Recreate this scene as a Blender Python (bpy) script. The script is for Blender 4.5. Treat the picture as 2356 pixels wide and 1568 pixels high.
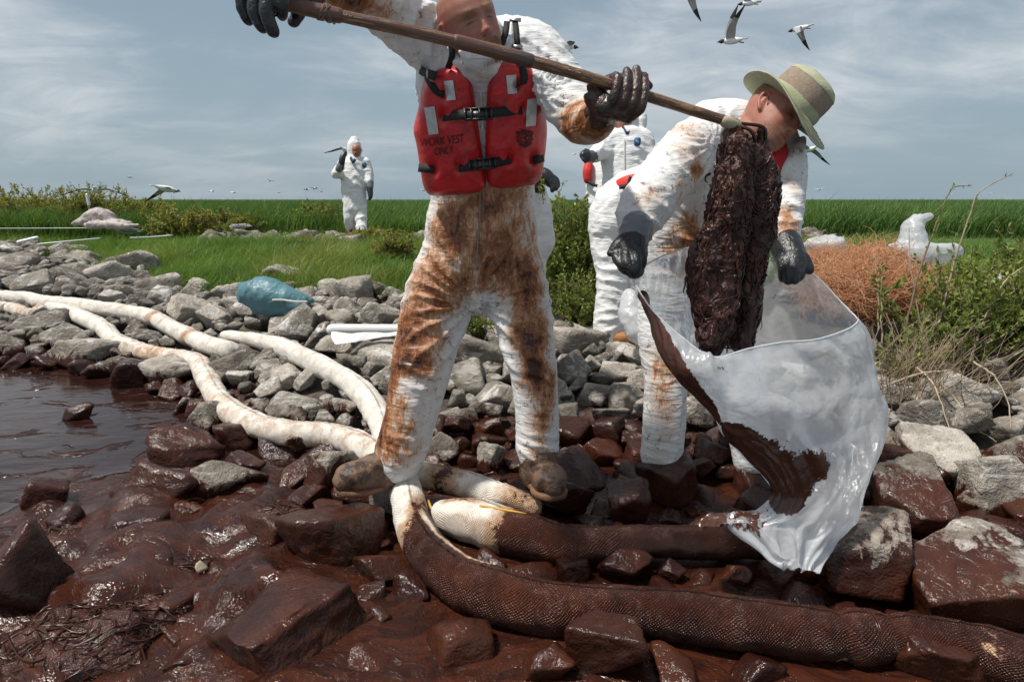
import bpy, math, random
import numpy as np
from mathutils import Vector, Matrix

for o in list(bpy.data.objects):
    bpy.data.objects.remove(o)
SC = bpy.context.scene
COL = SC.collection
rng = np.random.default_rng(7)
random.seed(7)

# ------------------------------------------------------------------ camera, sky, sun, exposure
CAM_H, PITCH, FPX, CX, CY = 1.2, math.radians(12.76), 1439.0, 1177.5, 784.0
cam = bpy.data.cameras.new('camera')
camo = bpy.data.objects.new('camera', cam)
COL.objects.link(camo)
camo.location = (0, 0, CAM_H)
camo.rotation_euler = (math.pi / 2 - PITCH, 0, 0)
cam.sensor_width = 36.0
cam.lens = 36.0 * FPX / 2355.0
cam.clip_start = 0.05
cam.clip_end = 3000
SC.camera = camo

SUN_EL, SUN_AZ = math.radians(66), math.radians(-106)       # azimuth from +Y towards +X
sun_dir = Vector((math.sin(SUN_AZ) * math.cos(SUN_EL), math.cos(SUN_AZ) * math.cos(SUN_EL), math.sin(SUN_EL)))
sun = bpy.data.lights.new('sun', 'SUN')
sun.energy = 4.7
sun.angle = math.radians(4.0)
sun.color = (1.0, 0.95, 0.88)
suno = bpy.data.objects.new('sun', sun)
COL.objects.link(suno)
suno.rotation_euler = (-sun_dir).to_track_quat('-Z', 'Y').to_euler()

W_ = bpy.data.worlds.new('World')
SC.world = W_
W_.use_nodes = True
nt = W_.node_tree
for n_ in list(nt.nodes):
    nt.nodes.remove(n_)


class NT:
    def __init__(s, tree):
        s.t = tree

    def n(s, typ, ins=None, **props):
        nd = s.t.nodes.new('ShaderNode' + typ)
        for k, v in props.items():
            setattr(nd, k, v)
        for k, v in (ins or {}).items():
            sock = nd.inputs[k]
            if isinstance(v, bpy.types.NodeSocket):
                s.t.links.new(v, sock)
            elif isinstance(v, bpy.types.Node):
                s.t.links.new(v.outputs[0], sock)
            else:
                if hasattr(sock.default_value, '__len__') and not hasattr(v, '__len__'):
                    v = (v, v, v)
                if sock.type == 'RGBA' and len(v) == 3:
                    v = (*v, 1.0)
                sock.default_value = v
        return nd

    def m(s, op, a, b=0.0, c=0.0, clamp=False):
        nd = s.n('Math', {0: a, 1: b, 2: c}, operation=op)
        nd.use_clamp = clamp
        return nd.outputs[0]

    def mix(s, f, a, b, blend='MIX'):
        return s.n('MixRGB', {0: f, 1: a, 2: b}, blend_type=blend).outputs[0]

    def ss(s, v, lo, hi, a=0.0, b=1.0):
        return s.n('MapRange', {'Value': v, 'From Min': lo, 'From Max': hi, 'To Min': a, 'To Max': b},
                   interpolation_type='SMOOTHSTEP').outputs[0]

    def noise(s, vec, scale, detail=4.0, rough=0.55, dist=0.0):
        return s.n('TexNoise', {'Vector': vec, 'Scale': scale, 'Detail': detail, 'Roughness': rough, 'Distortion': dist}).outputs[0]

    def scalev(s, vec, v):
        return s.n('VectorMath', {0: vec, 1: v}, operation='MULTIPLY').outputs[0]

    def attr(s, name, typ='GEOMETRY', out=2):
        return s.n('Attribute', attribute_name=name, attribute_type=typ).outputs[out]

    def bump(s, h, dist, strength=1.0, normal=None):
        ins = {'Height': h, 'Distance': dist, 'Strength': strength}
        if normal is not None:
            ins['Normal'] = normal
        return s.n('Bump', ins).outputs[0]


w = NT(nt)
sky = w.n('TexSky', sky_type='NISHITA', sun_disc=False, sun_elevation=SUN_EL, sun_rotation=SUN_AZ,
          air_density=1.2, dust_density=2.5, ozone_density=1.0, altitude=0)
tc = w.n('TexCoord').outputs['Generated']
sep = w.n('SeparateXYZ', {0: tc})
zz = w.m('ADD', w.m('MAXIMUM', sep.outputs[2], 0.0), 0.26)
cxy = w.n('CombineXYZ', {0: w.m('DIVIDE', sep.outputs[0], zz), 1: w.m('DIVIDE', sep.outputs[1], zz), 2: 0.0}).outputs[0]
big = w.noise(w.n('VectorMath', {0: cxy, 1: (7.9, 2.6, 0.0)}, operation='ADD').outputs[0], 0.55, 3, 0.5, 0.3)
fine = w.noise(w.n('VectorMath', {0: w.scalev(cxy, (0.85, 1.0, 1.0)), 1: (1.7, 9.4, 0.0)}, operation='ADD').outputs[0], 1.7, 7, 0.56, 0.4)
wisp = w.noise(w.n('VectorMath', {0: w.scalev(cxy, (0.7, 1.2, 1.0)), 1: (4.7, 1.4, 0.0)}, operation='ADD').outputs[0], 3.2, 6, 0.6, 0.8)
cm = w.m('ADD', w.m('MULTIPLY', big, 0.85), w.m('ADD', w.m('MULTIPLY', fine, 0.50), w.m('MULTIPLY', wisp, 0.15)))
cloud = w.ss(cm, 0.61, 0.88)
low = w.ss(sep.outputs[2], 0.0, 0.22)                       # thin haze band: clouds thin out towards the horizon
cloudf = w.m('MULTIPLY', cloud, w.m('ADD', w.m('MULTIPLY', low, 0.75), 0.25))
haze_c = w.mix(w.ss(sep.outputs[2], 0.0, 0.5), (0.30, 0.395, 0.46), (0.23, 0.305, 0.385))
cloud_c = w.mix(w.ss(wisp, 0.3, 0.7), (0.49, 0.53, 0.57), (0.76, 0.775, 0.79))
cover = w.mix(cloudf, haze_c, cloud_c)
sky_s = w.mix(1.0, sky.outputs[0], (0.075, 0.075, 0.075), 'MULTIPLY')
final = w.mix(0.82, sky_s, cover)
bg = w.n('Background', {'Color': final, 'Strength': 1.0})
wo = w.n('OutputWorld', {'Surface': bg})

SC.view_settings.view_transform = 'Standard'
SC.view_settings.look = 'None'
SC.view_settings.gamma = 1.0
SC.view_settings.use_curve_mapping = False
SC.view_settings.exposure = 0.18
SC.cycles.max_bounces = 10
SC.cycles.transparent_max_bounces = 24
SC.cycles.use_denoising = True

# ------------------------------------------------------------------ geometry helpers
cP, sP = math.cos(PITCH), math.sin(PITCH)


def W(px, py, d):
    """point of the place seen at photo position (px, py) on a 2355-wide print, d metres along the view axis"""
    a = (px - CX) / FPX
    t = (CY - py) / FPX
    return np.array((a * d, d * (cP + t * sP), CAM_H + d * (-sP + t * cP)))


def G(px, py, z=0.0):
    t = (CY - py) / FPX
    d = (CAM_H - z) / (sP - t * cP)
    return W(px, py, d)


def hash3(i, j, k, seed=0):
    h = (i.astype(np.int64) * 374761393 + j.astype(np.int64) * 668265263 + k.astype(np.int64) * 2147483647 + seed * 144269) & 0xFFFFFFFF
    h = ((h ^ (h >> 13)) * 1274126177) & 0xFFFFFFFF
    h = ((h ^ (h >> 16)) * 2246822519) & 0xFFFFFFFF
    return ((h ^ (h >> 15)) & 0xFFFFFF) / float(0xFFFFFF)


def vnoise(p, seed=0):
    p = np.asarray(p, float)
    f = np.floor(p).astype(np.int64)
    u = p - f
    u = u * u * u * (u * (u * 6 - 15) + 10)
    r = 0
    for a in (0, 1):
        wa = u[:, 0] if a else 1 - u[:, 0]
        for b in (0, 1):
            wb = u[:, 1] if b else 1 - u[:, 1]
            for c in (0, 1):
                wc = u[:, 2] if c else 1 - u[:, 2]
                r = r + wa * wb * wc * hash3(f[:, 0] + a, f[:, 1] + b, f[:, 2] + c, seed)
    return r * 2 - 1


def fbm(p, octv=4, seed=0, gain=0.5):
    p = np.asarray(p, float)
    s, a, t = 0, 1.0, 0
    for o in range(octv):
        s = s + a * vnoise(p * (2.03 ** o) + o * 17.3, seed + o)
        t += a
        a *= gain
    return s / t


def ridge(p, octv=3, seed=0):
    p = np.asarray(p, float)
    s, a, t = 0, 1.0, 0
    for o in range(octv):
        s = s + a * (1 - np.abs(vnoise(p * (2.1 ** o) + o * 9.1, seed + o)) * 2)
        t += a
        a *= 0.5
    return s / t


def smooth01(x, lo, hi):
    t = np.clip((x - lo) / (hi - lo), 0, 1)
    return t * t * (3 - 2 * t)


def link(name, me, mat=None, parent=None, smooth=True):
    if mat is not None:
        me.materials.append(mat)
    if smooth:
        me.polygons.foreach_set('use_smooth', np.ones(len(me.polygons), bool))
    o = bpy.data.objects.new(name, me)
    COL.objects.link(o)
    if parent is not None:
        o.parent = parent
        o.matrix_parent_inverse = Matrix.Translation(parent.location).inverted() if parent.type == 'EMPTY' else Matrix.Identity(4)
    return o


def mesh_arrays(name, v, faces):
    """faces: list of integer arrays (n,3) or (n,4)"""
    if isinstance(faces, np.ndarray):
        faces = [faces]
    me = bpy.data.meshes.new(name)
    v = np.asarray(v, np.float32)
    me.vertices.add(len(v))
    me.vertices.foreach_set('co', v.ravel())
    loops = np.concatenate([np.asarray(f, np.int32).ravel() for f in faces if len(f)])
    sizes = np.concatenate([np.full(len(f), np.asarray(f).shape[1], np.int32) for f in faces if len(f)])
    starts = np.concatenate([[0], np.cumsum(sizes)[:-1]]).astype(np.int32)
    me.loops.add(len(loops))
    me.loops.foreach_set('vertex_index', loops)
    me.polygons.add(len(sizes))
    me.polygons.foreach_set('loop_start', starts)
    me.polygons.foreach_set('loop_total', sizes)
    me.update(calc_edges=True)
    return me


def put(name, v, faces, mat=None, parent=None, smooth=True, attrs=None):
    me = mesh_arrays(name, v, faces)
    for k, a in (attrs or {}).items():
        at = me.attributes.new(k, 'FLOAT', 'POINT')
        at.data.foreach_set('value', np.asarray(a, np.float32))
    return link(name, me, mat, parent, smooth)


def normals_of(v, faces):
    me = mesh_arrays('tmp', v, faces)
    nrm = np.empty(len(v) * 3, np.float32)
    me.vertices.foreach_get('normal', nrm)
    bpy.data.meshes.remove(me)
    return nrm.reshape(-1, 3).astype(float)


def tag(o, label, cat, group=None, kind=None):
    if label:
        o['label'] = label
    if cat:
        o['category'] = cat
    if group:
        o['group'] = group
    if kind:
        o['kind'] = kind
    return o


def empty(name, loc, label=None, cat=None, group=None):
    o = bpy.data.objects.new(name, None)
    o.empty_display_size = 0.1
    COL.objects.link(o)
    o.location = Vector([float(a) for a in loc])
    return tag(o, label, cat, group)


def crom(pts, m):
    """Catmull-Rom resample of rows to m rows, uniform in index"""
    P = np.asarray(pts, float)
    n = len(P)
    if n == 2:
        t = np.linspace(0, 1, m)[:, None]
        return P[0] * (1 - t) + P[1] * t
    t = np.linspace(0, n - 1, m)
    i = np.clip(np.floor(t).astype(int), 0, n - 2)
    u = (t - i)[:, None]
    p0 = P[np.maximum(i - 1, 0)]
    p1 = P[i]
    p2 = P[i + 1]
    p3 = P[np.minimum(i + 2, n - 1)]
    return 0.5 * (2 * p1 + (p2 - p0) * u + (2 * p0 - 5 * p1 + 4 * p2 - p3) * u ** 2 + (3 * p1 - p0 - 3 * p2 + p3) * u ** 3)


def grid_faces(m, n, wrap=True, flip=False):
    i, j = np.meshgrid(np.arange(m - 1), np.arange(n if wrap else n - 1), indexing='ij')
    j2 = (j + 1) % n
    f = np.stack([i * n + j, i * n + j2, (i + 1) * n + j2, (i + 1) * n + j], -1).reshape(-1, 4)
    return f[:, ::-1] if flip else f


def loft(pts, rad, ref=(1, 0, 0), n=16, m=None, round_ends=True, power=2.0):
    """tube through pts; rad rows = r or (r along ref, r across). returns verts, faces, (s, angle)"""
    P = np.asarray(pts, float)
    R = np.asarray(rad, float)
    if R.ndim == 1:
        R = np.stack([R, R], 1)
    m = m or max(8, len(P) * 5)
    A = crom(np.hstack([P, R]), m)
    P, R = A[:, :3], np.maximum(A[:, 3:5], 1e-4)
    if round_ends:
        T0 = P[0] - P[1]
        T0 /= np.linalg.norm(T0) + 1e-9
        T1 = P[-1] - P[-2]
        T1 /= np.linalg.norm(T1) + 1e-9
        ks = np.array([0.35, 0.7, 0.93])
        r0, r1 = R[0].min(), R[-1].min()
        a0 = [(P[0] + T0 * r0 * k, R[0] * math.sqrt(1 - k * k)) for k in ks[::-1]]
        a1 = [(P[-1] + T1 * r1 * k, R[-1] * math.sqrt(1 - k * k)) for k in ks]
        P = np.vstack([[a[0] for a in a0], P, [a[0] for a in a1]])
        R = np.vstack([[a[1] for a in a0], R, [a[1] for a in a1]])
    m = len(P)
    T = np.gradient(P, axis=0)
    T /= np.linalg.norm(T, axis=1)[:, None] + 1e-9
    X = np.zeros_like(P)
    x = np.asarray(ref, float)
    for k in range(m):
        xx = x - T[k] * np.dot(x, T[k])
        nn = np.linalg.norm(xx)
        if nn < 1e-3:
            xx = X[k - 1] if k else np.cross(T[k], (0.3, 0.5, 0.8))
            nn = np.linalg.norm(xx)
        X[k] = xx / nn
        if np.asarray(ref).shape == (4,):
            x = X[k]
    Y = np.cross(T, X)
    th = np.linspace(0, 2 * math.pi, n, endpoint=False)
    c, s = np.cos(th), np.sin(th)
    if power != 2.0:
        c = np.sign(c) * np.abs(c) ** (2 / power)
        s = np.sign(s) * np.abs(s) ** (2 / power)
    V = P[:, None, :] + X[:, None, :] * (c[None, :, None] * R[:, 0][:, None, None]) + Y[:, None, :] * (s[None, :, None] * R[:, 1][:, None, None])
    V = V.reshape(-1, 3)
    F = grid_faces(m, n)
    V = np.vstack([V, P[:1], P[-1:]])
    k0, k1 = m * n, m * n + 1
    j = np.arange(n)
    cap0 = np.stack([np.full(n, k0), (j + 1) % n, j], 1)
    cap1 = np.stack([np.full(n, k1), (m - 1) * n + j, (m - 1) * n + (j + 1) % n], 1)
    slen = np.concatenate([[0], np.cumsum(np.linalg.norm(np.diff(P, axis=0), axis=1))])
    S = np.concatenate([np.repeat(slen, n), [slen[0], slen[-1]]])
    TH = np.concatenate([np.tile(th, m), [0, 0]])
    return V, [F, np.vstack([cap0, cap1])], (S, TH)


def tri_ify(faces):
    out = []
    for f in faces:
        f = np.asarray(f)
        if f.shape[1] == 4:
            out += [f[:, [0, 1, 2]], f[:, [0, 2, 3]]]
        else:
            out.append(f)
    return np.vstack(out)


def join(parts):
    """parts: list of (v, faces[, ...]) -> one v, faces"""
    V, F4, F3, o = [], [], [], 0
    for p in parts:
        v, fs = p[0], p[1]
        if isinstance(fs, np.ndarray):
            fs = [fs]
        for f in fs:
            f = np.asarray(f)
            if len(f):
                (F4 if f.shape[1] == 4 else F3).append(f + o)
        V.append(v)
        o += len(v)
    fs = []
    if F4:
        fs.append(np.vstack(F4))
    if F3:
        fs.append(np.vstack(F3))
    return np.vstack(V), fs


def remesh(parts, voxel=0.01, smooth=4, fac=0.5):
    v, f = join(parts)
    me = mesh_arrays('tmp', v, f)
    o = bpy.data.objects.new('tmp', me)
    COL.objects.link(o)
    md = o.modifiers.new('r', 'REMESH')
    md.mode = 'VOXEL'
    md.voxel_size = voxel
    if smooth:
        sm = o.modifiers.new('s', 'SMOOTH')
        sm.iterations = smooth
        sm.factor = fac
    dg = bpy.context.evaluated_depsgraph_get()
    ev = o.evaluated_get(dg)
    m2 = bpy.data.meshes.new_from_object(ev)
    vv = np.empty(len(m2.vertices) * 3, np.float32)
    m2.vertices.foreach_get('co', vv)
    tot = np.empty(len(m2.polygons), np.int32)
    m2.polygons.foreach_get('loop_total', tot)
    lp = np.empty(len(m2.loops), np.int32)
    m2.loops.foreach_get('vertex_index', lp)
    fs = []
    if (tot == 4).all():
        fs = [lp.reshape(-1, 4)]
    else:
        st = np.concatenate([[0], np.cumsum(tot)[:-1]])
        for k in (3, 4):
            q = st[tot == k]
            if len(q):
                fs.append(np.stack([lp[q + i] for i in range(k)], 1))
    bpy.data.objects.remove(o)
    bpy.data.meshes.remove(me)
    bpy.data.meshes.remove(m2)
    return vv.reshape(-1, 3).astype(float), fs


def ball(c, r, n=16, m=10):
    c = np.asarray(c, float)
    r = np.broadcast_to(np.asarray(r, float), (3,))
    th = np.linspace(0, math.pi, m + 1)[1:-1]
    ph = np.linspace(0, 2 * math.pi, n, endpoint=False)
    V = np.stack([np.outer(np.sin(th), np.cos(ph)), np.outer(np.sin(th), np.sin(ph)), np.outer(np.cos(th), np.ones(n))], -1).reshape(-1, 3)
    V = np.vstack([V, [[0, 0, 1]], [[0, 0, -1]]])
    F = grid_faces(m - 1, n, flip=True)
    j = np.arange(n)
    k = (m - 1) * n
    caps = np.vstack([np.stack([np.full(n, k), j, (j + 1) % n], 1), np.stack([np.full(n, k + 1), (m - 2) * n + (j + 1) % n, (m - 2) * n + j], 1)])
    return V * r + c, [F[:, ::-1][:, ::-1], caps]


def box_pts(c, ax, ay, az):
    c, ax, ay, az = [np.asarray(a, float) for a in (c, ax, ay, az)]
    V = np.array([c + sx * ax + sy * ay + sz * az for sx in (-1, 1) for sy in (-1, 1) for sz in (-1, 1)])
    F = np.array([[0, 1, 3, 2], [4, 6, 7, 5], [0, 4, 5, 1], [2, 3, 7, 6], [0, 2, 6, 4], [1, 5, 7, 3]])
    return V, [F]


def frame(pts, a=None):
    T = np.gradient(np.asarray(pts, float), axis=0)
    return T / (np.linalg.norm(T, axis=1)[:, None] + 1e-9)


def unit(v):
    v = np.asarray(v, float)
    return v / (np.linalg.norm(v) + 1e-12)


CAM_R = np.array((1.0, 0, 0))
CAM_F = np.array((0, cP, -sP))
CAM_U = np.array((0, sP, cP))
# ------------------------------------------------------------------ materials
def newmat(name):
    m = bpy.data.materials.new(name)
    m.use_nodes = True
    for x in list(m.node_tree.nodes):
        m.node_tree.nodes.remove(x)
    return m, NT(m.node_tree)


def finish(t, shader):
    t.n('OutputMaterial', {'Surface': shader})


def principled(t, **k):
    ins = {a.replace('_', ' '): b for a, b in k.items()}
    return t.n('BsdfPrincipled', ins)


def plain(name, col, rough=0.6, bump=0.0, bscale=60.0, var=0.15, spec=0.4, metal=0.0, coat=0.0):
    m, t = newmat(name)
    p = t.n('TexCoord').outputs['Object']
    nz = t.noise(p, bscale, 5)
    c = t.mix(t.ss(t.noise(p, bscale * 0.2, 4), 0.3, 0.7), tuple(x * (1 - var) for x in col), tuple(min(1, x * (1 + var)) for x in col))
    b = principled(t, Base_Color=c, Roughness=rough, Specular_IOR_Level=spec, Metallic=metal, Coat_Weight=coat)
    if bump:
        t.t.links.new(t.bump(nz, bump), b.inputs['Normal'])
    finish(t, b)
    return m


OILC = (0.026, 0.0080, 0.0052)
OILC2 = (0.062, 0.0185, 0.0085)


def oil_nodes(t, p, bump=0.006):
    """colour, roughness, normal for a thick weathered oil coat"""
    n1 = t.noise(p, 3.2, 4, 0.6, 0.6)
    n2 = t.noise(p, 26.0, 4, 0.62, 1.2)
    n3 = t.noise(p, 120.0, 2, 0.6)
    c = t.mix(t.ss(n1, 0.35, 0.72), OILC, OILC2)
    c = t.mix(t.ss(n2, 0.45, 0.8, 0.0, 0.55), c, (0.016, 0.0065, 0.005))
    r = t.ss(n2, 0.3, 0.75, 0.13, 0.3)
    h = t.m('ADD', t.m('MULTIPLY', n2, 1.0), t.m('MULTIPLY', n3, 0.30))
    return c, r, t.bump(h, bump)


def mat_rock():
    m, t = newmat('riprap_stone')
    p = t.n('TexCoord').outputs['Object']
    pos = t.n('NewGeometry').outputs['Position']
    rnd = t.n('ObjectInfo').outputs['Random']
    pr = t.n('VectorMath', {0: pos, 1: t.n('CombineXYZ', {0: t.m('MULTIPLY', rnd, 37.0), 1: t.m('MULTIPLY', rnd, 91.0), 2: 0.0})}, operation='ADD').outputs[0]
    n1 = t.noise(pr, 5.0, 4, 0.62, 0.4)
    n2 = t.noise(pr, 40.0, 4, 0.7)
    n4 = t.noise(pr, 140.0, 2, 0.7)
    vein = t.noise(t.scalev(pr, (1.0, 3.0, 7.0)), 3.0, 5, 0.65, 1.5)
    base = t.mix(rnd, (0.25, 0.222, 0.185), (0.63, 0.575, 0.495))
    base = t.mix(t.ss(n1, 0.3, 0.75), t.mix(1.0, base, (0.40, 0.385, 0.37), 'MULTIPLY'), base)
    base = t.mix(t.ss(vein, 0.54, 0.64, 0.0, 0.6), base, (0.62, 0.59, 0.55))
    base = t.mix(t.ss(n2, 0.5, 0.75, 0.0, 0.5), base, (0.08, 0.073, 0.066))
    base = t.mix(t.ss(n4, 0.6, 0.8, 0.0, 0.35), base, (0.45, 0.43, 0.40))
    # droppings and lichen, on upward faces only
    up = t.n('SeparateXYZ', {0: t.n('NewGeometry').outputs['Normal']}).outputs[2]
    guano = t.m('MULTIPLY', t.ss(t.noise(pr, 7.0, 5, 0.7, 0.8), 0.52, 0.62), t.ss(up, 0.1, 0.8))
    guano = t.m('MULTIPLY', guano, t.attr('guano', 'OBJECT'))
    base = t.mix(guano, base, (0.62, 0.60, 0.57))
    hr = t.m('ADD', t.m('ADD', n2, t.m('MULTIPLY', n1, 1.8)), t.m('MULTIPLY', n4, 0.25))
    nr = t.bump(hr, 0.028)
    # oil coat: everything under this stone's own oil line, with drips and bare patches
    oc, orr, on = oil_nodes(t, pr, 0.007)
    line = t.attr('oil_line', 'OBJECT')
    z = t.n('SeparateXYZ', {0: pos}).outputs[2]
    drip = t.noise(t.scalev(pr, (1.0, 1.0, 0.45)), 9.0, 4, 0.7, 0.7)
    drip2 = t.noise(pr, 45.0, 3, 0.7)
    edge = t.m('ADD', t.m('SUBTRACT', line, z), t.m('ADD', t.m('MULTIPLY', t.m('SUBTRACT', drip, 0.5), 0.34), t.m('MULTIPLY', t.m('SUBTRACT', drip2, 0.5), 0.09)))
    f = t.ss(edge, -0.012, 0.012)
    wet = t.ss(edge, -0.07, 0.0, 0.0, 0.55)
    base = t.mix(wet, base, t.mix(1.0, base, (0.42, 0.30, 0.24), 'MULTIPLY'))
    a = principled(t, Base_Color=base, Roughness=0.88, Specular_IOR_Level=0.25, Normal=nr)
    b = principled(t, Base_Color=oc, Roughness=orr, Specular_IOR_Level=0.34, Normal=on)
    finish(t, t.n('MixShader', {0: f, 1: a, 2: b}))
    return m


def mat_oil_sheet():
    m, t = newmat('oil_sheet')
    p = t.n('NewGeometry').outputs['Position']
    mat_a = t.attr('mat')                      # 0 open water with a film, 1 thick floating mat
    flow = t.noise(p, 1.1, 3, 0.5)
    ps = t.n('VectorMath', {0: p, 1: t.n('CombineXYZ', {0: t.m('MULTIPLY', flow, 1.3), 1: t.m('MULTIPLY', flow, -0.9), 2: 0.0})}, operation='ADD').outputs[0]
    swirl = t.noise(t.scalev(ps, (1.2, 3.4, 1.0)), 4.0, 4, 0.62, 1.4)
    blot = t.noise(t.scalev(ps, (0.8, 2.0, 1.0)), 3.6, 4, 0.6, 0.5)
    thick = t.ss(t.m('ADD', t.m('MULTIPLY', blot, 0.9), t.m('MULTIPLY', mat_a, 0.55)), 0.50, 0.60)
    fine = t.noise(ps, 34.0, 4, 0.62, 1.0)
    film = t.mix(t.ss(swirl, 0.35, 0.7), (0.015, 0.0060, 0.0045), (0.026, 0.0095, 0.0062))
    coat = t.mix(t.ss(swirl, 0.32, 0.7), (0.020, 0.0066, 0.0046), (0.054, 0.0155, 0.0072))
    coat = t.mix(t.ss(fine, 0.5, 0.78, 0.0, 0.35), coat, (0.018, 0.007, 0.005))
    c = t.mix(thick, film, coat)
    rough = t.mix(thick, (0.06, 0.06, 0.06), t.mix(t.ss(fine, 0.3, 0.7), (0.09,) * 3, (0.22,) * 3))
    h = t.m('ADD', t.m('MULTIPLY', t.m('MULTIPLY', thick, 0.6), t.m('ADD', 0.55, fine)), t.m('MULTIPLY', swirl, t.m('ADD', 0.12, t.m('MULTIPLY', thick, 0.5))))
    rip = t.noise(t.scalev(p, (1.0, 2.6, 1.0)), 9.0, 3, 0.5)
    h = t.m('ADD', t.m('ADD', h, t.m('MULTIPLY', rip, 0.25)), t.m('MULTIPLY', t.m('MULTIPLY', thick, t.noise(ps, 95.0, 2, 0.6)), 0.35))
    nrm = t.bump(h, 0.009)
    finish(t, principled(t, Base_Color=c, Roughness=rough, Specular_IOR_Level=0.3, Normal=nrm))
    return m


def mat_oil_clot():
    m, t = newmat('oil_clot')
    p = t.n('NewGeometry').outputs['Position']
    c, r, nn = oil_nodes(t, t.scalev(p, (1.0, 1.0, 1.0)), 0.012)
    n2 = t.noise(t.scalev(p, (1, 1, 0.35)), 55.0, 5, 0.65, 1.5)
    nn = t.bump(n2, 0.006, 1.0, nn)
    finish(t, principled(t, Base_Color=t.mix(t.ss(n2, 0.35, 0.7), t.mix(1.0, c, (1.7, 1.6, 1.6), 'MULTIPLY'), (0.026, 0.0095, 0.007)), Roughness=t.ss(n2, 0.3, 0.7, 0.12, 0.28), Specular_IOR_Level=0.5, Normal=nn))
    return m


def mat_strand():
    m, t = newmat('oiled_strand')
    p = t.n('NewGeometry').outputs['Position']
    n = t.noise(p, 30.0, 3)
    finish(t, principled(t, Base_Color=t.mix(n, (0.016, 0.006, 0.004), (0.065, 0.021, 0.012)), Roughness=0.22, Specular_IOR_Level=0.32))
    return m


def mat_boom():
    m, t = newmat('boom_fabric')
    s, a = t.attr('along'), t.attr('around')
    oil = t.attr('oil')
    pos = t.n('NewGeometry').outputs['Position']
    k = 330.0
    n0 = t.noise(pos, 6.0, 3)
    ds = t.m('MULTIPLY', t.m('SUBTRACT', n0, 0.5), 0.09)
    u = t.m('MULTIPLY', t.m('ADD', t.m('ADD', s, a), ds), k)
    v = t.m('MULTIPLY', t.m('ADD', t.m('SUBTRACT', s, a), ds), k)
    net = t.m('MAXIMUM', t.m('POWER', t.m('ABSOLUTE', t.m('SINE', u)), 0.7), 0.0)
    net2 = t.m('POWER', t.m('ABSOLUTE', t.m('SINE', v)), 0.7)
    cell = t.m('MULTIPLY', net, net2)                    # 1 in the middle of a mesh, 0 on the cords
    cord = t.m('SUBTRACT', 1.0, t.ss(t.m('MINIMUM', net, net2), 0.15, 0.45))
    f1 = t.noise(pos, 14.0, 6, 0.7, 0.5)
    f2 = t.noise(pos, 70.0, 5, 0.7)
    lvl = t.m('ADD', oil, t.m('ADD', t.m('MULTIPLY', t.m('SUBTRACT', f1, 0.5), 0.75), t.m('MULTIPLY', t.m('SUBTRACT', f2, 0.5), 0.4)))
    lvl = t.m('ADD', lvl, t.m('MULTIPLY', cord, 0.10))
    clean = t.mix(t.ss(f1, 0.3, 0.75), (0.70, 0.66, 0.59), (0.80, 0.775, 0.72))
    clean = t.mix(t.m('MULTIPLY', cord, 0.35), clean, (0.40, 0.35, 0.29))
    tan = t.mix(t.ss(lvl, 0.12, 0.42), clean, t.mix(1.0, clean, (0.66, 0.44, 0.30), 'MULTIPLY'))
    oc, orr, on = oil_nodes(t, pos, 0.004)
    oc = t.mix(t.m('MULTIPLY', cord, 0.6), t.mix(1.0, oc, (1.35, 1.3, 1.3), 'MULTIPLY'), (0.012, 0.005, 0.004))
    f = t.ss(lvl, 0.44, 0.53)
    h = t.m('ADD', t.m('MULTIPLY', cell, t.ss(f1, 0.3, 0.62, 0.25, 1.0)), t.m('MULTIPLY', f2, 0.9))
    nn = t.bump(h, 0.0032)
    na = t.bump(h, 0.0042, 1.0, on)
    A = principled(t, Base_Color=tan, Roughness=0.82, Specular_IOR_Level=0.2, Normal=nn)
    B = principled(t, Base_Color=oc, Roughness=t.m('ADD', orr, 0.04), Specular_IOR_Level=0.3, Normal=na)
    finish(t, t.n('MixShader', {0: f, 1: A, 2: B}))
    return m


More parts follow.
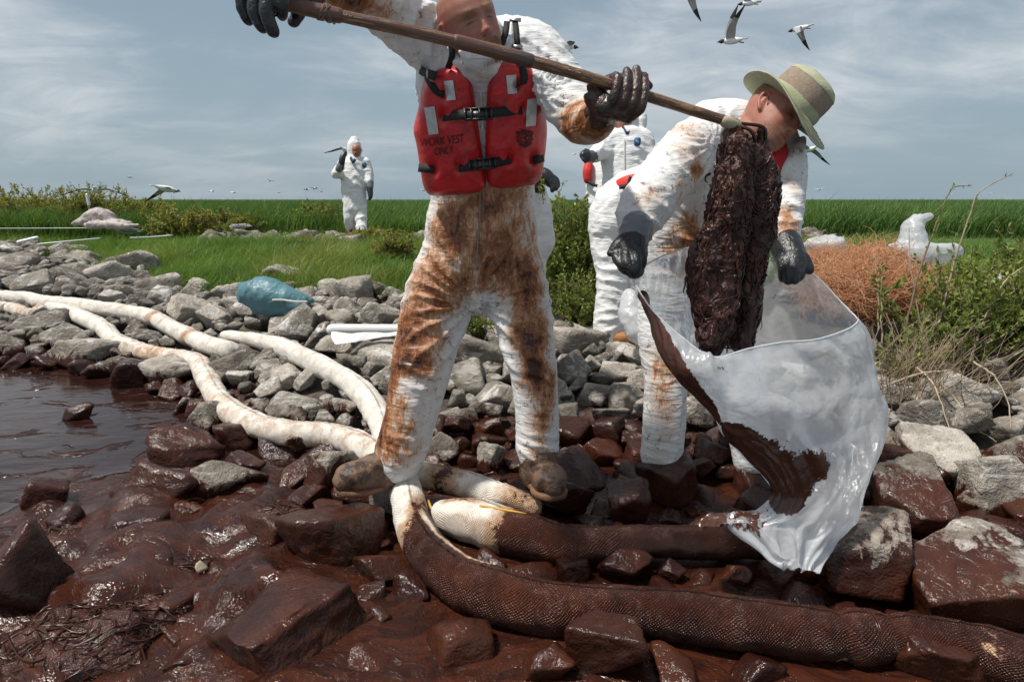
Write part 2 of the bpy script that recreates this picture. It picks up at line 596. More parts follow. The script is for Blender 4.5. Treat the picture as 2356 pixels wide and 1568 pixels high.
def mat_suit():
    m, t = newmat('coverall_fabric')
    p = t.n('NewGeometry').outputs['Position']
    st = t.attr('stain')
    c1 = t.noise(p, 16.0, 4, 0.55, 0.6)
    def crease(rot, sc, seed):
        mp = t.n('Mapping', {'Vector': p, 'Rotation': rot, 'Scale': sc, 'Location': (seed, seed * 0.7, seed * 1.3)}).outputs[0]
        a = t.m('MULTIPLY', t.m('ABSOLUTE', t.m('SUBTRACT', t.noise(mp, 1.0, 2, 0.5, 0.35), 0.5)), 2.0)
        return t.m('POWER', t.m('SUBTRACT', 1.0, a, clamp=True), 3.0)
    k1 = t.ss(t.noise(p, 5.0, 2), 0.40, 0.62)
    rid = t.m('MULTIPLY', crease((0.3, 0.55, 0.0), (7.0, 7.0, 26.0), 3.1), k1)
    rid2 = t.m('MULTIPLY', crease((0.2, 0.95, 0.4), (8.0, 8.0, 34.0), 7.7), t.m('SUBTRACT', 1.0, k1))
    rid3 = crease((0.0, -0.7, 0.5), (9.0, 12.0, 26.0), 1.9)
    fine = t.noise(p, 300.0, 2)
    f1 = t.noise(t.scalev(p, (1.0, 1.0, 0.6)), 16.0, 7, 0.72, 0.9)
    f2 = t.noise(t.scalev(p, (1.0, 1.0, 0.35)), 75.0, 6, 0.75, 0.6)
    f3 = t.noise(p, 30.0, 5, 0.8, 0.4)
    lv = t.m('ADD', st, t.m('ADD', t.m('MULTIPLY', t.m('SUBTRACT', f1, 0.5), 1.35), t.m('MULTIPLY', t.m('SUBTRACT', f2, 0.5), 1.0)))
    white = t.mix(t.ss(c1, 0.3, 0.7), (0.68, 0.685, 0.68), (0.77, 0.77, 0.76))
    c = t.mix(t.ss(t.m('ADD', st, t.m('MULTIPLY', t.m('SUBTRACT', f1, 0.5), 0.55)), 0.06, 0.55, 0.0, 0.75), white, (0.50, 0.33, 0.22))
    c = t.mix(t.ss(lv, 0.41, 0.54, 0.0, 0.85), c, (0.38, 0.165, 0.065))
    c = t.mix(t.ss(lv, 0.62, 0.72, 0.0, 0.92), c, (0.20, 0.068, 0.023))
    c = t.mix(t.ss(lv, 0.86, 0.94), c, (0.055, 0.021, 0.012))
    spl = t.m('MULTIPLY', t.ss(f3, 0.575, 0.64), t.ss(t.m('ADD', st, t.m('MULTIPLY', c1, 0.25)), 0.13, 0.27))
    c = t.mix(t.m('MULTIPLY', spl, 0.8), c, (0.16, 0.066, 0.032))
    h = t.m('ADD', t.m('ADD', rid, rid2), t.m('ADD', t.m('MULTIPLY', rid3, 0.5), t.m('MULTIPLY', fine, 0.015)))
    nn = t.bump(h, 0.0038, 0.75)
    r = t.ss(lv, 0.5, 0.95, 0.62, 0.36)
    b = principled(t, Base_Color=c, Roughness=r, Specular_IOR_Level=0.35, Normal=nn)
    tr = t.n('BsdfTranslucent', {'Color': c, 'Normal': nn})
    finish(t, t.n('MixShader', {0: 0.12, 1: b, 2: tr}))
    return m


def mat_plastic_bag():
    m, t = newmat('clear_sack_plastic')
    p = t.n('NewGeometry').outputs['Position']
    st = t.attr('stain')
    cr = t.m('ABSOLUTE', t.m('SUBTRACT', t.noise(p, 6.0, 3, 0.5, 0.5), 0.5))
    cr2 = t.m('ABSOLUTE', t.m('SUBTRACT', t.noise(p, 19.0, 3, 0.5, 0.6), 0.5))
    nn = t.bump(t.m('ADD', t.m('MULTIPLY', cr, 2.0), t.m('MULTIPLY', cr2, 0.6)), 0.008)
    milky = t.noise(p, 5.0, 4, 0.6)
    dif = t.n('BsdfDiffuse', {'Color': (0.82, 0.84, 0.86), 'Normal': nn})
    trl = t.n('BsdfTranslucent', {'Color': (0.82, 0.84, 0.86), 'Normal': nn})
    body = t.n('MixShader', {0: 0.5, 1: dif, 2: trl})
    clear = t.n('BsdfTransparent', {'Color': (0.96, 0.97, 0.98)})
    film = t.n('MixShader', {0: t.m('ADD', t.ss(milky, 0.2, 0.8, 0.34, 0.46), t.attr('milk'), clamp=True), 1: clear, 2: body})
    gl = t.n('BsdfGlossy', {'Color': (1, 1, 1), 'Roughness': 0.26, 'Normal': nn})
    fr = t.n('Fresnel', {'IOR': 1.35, 'Normal': nn}).outputs[0]
    sh = t.n('MixShader', {0: t.m('ADD', t.m('MULTIPLY', fr, 0.45), 0.02), 1: film, 2: gl})
    f1 = t.noise(t.scalev(p, (1, 1, 0.6)), 15.0, 7, 0.75, 1.0)
    f2 = t.noise(p, 60.0, 5, 0.75, 0.8)
    lv = t.m('ADD', st, t.m('ADD', t.m('MULTIPLY', t.m('SUBTRACT', f1, 0.5), 0.95), t.m('MULTIPLY', t.m('SUBTRACT', f2, 0.5), 0.6)))
    oil = principled(t, Base_Color=t.mix(f1, (0.03, 0.011, 0.007), (0.085, 0.03, 0.016)), Roughness=0.22, Specular_IOR_Level=0.5, Normal=nn)
    finish(t, t.n('MixShader', {0: t.ss(lv, 0.50, 0.57), 1: sh, 2: oil}))
    return m


def mat_film(name, col, dens=0.75, rough=0.3):
    m, t = newmat(name)
    p = t.n('NewGeometry').outputs['Position']
    cr = t.m('ABSOLUTE', t.m('SUBTRACT', t.noise(p, 11.0, 4, 0.6, 0.7), 0.5))
    nn = t.bump(cr, 0.016)
    c = t.mix(t.ss(t.noise(p, 6.0, 4), 0.3, 0.7), tuple(x * 0.75 for x in col), col)
    b = principled(t, Base_Color=c, Roughness=rough, Specular_IOR_Level=0.5, Normal=nn)
    tr = t.n('BsdfTranslucent', {'Color': c})
    x = t.n('MixShader', {0: 0.3, 1: b, 2: tr})
    finish(t, t.n('MixShader', {0: dens, 1: t.n('BsdfTransparent', {'Color': (0.95, 0.95, 0.95)}), 2: x}))
    return m


def mat_leaf(name, c1, c2, trans=0.35, rough=0.5):
    m, t = newmat(name)
    v = t.attr('tint')
    p = t.n('NewGeometry').outputs['Position']
    c = t.mix(v, c1, c2)
    c = t.mix(t.ss(t.noise(p, 1.3, 3), 0.35, 0.7, 0.0, 0.4), c, tuple(0.55 * x for x in c1))
    b = principled(t, Base_Color=c, Roughness=rough, Specular_IOR_Level=0.3)
    tr = t.n('BsdfTranslucent', {'Color': t.mix(1.0, c, (1.25, 1.2, 0.7), 'MULTIPLY')})
    finish(t, t.n('MixShader', {0: trans, 1: b, 2: tr}))
    return m


def mat_rubber(name, col=(0.012, 0.013, 0.014), oil=0.0):
    m, t = newmat(name)
    p = t.n('NewGeometry').outputs['Position']
    n = t.noise(p, 18.0, 5, 0.65, 0.5)
    n2 = t.noise(p, 60.0, 4, 0.6, 0.8)
    c = t.mix(t.ss(n, 0.62 - 0.3 * oil, 0.75 - 0.3 * oil, 0.0, 0.85 * min(1, oil + 0.3)), col, (0.05, 0.021, 0.013))
    nn = t.bump(t.m('ADD', n2, n), 0.004)
    finish(t, principled(t, Base_Color=c, Roughness=t.ss(n2, 0.3, 0.7, 0.24, 0.45), Specular_IOR_Level=0.5, Normal=nn))
    return m


def mat_skin():
    m, t = newmat('skin')
    p = t.n('NewGeometry').outputs['Position']
    red, hair, dark = t.attr('red'), t.attr('hair'), t.attr('dark')
    n = t.noise(p, 60.0, 4, 0.6)
    n2 = t.noise(p, 700.0, 2)
    c = t.mix(t.ss(n, 0.3, 0.7), (0.31, 0.130, 0.088), (0.37, 0.165, 0.112))
    c = t.mix(red, c, (0.33, 0.065, 0.050))
    hn = t.noise(t.scalev(p, (1, 1, 0.4)), 260.0, 4, 0.7)
    hf = t.ss(t.m('ADD', hair, t.m('MULTIPLY', t.m('SUBTRACT', hn, 0.5), 0.9)), 0.3, 0.75, 0.0, 0.85)
    hc = t.mix(t.attr('blond'), (0.05, 0.028, 0.018), (0.33, 0.19, 0.09))
    c = t.mix(hf, c, hc)
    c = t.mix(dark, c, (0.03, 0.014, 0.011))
    nn = t.bump(t.m('ADD', t.m('MULTIPLY', n2, 0.3), t.m('MULTIPLY', hf, hn)), 0.0016)
    finish(t, principled(t, Base_Color=c, Roughness=0.45, Specular_IOR_Level=0.4, Normal=nn,
                         Subsurface_Weight=0.15, Subsurface_Radius=(0.01, 0.004, 0.002), Subsurface_Scale=0.5))
    return m


def mat_vest():
    m, t = newmat('vest_foam')
    p = t.n('NewGeometry').outputs['Position']
    n = t.noise(p, 9.0, 6, 0.68, 0.5)
    n2 = t.noise(p, 38.0, 6, 0.7, 0.6)
    c = t.mix(t.ss(t.noise(p, 5.0, 4), 0.3, 0.7), (0.46, 0.011, 0.014), (0.56, 0.016, 0.018))
    c = t.mix(t.m('MULTIPLY', t.ss(n, 0.42, 0.66), t.ss(n2, 0.35, 0.70, 0.0, 0.8)), c, (0.11, 0.02, 0.014))
    nn = t.bump(t.m('ADD', t.noise(p, 25.0, 3), t.m('MULTIPLY', n2, 0.35)), 0.004)
    finish(t, principled(t, Base_Color=c, Roughness=t.ss(n2, 0.3, 0.7, 0.27, 0.45), Specular_IOR_Level=0.5, Normal=nn))
    return m


def mat_pole():
    m, t = newmat('oiled_pole')
    p = t.n('TexCoord').outputs['Object']
    s, a = t.attr('along'), t.attr('around')
    q = t.n('CombineXYZ', {0: t.m('MULTIPLY', s, 2.0), 1: t.m('MULTIPLY', a, 14.0), 2: 0.0}).outputs[0]
    grain = t.noise(q, 7.0, 6, 0.65, 0.4)
    worn = t.noise(t.n('VectorMath', {0: q, 1: (3.0, 1.0, 2.0)}, operation='ADD').outputs[0], 4.2, 6, 0.7, 0.8)
    bare = t.attr('bare')
    wood = t.mix(grain, (0.20, 0.095, 0.04), (0.40, 0.22, 0.10))
    brown = t.mix(grain, (0.075, 0.033, 0.02), (0.155, 0.070, 0.043))
    f = t.ss(t.m('ADD', t.m('MULTIPLY', bare, 0.35), worn), 0.62, 0.72)
    c = t.mix(f, brown, wood)
    c = t.mix(t.attr('dark'), c, (0.05, 0.038, 0.032))
    nn = t.bump(t.m('ADD', grain, t.m('MULTIPLY', f, -0.6)), 0.0025)
    finish(t, principled(t, Base_Color=c, Roughness=0.36, Specular_IOR_Level=0.5, Normal=nn))
    return m


def mat_straw(name='straw_fibre', c1=(0.42, 0.18, 0.08), c2=(0.80, 0.47, 0.27)):
    m, t = newmat(name)
    c = t.mix(t.attr('tint'), c1, c2)
    b = principled(t, Base_Color=c, Roughness=0.55, Specular_IOR_Level=0.3)
    finish(t, t.n('MixShader', {0: 0.15, 1: b, 2: t.n('BsdfTranslucent', {'Color': c})}))
    return m


def mat_ground():
    m, t = newmat('bank_soil')
    p = t.n('NewGeometry').outputs['Position']
    n = t.noise(p, 3.0, 7, 0.65)
    n2 = t.noise(p, 22.0, 5, 0.7)
    y = t.n('SeparateXYZ', {0: p}).outputs[1]
    soil = t.mix(t.ss(n2, 0.3, 0.7), (0.045, 0.038, 0.03), (0.13, 0.115, 0.095))
    green = t.mix(n, (0.020, 0.045, 0.010), (0.05, 0.09, 0.022))
    f = t.ss(t.m('ADD', y, t.m('MULTIPLY', n, 3.0)), 7.0, 9.5)
    c = t.mix(f, soil, green)
    z = t.n('SeparateXYZ', {0: p}).outputs[2]
    of = t.ss(t.m('ADD', z, t.m('MULTIPLY', t.m('SUBTRACT', n2, 0.5), 0.08)), 0.06, 0.14, 1.0, 0.0)
    oc, orr, on = oil_nodes(t, p, 0.006)
    c = t.mix(of, c, oc)
    r = t.mix(of, (0.9,) * 3, (0.25,) * 3)
    finish(t, principled(t, Base_Color=c, Roughness=r, Normal=t.bump(t.m('ADD', n2, n), 0.03)))
    return m


def mat_mudboot():
    m, t = newmat('muddy_boot')
    p = t.n('NewGeometry').outputs['Position']
    n = t.noise(p, 22.0, 5, 0.65, 0.6)
    n2 = t.noise(p, 80.0, 4, 0.6)
    c = t.mix(t.ss(n, 0.42, 0.56), (0.045, 0.027, 0.019), (0.15, 0.088, 0.056))
    c = t.mix(t.ss(n2, 0.5, 0.7, 0, 0.4), c, (0.08, 0.04, 0.025))
    finish(t, principled(t, Base_Color=c, Roughness=t.ss(n, 0.42, 0.56, 0.3, 0.6), Specular_IOR_Level=0.4, Normal=t.bump(t.m('ADD', n, n2), 0.005)))
    return m


MAT = dict(rock=mat_rock(), oilsheet=mat_oil_sheet(), clot=mat_oil_clot(), strand=mat_strand(), boom=mat_boom(), suit=mat_suit(),
           bag=mat_plastic_bag(), skin=mat_skin(), vest=mat_vest(), pole=mat_pole(), straw=mat_straw(), drystem=plain('dry_stem', (0.26, 0.19, 0.125), 0.85), ground=mat_ground(),
           glove=mat_rubber('black_rubber', oil=0.15), oilglove=mat_rubber('oily_rubber', (0.02, 0.014, 0.012), 0.7),
           grass=mat_leaf('bank_grass', (0.085, 0.175, 0.030), (0.19, 0.30, 0.06)),
           marsh=mat_leaf('marsh_grass', (0.055, 0.125, 0.028), (0.14, 0.235, 0.055), 0.35),
           weed=mat_leaf('bank_weed', (0.09, 0.155, 0.03), (0.27, 0.31, 0.075)),
           shrub=mat_leaf('shrub_leaf', (0.11, 0.165, 0.035), (0.32, 0.36, 0.095), 0.35, 0.4),
           yshrub=mat_leaf('yellow_shrub_leaf', (0.16, 0.19, 0.04), (0.38, 0.36, 0.10), 0.35),
           twig=plain('twig_bark', (0.17, 0.115, 0.075), 0.85, 0.002, 90),
           paletwig=plain('pale_twig', (0.36, 0.29, 0.20), 0.85, 0.002, 90),
           white=plain('white_plastic', (0.62, 0.62, 0.61), 0.35, 0.001, 20, 0.05),
           teal=mat_film('teal_sack', (0.14, 0.30, 0.345), 0.92, 0.42), clearfar=mat_film('pale_sack', (0.74, 0.76, 0.77), 0.72, 0.25),
           tarp=mat_film('pink_tarp', (0.62, 0.54, 0.52), 0.97, 0.45),
           black=plain('black_webbing', (0.012, 0.012, 0.013), 0.75, 0.0012, 400, 0.2), buckle=plain('black_buckle', (0.02, 0.018, 0.016), 0.35, 0.002, 60, 0.5),
           tape=plain('reflective_tape', (0.46, 0.47, 0.46), 0.35, 0.0006, 300, 0.12, metal=0.35), steel=plain('steel', (0.42, 0.43, 0.44), 0.35, 0.001, 50, metal=0.9),
           print=plain('black_print', (0.035, 0.008, 0.008), 0.6), duct=plain('grey_tape', (0.16, 0.17, 0.18), 0.35, 0.004, 45, 0.2),
           boot=mat_mudboot(), tanboot=plain('tan_leather', (0.30, 0.125, 0.045), 0.7, 0.003, 60),
           sole=plain('boot_sole', (0.15, 0.07, 0.04), 0.6, 0.004, 50), blue=plain('navy_cloth', (0.03, 0.045, 0.10), 0.8), red=plain('red_cloth', (0.42, 0.015, 0.02), 0.8),
           orange=plain('red_nylon', (0.62, 0.035, 0.025), 0.6, 0.003, 40), badge=plain('blue_badge', (0.015, 0.085, 0.22), 0.5),
           badgelight=plain('badge_print', (0.45, 0.55, 0.65), 0.5),
           hat=plain('hat_cotton', (0.34, 0.345, 0.225), 0.85, 0.0015, 180, 0.08), hatmesh=plain('hat_mesh', (0.255, 0.195, 0.145), 0.8, 0.0022, 420, 0.12),
           hatband=plain('hat_band', (0.30, 0.31, 0.19), 0.85, 0.0015, 120, 0.1), zipper=plain('zip_teeth', (0.20, 0.15, 0.12), 0.6), cord=plain('dark_cord', (0.03, 0.025, 0.02), 0.7),
           rope=plain('yellow_rope', (0.55, 0.30, 0.05), 0.7), whiterope=plain('white_rope', (0.55, 0.52, 0.46), 0.7),
           gullwhite=plain('gull_white', (0.72, 0.71, 0.70), 0.8), gullgrey=plain('gull_grey', (0.30, 0.305, 0.315), 0.8), gulldark=plain('gull_black', (0.02, 0.02, 0.022), 0.7),
           hair=plain('short_hair', (0.13, 0.075, 0.045), 0.7, 0.002, 200), eye=plain('eye_white', (0.5, 0.45, 0.42), 0.2))
# ------------------------------------------------------------------ ground, oil, stones
SHX = np.array([-12, -3.9, -2.6, -1.9, -1.37, -1.0, -0.2, 0.6, 1.2, 1.7, 2.3, 6])
SHY = np.array([5.6, 4.6, 4.25, 3.57, 3.05, 2.85, 2.8, 2.75, 2.45, 2.1, 1.85, 1.2])
VGX = np.array([-12, -6.8, -3.84, -2.8, -1.86, -1, 0, 0.4, 1.2, 4, 7, 12])
VGY = np.array([11, 9.2, 6.3, 5.4, 5.25, 5.1, 4.8, 4.4, 4.6, 5.2, 6.5, 8])


def HT(x, y):
    x, y = np.asarray(x, float), np.asarray(y, float)
    d = y - np.interp(x, SHX, SHY)
    z = np.interp(d, [-4, -1.2, -0.5, 0, 0.5, 1.2, 2.5, 6, 10, 60, 900], [-0.32, -0.22, -0.12, -0.02, 0.11, 0.25, 0.36, 0.46, 0.48, 0.45, 0.45])
    return z


def GT(px, py, lift=0.0):
    p = G(px, py, 0.1)
    for _ in range(25):
        p = 0.5 * p + 0.5 * G(px, py, min(1.0, float(HT(p[0], p[1])) + lift))
    return p


def depth_of(p):
    return float(np.dot(np.asarray(p) - np.array((0, 0, CAM_H)), CAM_F))


def proj(p):
    q = np.atleast_2d(p) - np.array((0, 0, CAM_H))
    d = q @ CAM_F
    return CX + FPX * (q @ CAM_R) / d, CY - FPX * (q @ CAM_U) / d, d


# ground: one sheet to the horizon, finer near the camera
yy = np.concatenate([np.arange(0.3, 14, 0.09), np.geomspace(14, 1500, 70)])
tt = np.linspace(-1, 1, 181)
gx = np.outer(0.0 * yy + np.maximum(9.0, yy * 1.6), tt)
gy = np.repeat(yy[:, None], len(tt), 1)
gp = np.stack([gx.ravel(), gy.ravel(), np.zeros(gx.size)], 1)
gz = HT(gp[:, 0], gp[:, 1]) + 0.03 * fbm(gp * 2.2, 3, 3) * (gp[:, 1] < 30)
gp[:, 2] = gz
go = put('ground', gp, grid_faces(len(yy), len(tt), False), MAT['ground'])
tag(go, None, None, None, 'structure')

# oil slick: floating sheet with thick mats heaped up towards the camera
ox = np.arange(-7.5, 4.2, 0.022)
oy = np.arange(0.62, 5.6, 0.022)
OX, OY = np.meshgrid(ox, oy)
op = np.stack([OX.ravel(), OY.ravel(), np.zeros(OX.size)], 1)
lobes = [(365, 1172, .22, .085), (525, 1158, .2, .07), (415, 1085, .16, .05), (755, 1320, .2, .06), (620, 1500, .42, .07), (20, 1430, .3, .09), (100, 1185, .12, .04), (560, 1250, .3, .06), (370, 1180, 0.40, 0.05), (300, 1300, 0.40, 0.055), (560, 1330, 0.45, 0.05), (200, 1450, 0.32, 0.07), (420, 1400, 0.3, 0.05), (950, 1450, 0.5, 0.02), (1300, 1500, 0.4, 0.02), (700, 1400, 0.3, 0.03), (1850, 1400, 0.35, 0.02)]
mat_m = np.zeros(len(op))
oz = np.zeros(len(op))
for px, py, r, h in lobes:
    c = G(px, py)
    q = np.exp(-(((op[:, 0] - c[0]) ** 2 + ((op[:, 1] - c[1]) * 1.15) ** 2) / (r * r)))
    oz = np.maximum(oz, q * h)
    mat_m = np.maximum(mat_m, np.clip(q * 2.2, 0, 1))
shore = op[:, 1] - np.interp(op[:, 0], SHX, SHY)
mat_m = np.maximum(mat_m, smooth01(op[:, 0], -1.2, -0.6) * (1 - smooth01(shore, -0.2, 0.3) * 0.3))
mat_m = np.maximum(mat_m, smooth01(2.25 - op[:, 1], 0.0, 0.35))
mat_m *= 0.75 + 0.5 * fbm(op * 2.5, 3, 11)
warp = op + 0.25 * np.stack([fbm(op * 1.7, 2, 21), fbm(op * 1.7, 2, 22), np.zeros(len(op))], 1)
sl = smooth01(-op[:, 0], 0.35, 0.75) * (1 - smooth01(op[:, 1], 2.15, 2.6)) * (1 - smooth01(-op[:, 0] - 0.75 * op[:, 1] + 0.15, 0.0, 0.5) * smooth01(op[:, 1], 1.75, 2.1))
wp2 = op + 0.12 * np.stack([fbm(op * 4, 2, 41), fbm(op * 4, 2, 42), np.zeros(len(op))], 1)
oz += sl * (0.095 * np.clip(fbm(wp2 * 4.2, 3, 43) + 0.12, 0, 1) + 0.024 * ridge(wp2 * np.array((9.0, 14.0, 1)), 2, 44) * smooth01(fbm(op * 2.6, 2, 45), -0.25, 0.3) + 0.006 * ridge(wp2 * np.array((24.0, 38.0, 1)), 2, 46) * smooth01(fbm(op * 3.3, 2, 47), -0.1, 0.4))
mat_m = np.maximum(mat_m, sl)
oz += mat_m * (0.012 * fbm(op * 7, 4, 5) + 0.010 * ridge(warp * np.array((5.0, 9.0, 1)), 3, 6) * smooth01(fbm(op * 3.1, 2, 8), -0.2, 0.5))
oz += 0.0016 * fbm(op * np.array((5, 12, 1.0)), 2, 9)
op[:, 2] = oz
oo = put('oil_slick', op, grid_faces(len(oy), len(ox), False), MAT['oilsheet'], attrs={'mat': mat_m})
tag(oo, 'brown oil slick covering the shallow water along the rocks', None, None, 'structure')


# ------------------------------------------------------------------ stones
def ico(sub):
    import bmesh
    bm = bmesh.new()
    bmesh.ops.create_icosphere(bm, subdivisions=sub, radius=1.0)
    v = np.array([x.co[:] for x in bm.verts])
    f = np.array([[y.index for y in x.verts] for x in bm.faces])
    bm.free()
    return v, f


ICO = {k: ico(k) for k in (2, 3, 4, 5)}


def rotm(a, b, c):
    return np.array(Matrix.Rotation(a, 3, 'Z') @ Matrix.Rotation(b, 3, 'X') @ Matrix.Rotation(c, 3, 'Y'))


def rock_shape(seed, sub=3, cuts=15, rough=0.05, soft=0.0, fine=0.03):
    r = np.random.default_rng(seed)
    v, f = ICO[sub]
    p = v.copy()
    ext = max(2, cuts - 7)
    Q = rotm(r.uniform(0, 6.28), r.normal() * 0.35, r.normal() * 0.35)
    nn = np.vstack([Q, -Q]) + r.normal(size=(6, 3)) * 0.26
    nn = np.vstack([nn, r.normal(size=(ext, 3))])
    nn /= np.linalg.norm(nn, axis=1)[:, None]
    dd = np.concatenate([r.uniform(0.42, 0.66, 6), r.uniform(0.58, 0.80, ext)])
    dots = v @ nn.T
    lim = np.where(dots > 0.05, dd / np.maximum(dots, 0.05), 9)
    if soft > 0:
        k = 30.0
        rad = -np.log(np.exp(-k * np.minimum(lim, 2)).sum(1) + math.exp(-k)) / k
    else:
        k = 75.0
        rad = -np.log(np.exp(-k * np.minimum(lim, 2)).sum(1) + math.exp(-k)) / k
    p = v * rad[:, None]
    o = r.uniform(-50, 50, 3)
    p = p * (1 + rough * fbm(p * 2.2 + o, 3, seed % 97))[:, None]
    p = p * (1 + fine * fbm(p * 7.0 + o, 3, 5))[:, None]
    p -= (p.max(0) + p.min(0)) / 2
    p /= np.abs(p).max(0)
    return p, f


bank = tag(go, None, None)
STONES = [rock_shape(100 + k, 4, 9 + k % 5, 0.07, fine=0.035) for k in range(20)]
STONES_LO = [rock_shape(100 + k, 3, 9 + k % 5, 0.07) for k in range(20)]
STONE_ME = []
for k, (v, f) in enumerate(STONES):
    me = mesh_arrays('stone', v, f)
    me.materials.append(MAT['rock'])
    me.polygons.foreach_set('use_smooth', np.ones(len(me.polygons), bool))
    STONE_ME.append(me)


KEY = []          # footprint of the named boulders, so the scatter keeps off


def boulder(px, py, w_, h_, oil, label, seed, deep=1.0, zbase=None, sub=4, cuts=12, rough=0.05, guano=0.3, lift=0.0, group=None, rot=None, flat=None):
    """a stone seen centred at (px, py), w_ by h_ on the print, standing on the ground or in the oil"""
    base = GT(px, py + h_ * 0.36, 0.0)
    if base[2] < 0:
        base = G(px, py + h_ * 0.36, 0.0)
    if zbase is not None:
        base = G(px, py + h_ * 0.36, zbase)
    d = depth_of(base)
    a = w_ * d / FPX / 2 * 1.04
    c = h_ * d / FPX / 2 * 1.12
    b = max(0.45 * a, min(a, 1.2 * c)) * deep
    v, f = rock_shape(seed, sub, cuts, rough + (0.05 if oil > 1 else 0.02), 1.0 if oil > 1 else 0.0, 0.05 if oil > 1 else 0.03)
    if rot:
        v = v @ rotm(*rot).T
        v /= np.abs(v).max(0)
    if flat:
        lim = flat + 0.18 * v[:, 0] - 0.10 * v[:, 1]
        v[:, 2] = np.where(v[:, 2] > lim, lim + (v[:, 2] - lim) * 0.12, v[:, 2])
    v = v * np.array((a, b, c))
    bottom = min(base[2], 0.0 if base[2] < 0.05 else 9) - 0.25 * c
    ctr = np.array((base[0], base[1] + b * 0.55, bottom + c * 0.98 + lift))
    o = put('rock', v, [f], MAT['rock'])
    o.location = Vector(ctr)
    o['oil_line'] = float(oil)
    o['guano'] = float(guano)
    tag(o, label, 'rock', group or 'rocks along the oiled shore')
    KEY.append((ctr[0], ctr[1], max(a, b)))
    return o


B = boulder
B(640, 1490, 400, 220, 2, 'big oil-coated slab at the bottom edge, left of the dark boom', 11, cuts=8, zbase=0.0, sub=5, rot=(0.5, 0.2, 0.1), flat=0.35, deep=1.5)
B(757, 1262, 220, 165, 0.27, 'wedge-shaped oily rock with a bare grey right flank, below the left boot', 12, cuts=7, zbase=0.0, sub=5)
B(365, 1140, 190, 130, 2, 'rounded oil-smothered rock at the edge of the open pool', 13, cuts=9, zbase=0.0, rough=0.1)
B(520, 1125, 155, 115, 0.13, 'oily rock with a pale grey-green bare top beside the rounded one', 14, cuts=9, zbase=0.0)
B(100, 1152, 95, 82, 2, 'small cone of oil-covered rock standing alone in the pool', 15, cuts=7, zbase=0.0)
B(20, 1360, 210, 260, 2, 'dark oily boulder cut by the left edge of the picture', 16, cuts=7, zbase=0.0, rot=(0.3, 0.5, 0))
B(172, 952, 66, 36, 2, 'tiny oily lump just breaking the surface of the pool', 17, zbase=0.0)
B(415, 1052, 160, 95, 2, 'lumpy dark oily rock between pool and white boom', 18, zbase=0.0, rough=0.12)
B(535, 1012, 95, 62, 2, 'dark oily rock tucked under the bend of the white boom', 19, zbase=0.0)
B(487, 966, 104, 78, 0.07, 'grey rock with an oily foot beside the white boom', 20, zbase=0.0)
B(672, 936, 176, 80, 0.05, 'flat grey-brown slab rock between the two white booms', 21, cuts=8)
B(385, 868, 130, 72, 0.08, 'long grey rock with black oily base just below the white boom', 22, cuts=8, zbase=0.0)
B(292, 868, 92, 62, 2, 'dark oily rock at the waterline left of the boom kink', 23, zbase=0.0)
B(190, 822, 205, 66, 0.09, 'long low flat-topped rock in the pool with an oily skirt', 24, cuts=7, zbase=0.0, guano=0.8)
B(22, 808, 66, 60, 0.08, 'dark rock at the left edge of the picture in the pool', 25, zbase=0.0)
B(92, 752, 118, 66, 0.06, 'grey rock under the crossing of the white booms', 26)
B(160, 775, 135, 56, 0.06, 'slanting grey rock below the main white boom at far left', 27)
B(762, 1108, 118, 120, 0.16, 'grey-topped oily rock under the left boot toe', 28, zbase=0.0)
B(838, 1150, 150, 62, 0.30, 'low oily stone pinned under the left boot', 73, zbase=0.0)
B(893, 1165, 104, 110, 0.05, 'dark grey wet rock between left boot and boom end', 29, zbase=0.0)
B(1010, 1046, 88, 64, 0.02, 'small pale grey rock between the central worker\'s boots', 30, zbase=0.0)
B(1030, 968, 84, 78, 0.05, 'whitish rock behind the central worker\'s left shin', 31, guano=0.9)
B(1112, 992, 96, 58, 0.12, 'brownish rock between the central worker\'s shins', 32)
B(1072, 890, 96, 98, 0.0, 'dark grey upright rock seen between the knees', 33)
B(1134, 922, 128, 68, 0.02, 'pale spotted rock next to the right shin', 34, guano=1.0)
B(1312, 868, 96, 100, 0.02, 'tall pale rock right of the central worker\'s knee', 35, guano=0.8)
B(1322, 800, 165, 80, 0.0, 'long grey slab behind the pale rock at the bush foot', 36, cuts=8)
B(1424, 824, 90, 54, 0.0, 'small pale rock under the tan boot', 37, guano=0.9)
B(1368, 912, 88, 56, 0.08, 'rusty grey rock in the gap between the two workers', 38)
B(1448, 932, 100, 74, 0.06, 'rounded grey rock beside the bending worker\'s shin', 39)
B(1434, 874, 112, 58, 0.0, 'flat grey rock above the rusty one', 40)
B(1548, 1128, 145, 115, 2, 'large oil-coated rock just below the bending worker\'s leg', 41, zbase=0.0, rough=0.1)
B(1448, 1172, 96, 110, 2, 'oily wedge of rock left of the one under the bending leg', 42, cuts=7, zbase=0.0)
B(1296, 1152, 136, 100, 2, 'oily flat-topped rock beside the right boot', 43, cuts=8, zbase=0.0)
B(1395, 1012, 116, 84, 2, 'dark wet rock midway between the two workers', 44, zbase=0.0, guano=0)
B(1312, 1020, 92, 90, 2, 'dark brown rock right of the central worker\'s shin', 45, zbase=0.0)
B(1130, 1062, 70, 76, 0.05, 'small dark slate rock near the right trouser cuff', 46, zbase=0.0)
B(1648, 1062, 96, 76, 2, 'oily rock behind the sagging bag edge', 47, zbase=0.0)
B(1700, 985, 150, 90, 2, 'dark oily rock in the shade behind the bag', 48, zbase=0.0)
B(1998, 1315, 236, 214, 0.22, 'big rust-brown block with a bare white right edge by the boom', 49, cuts=7, zbase=0.0, sub=5, rot=(0.6, 0.25, 0.2))
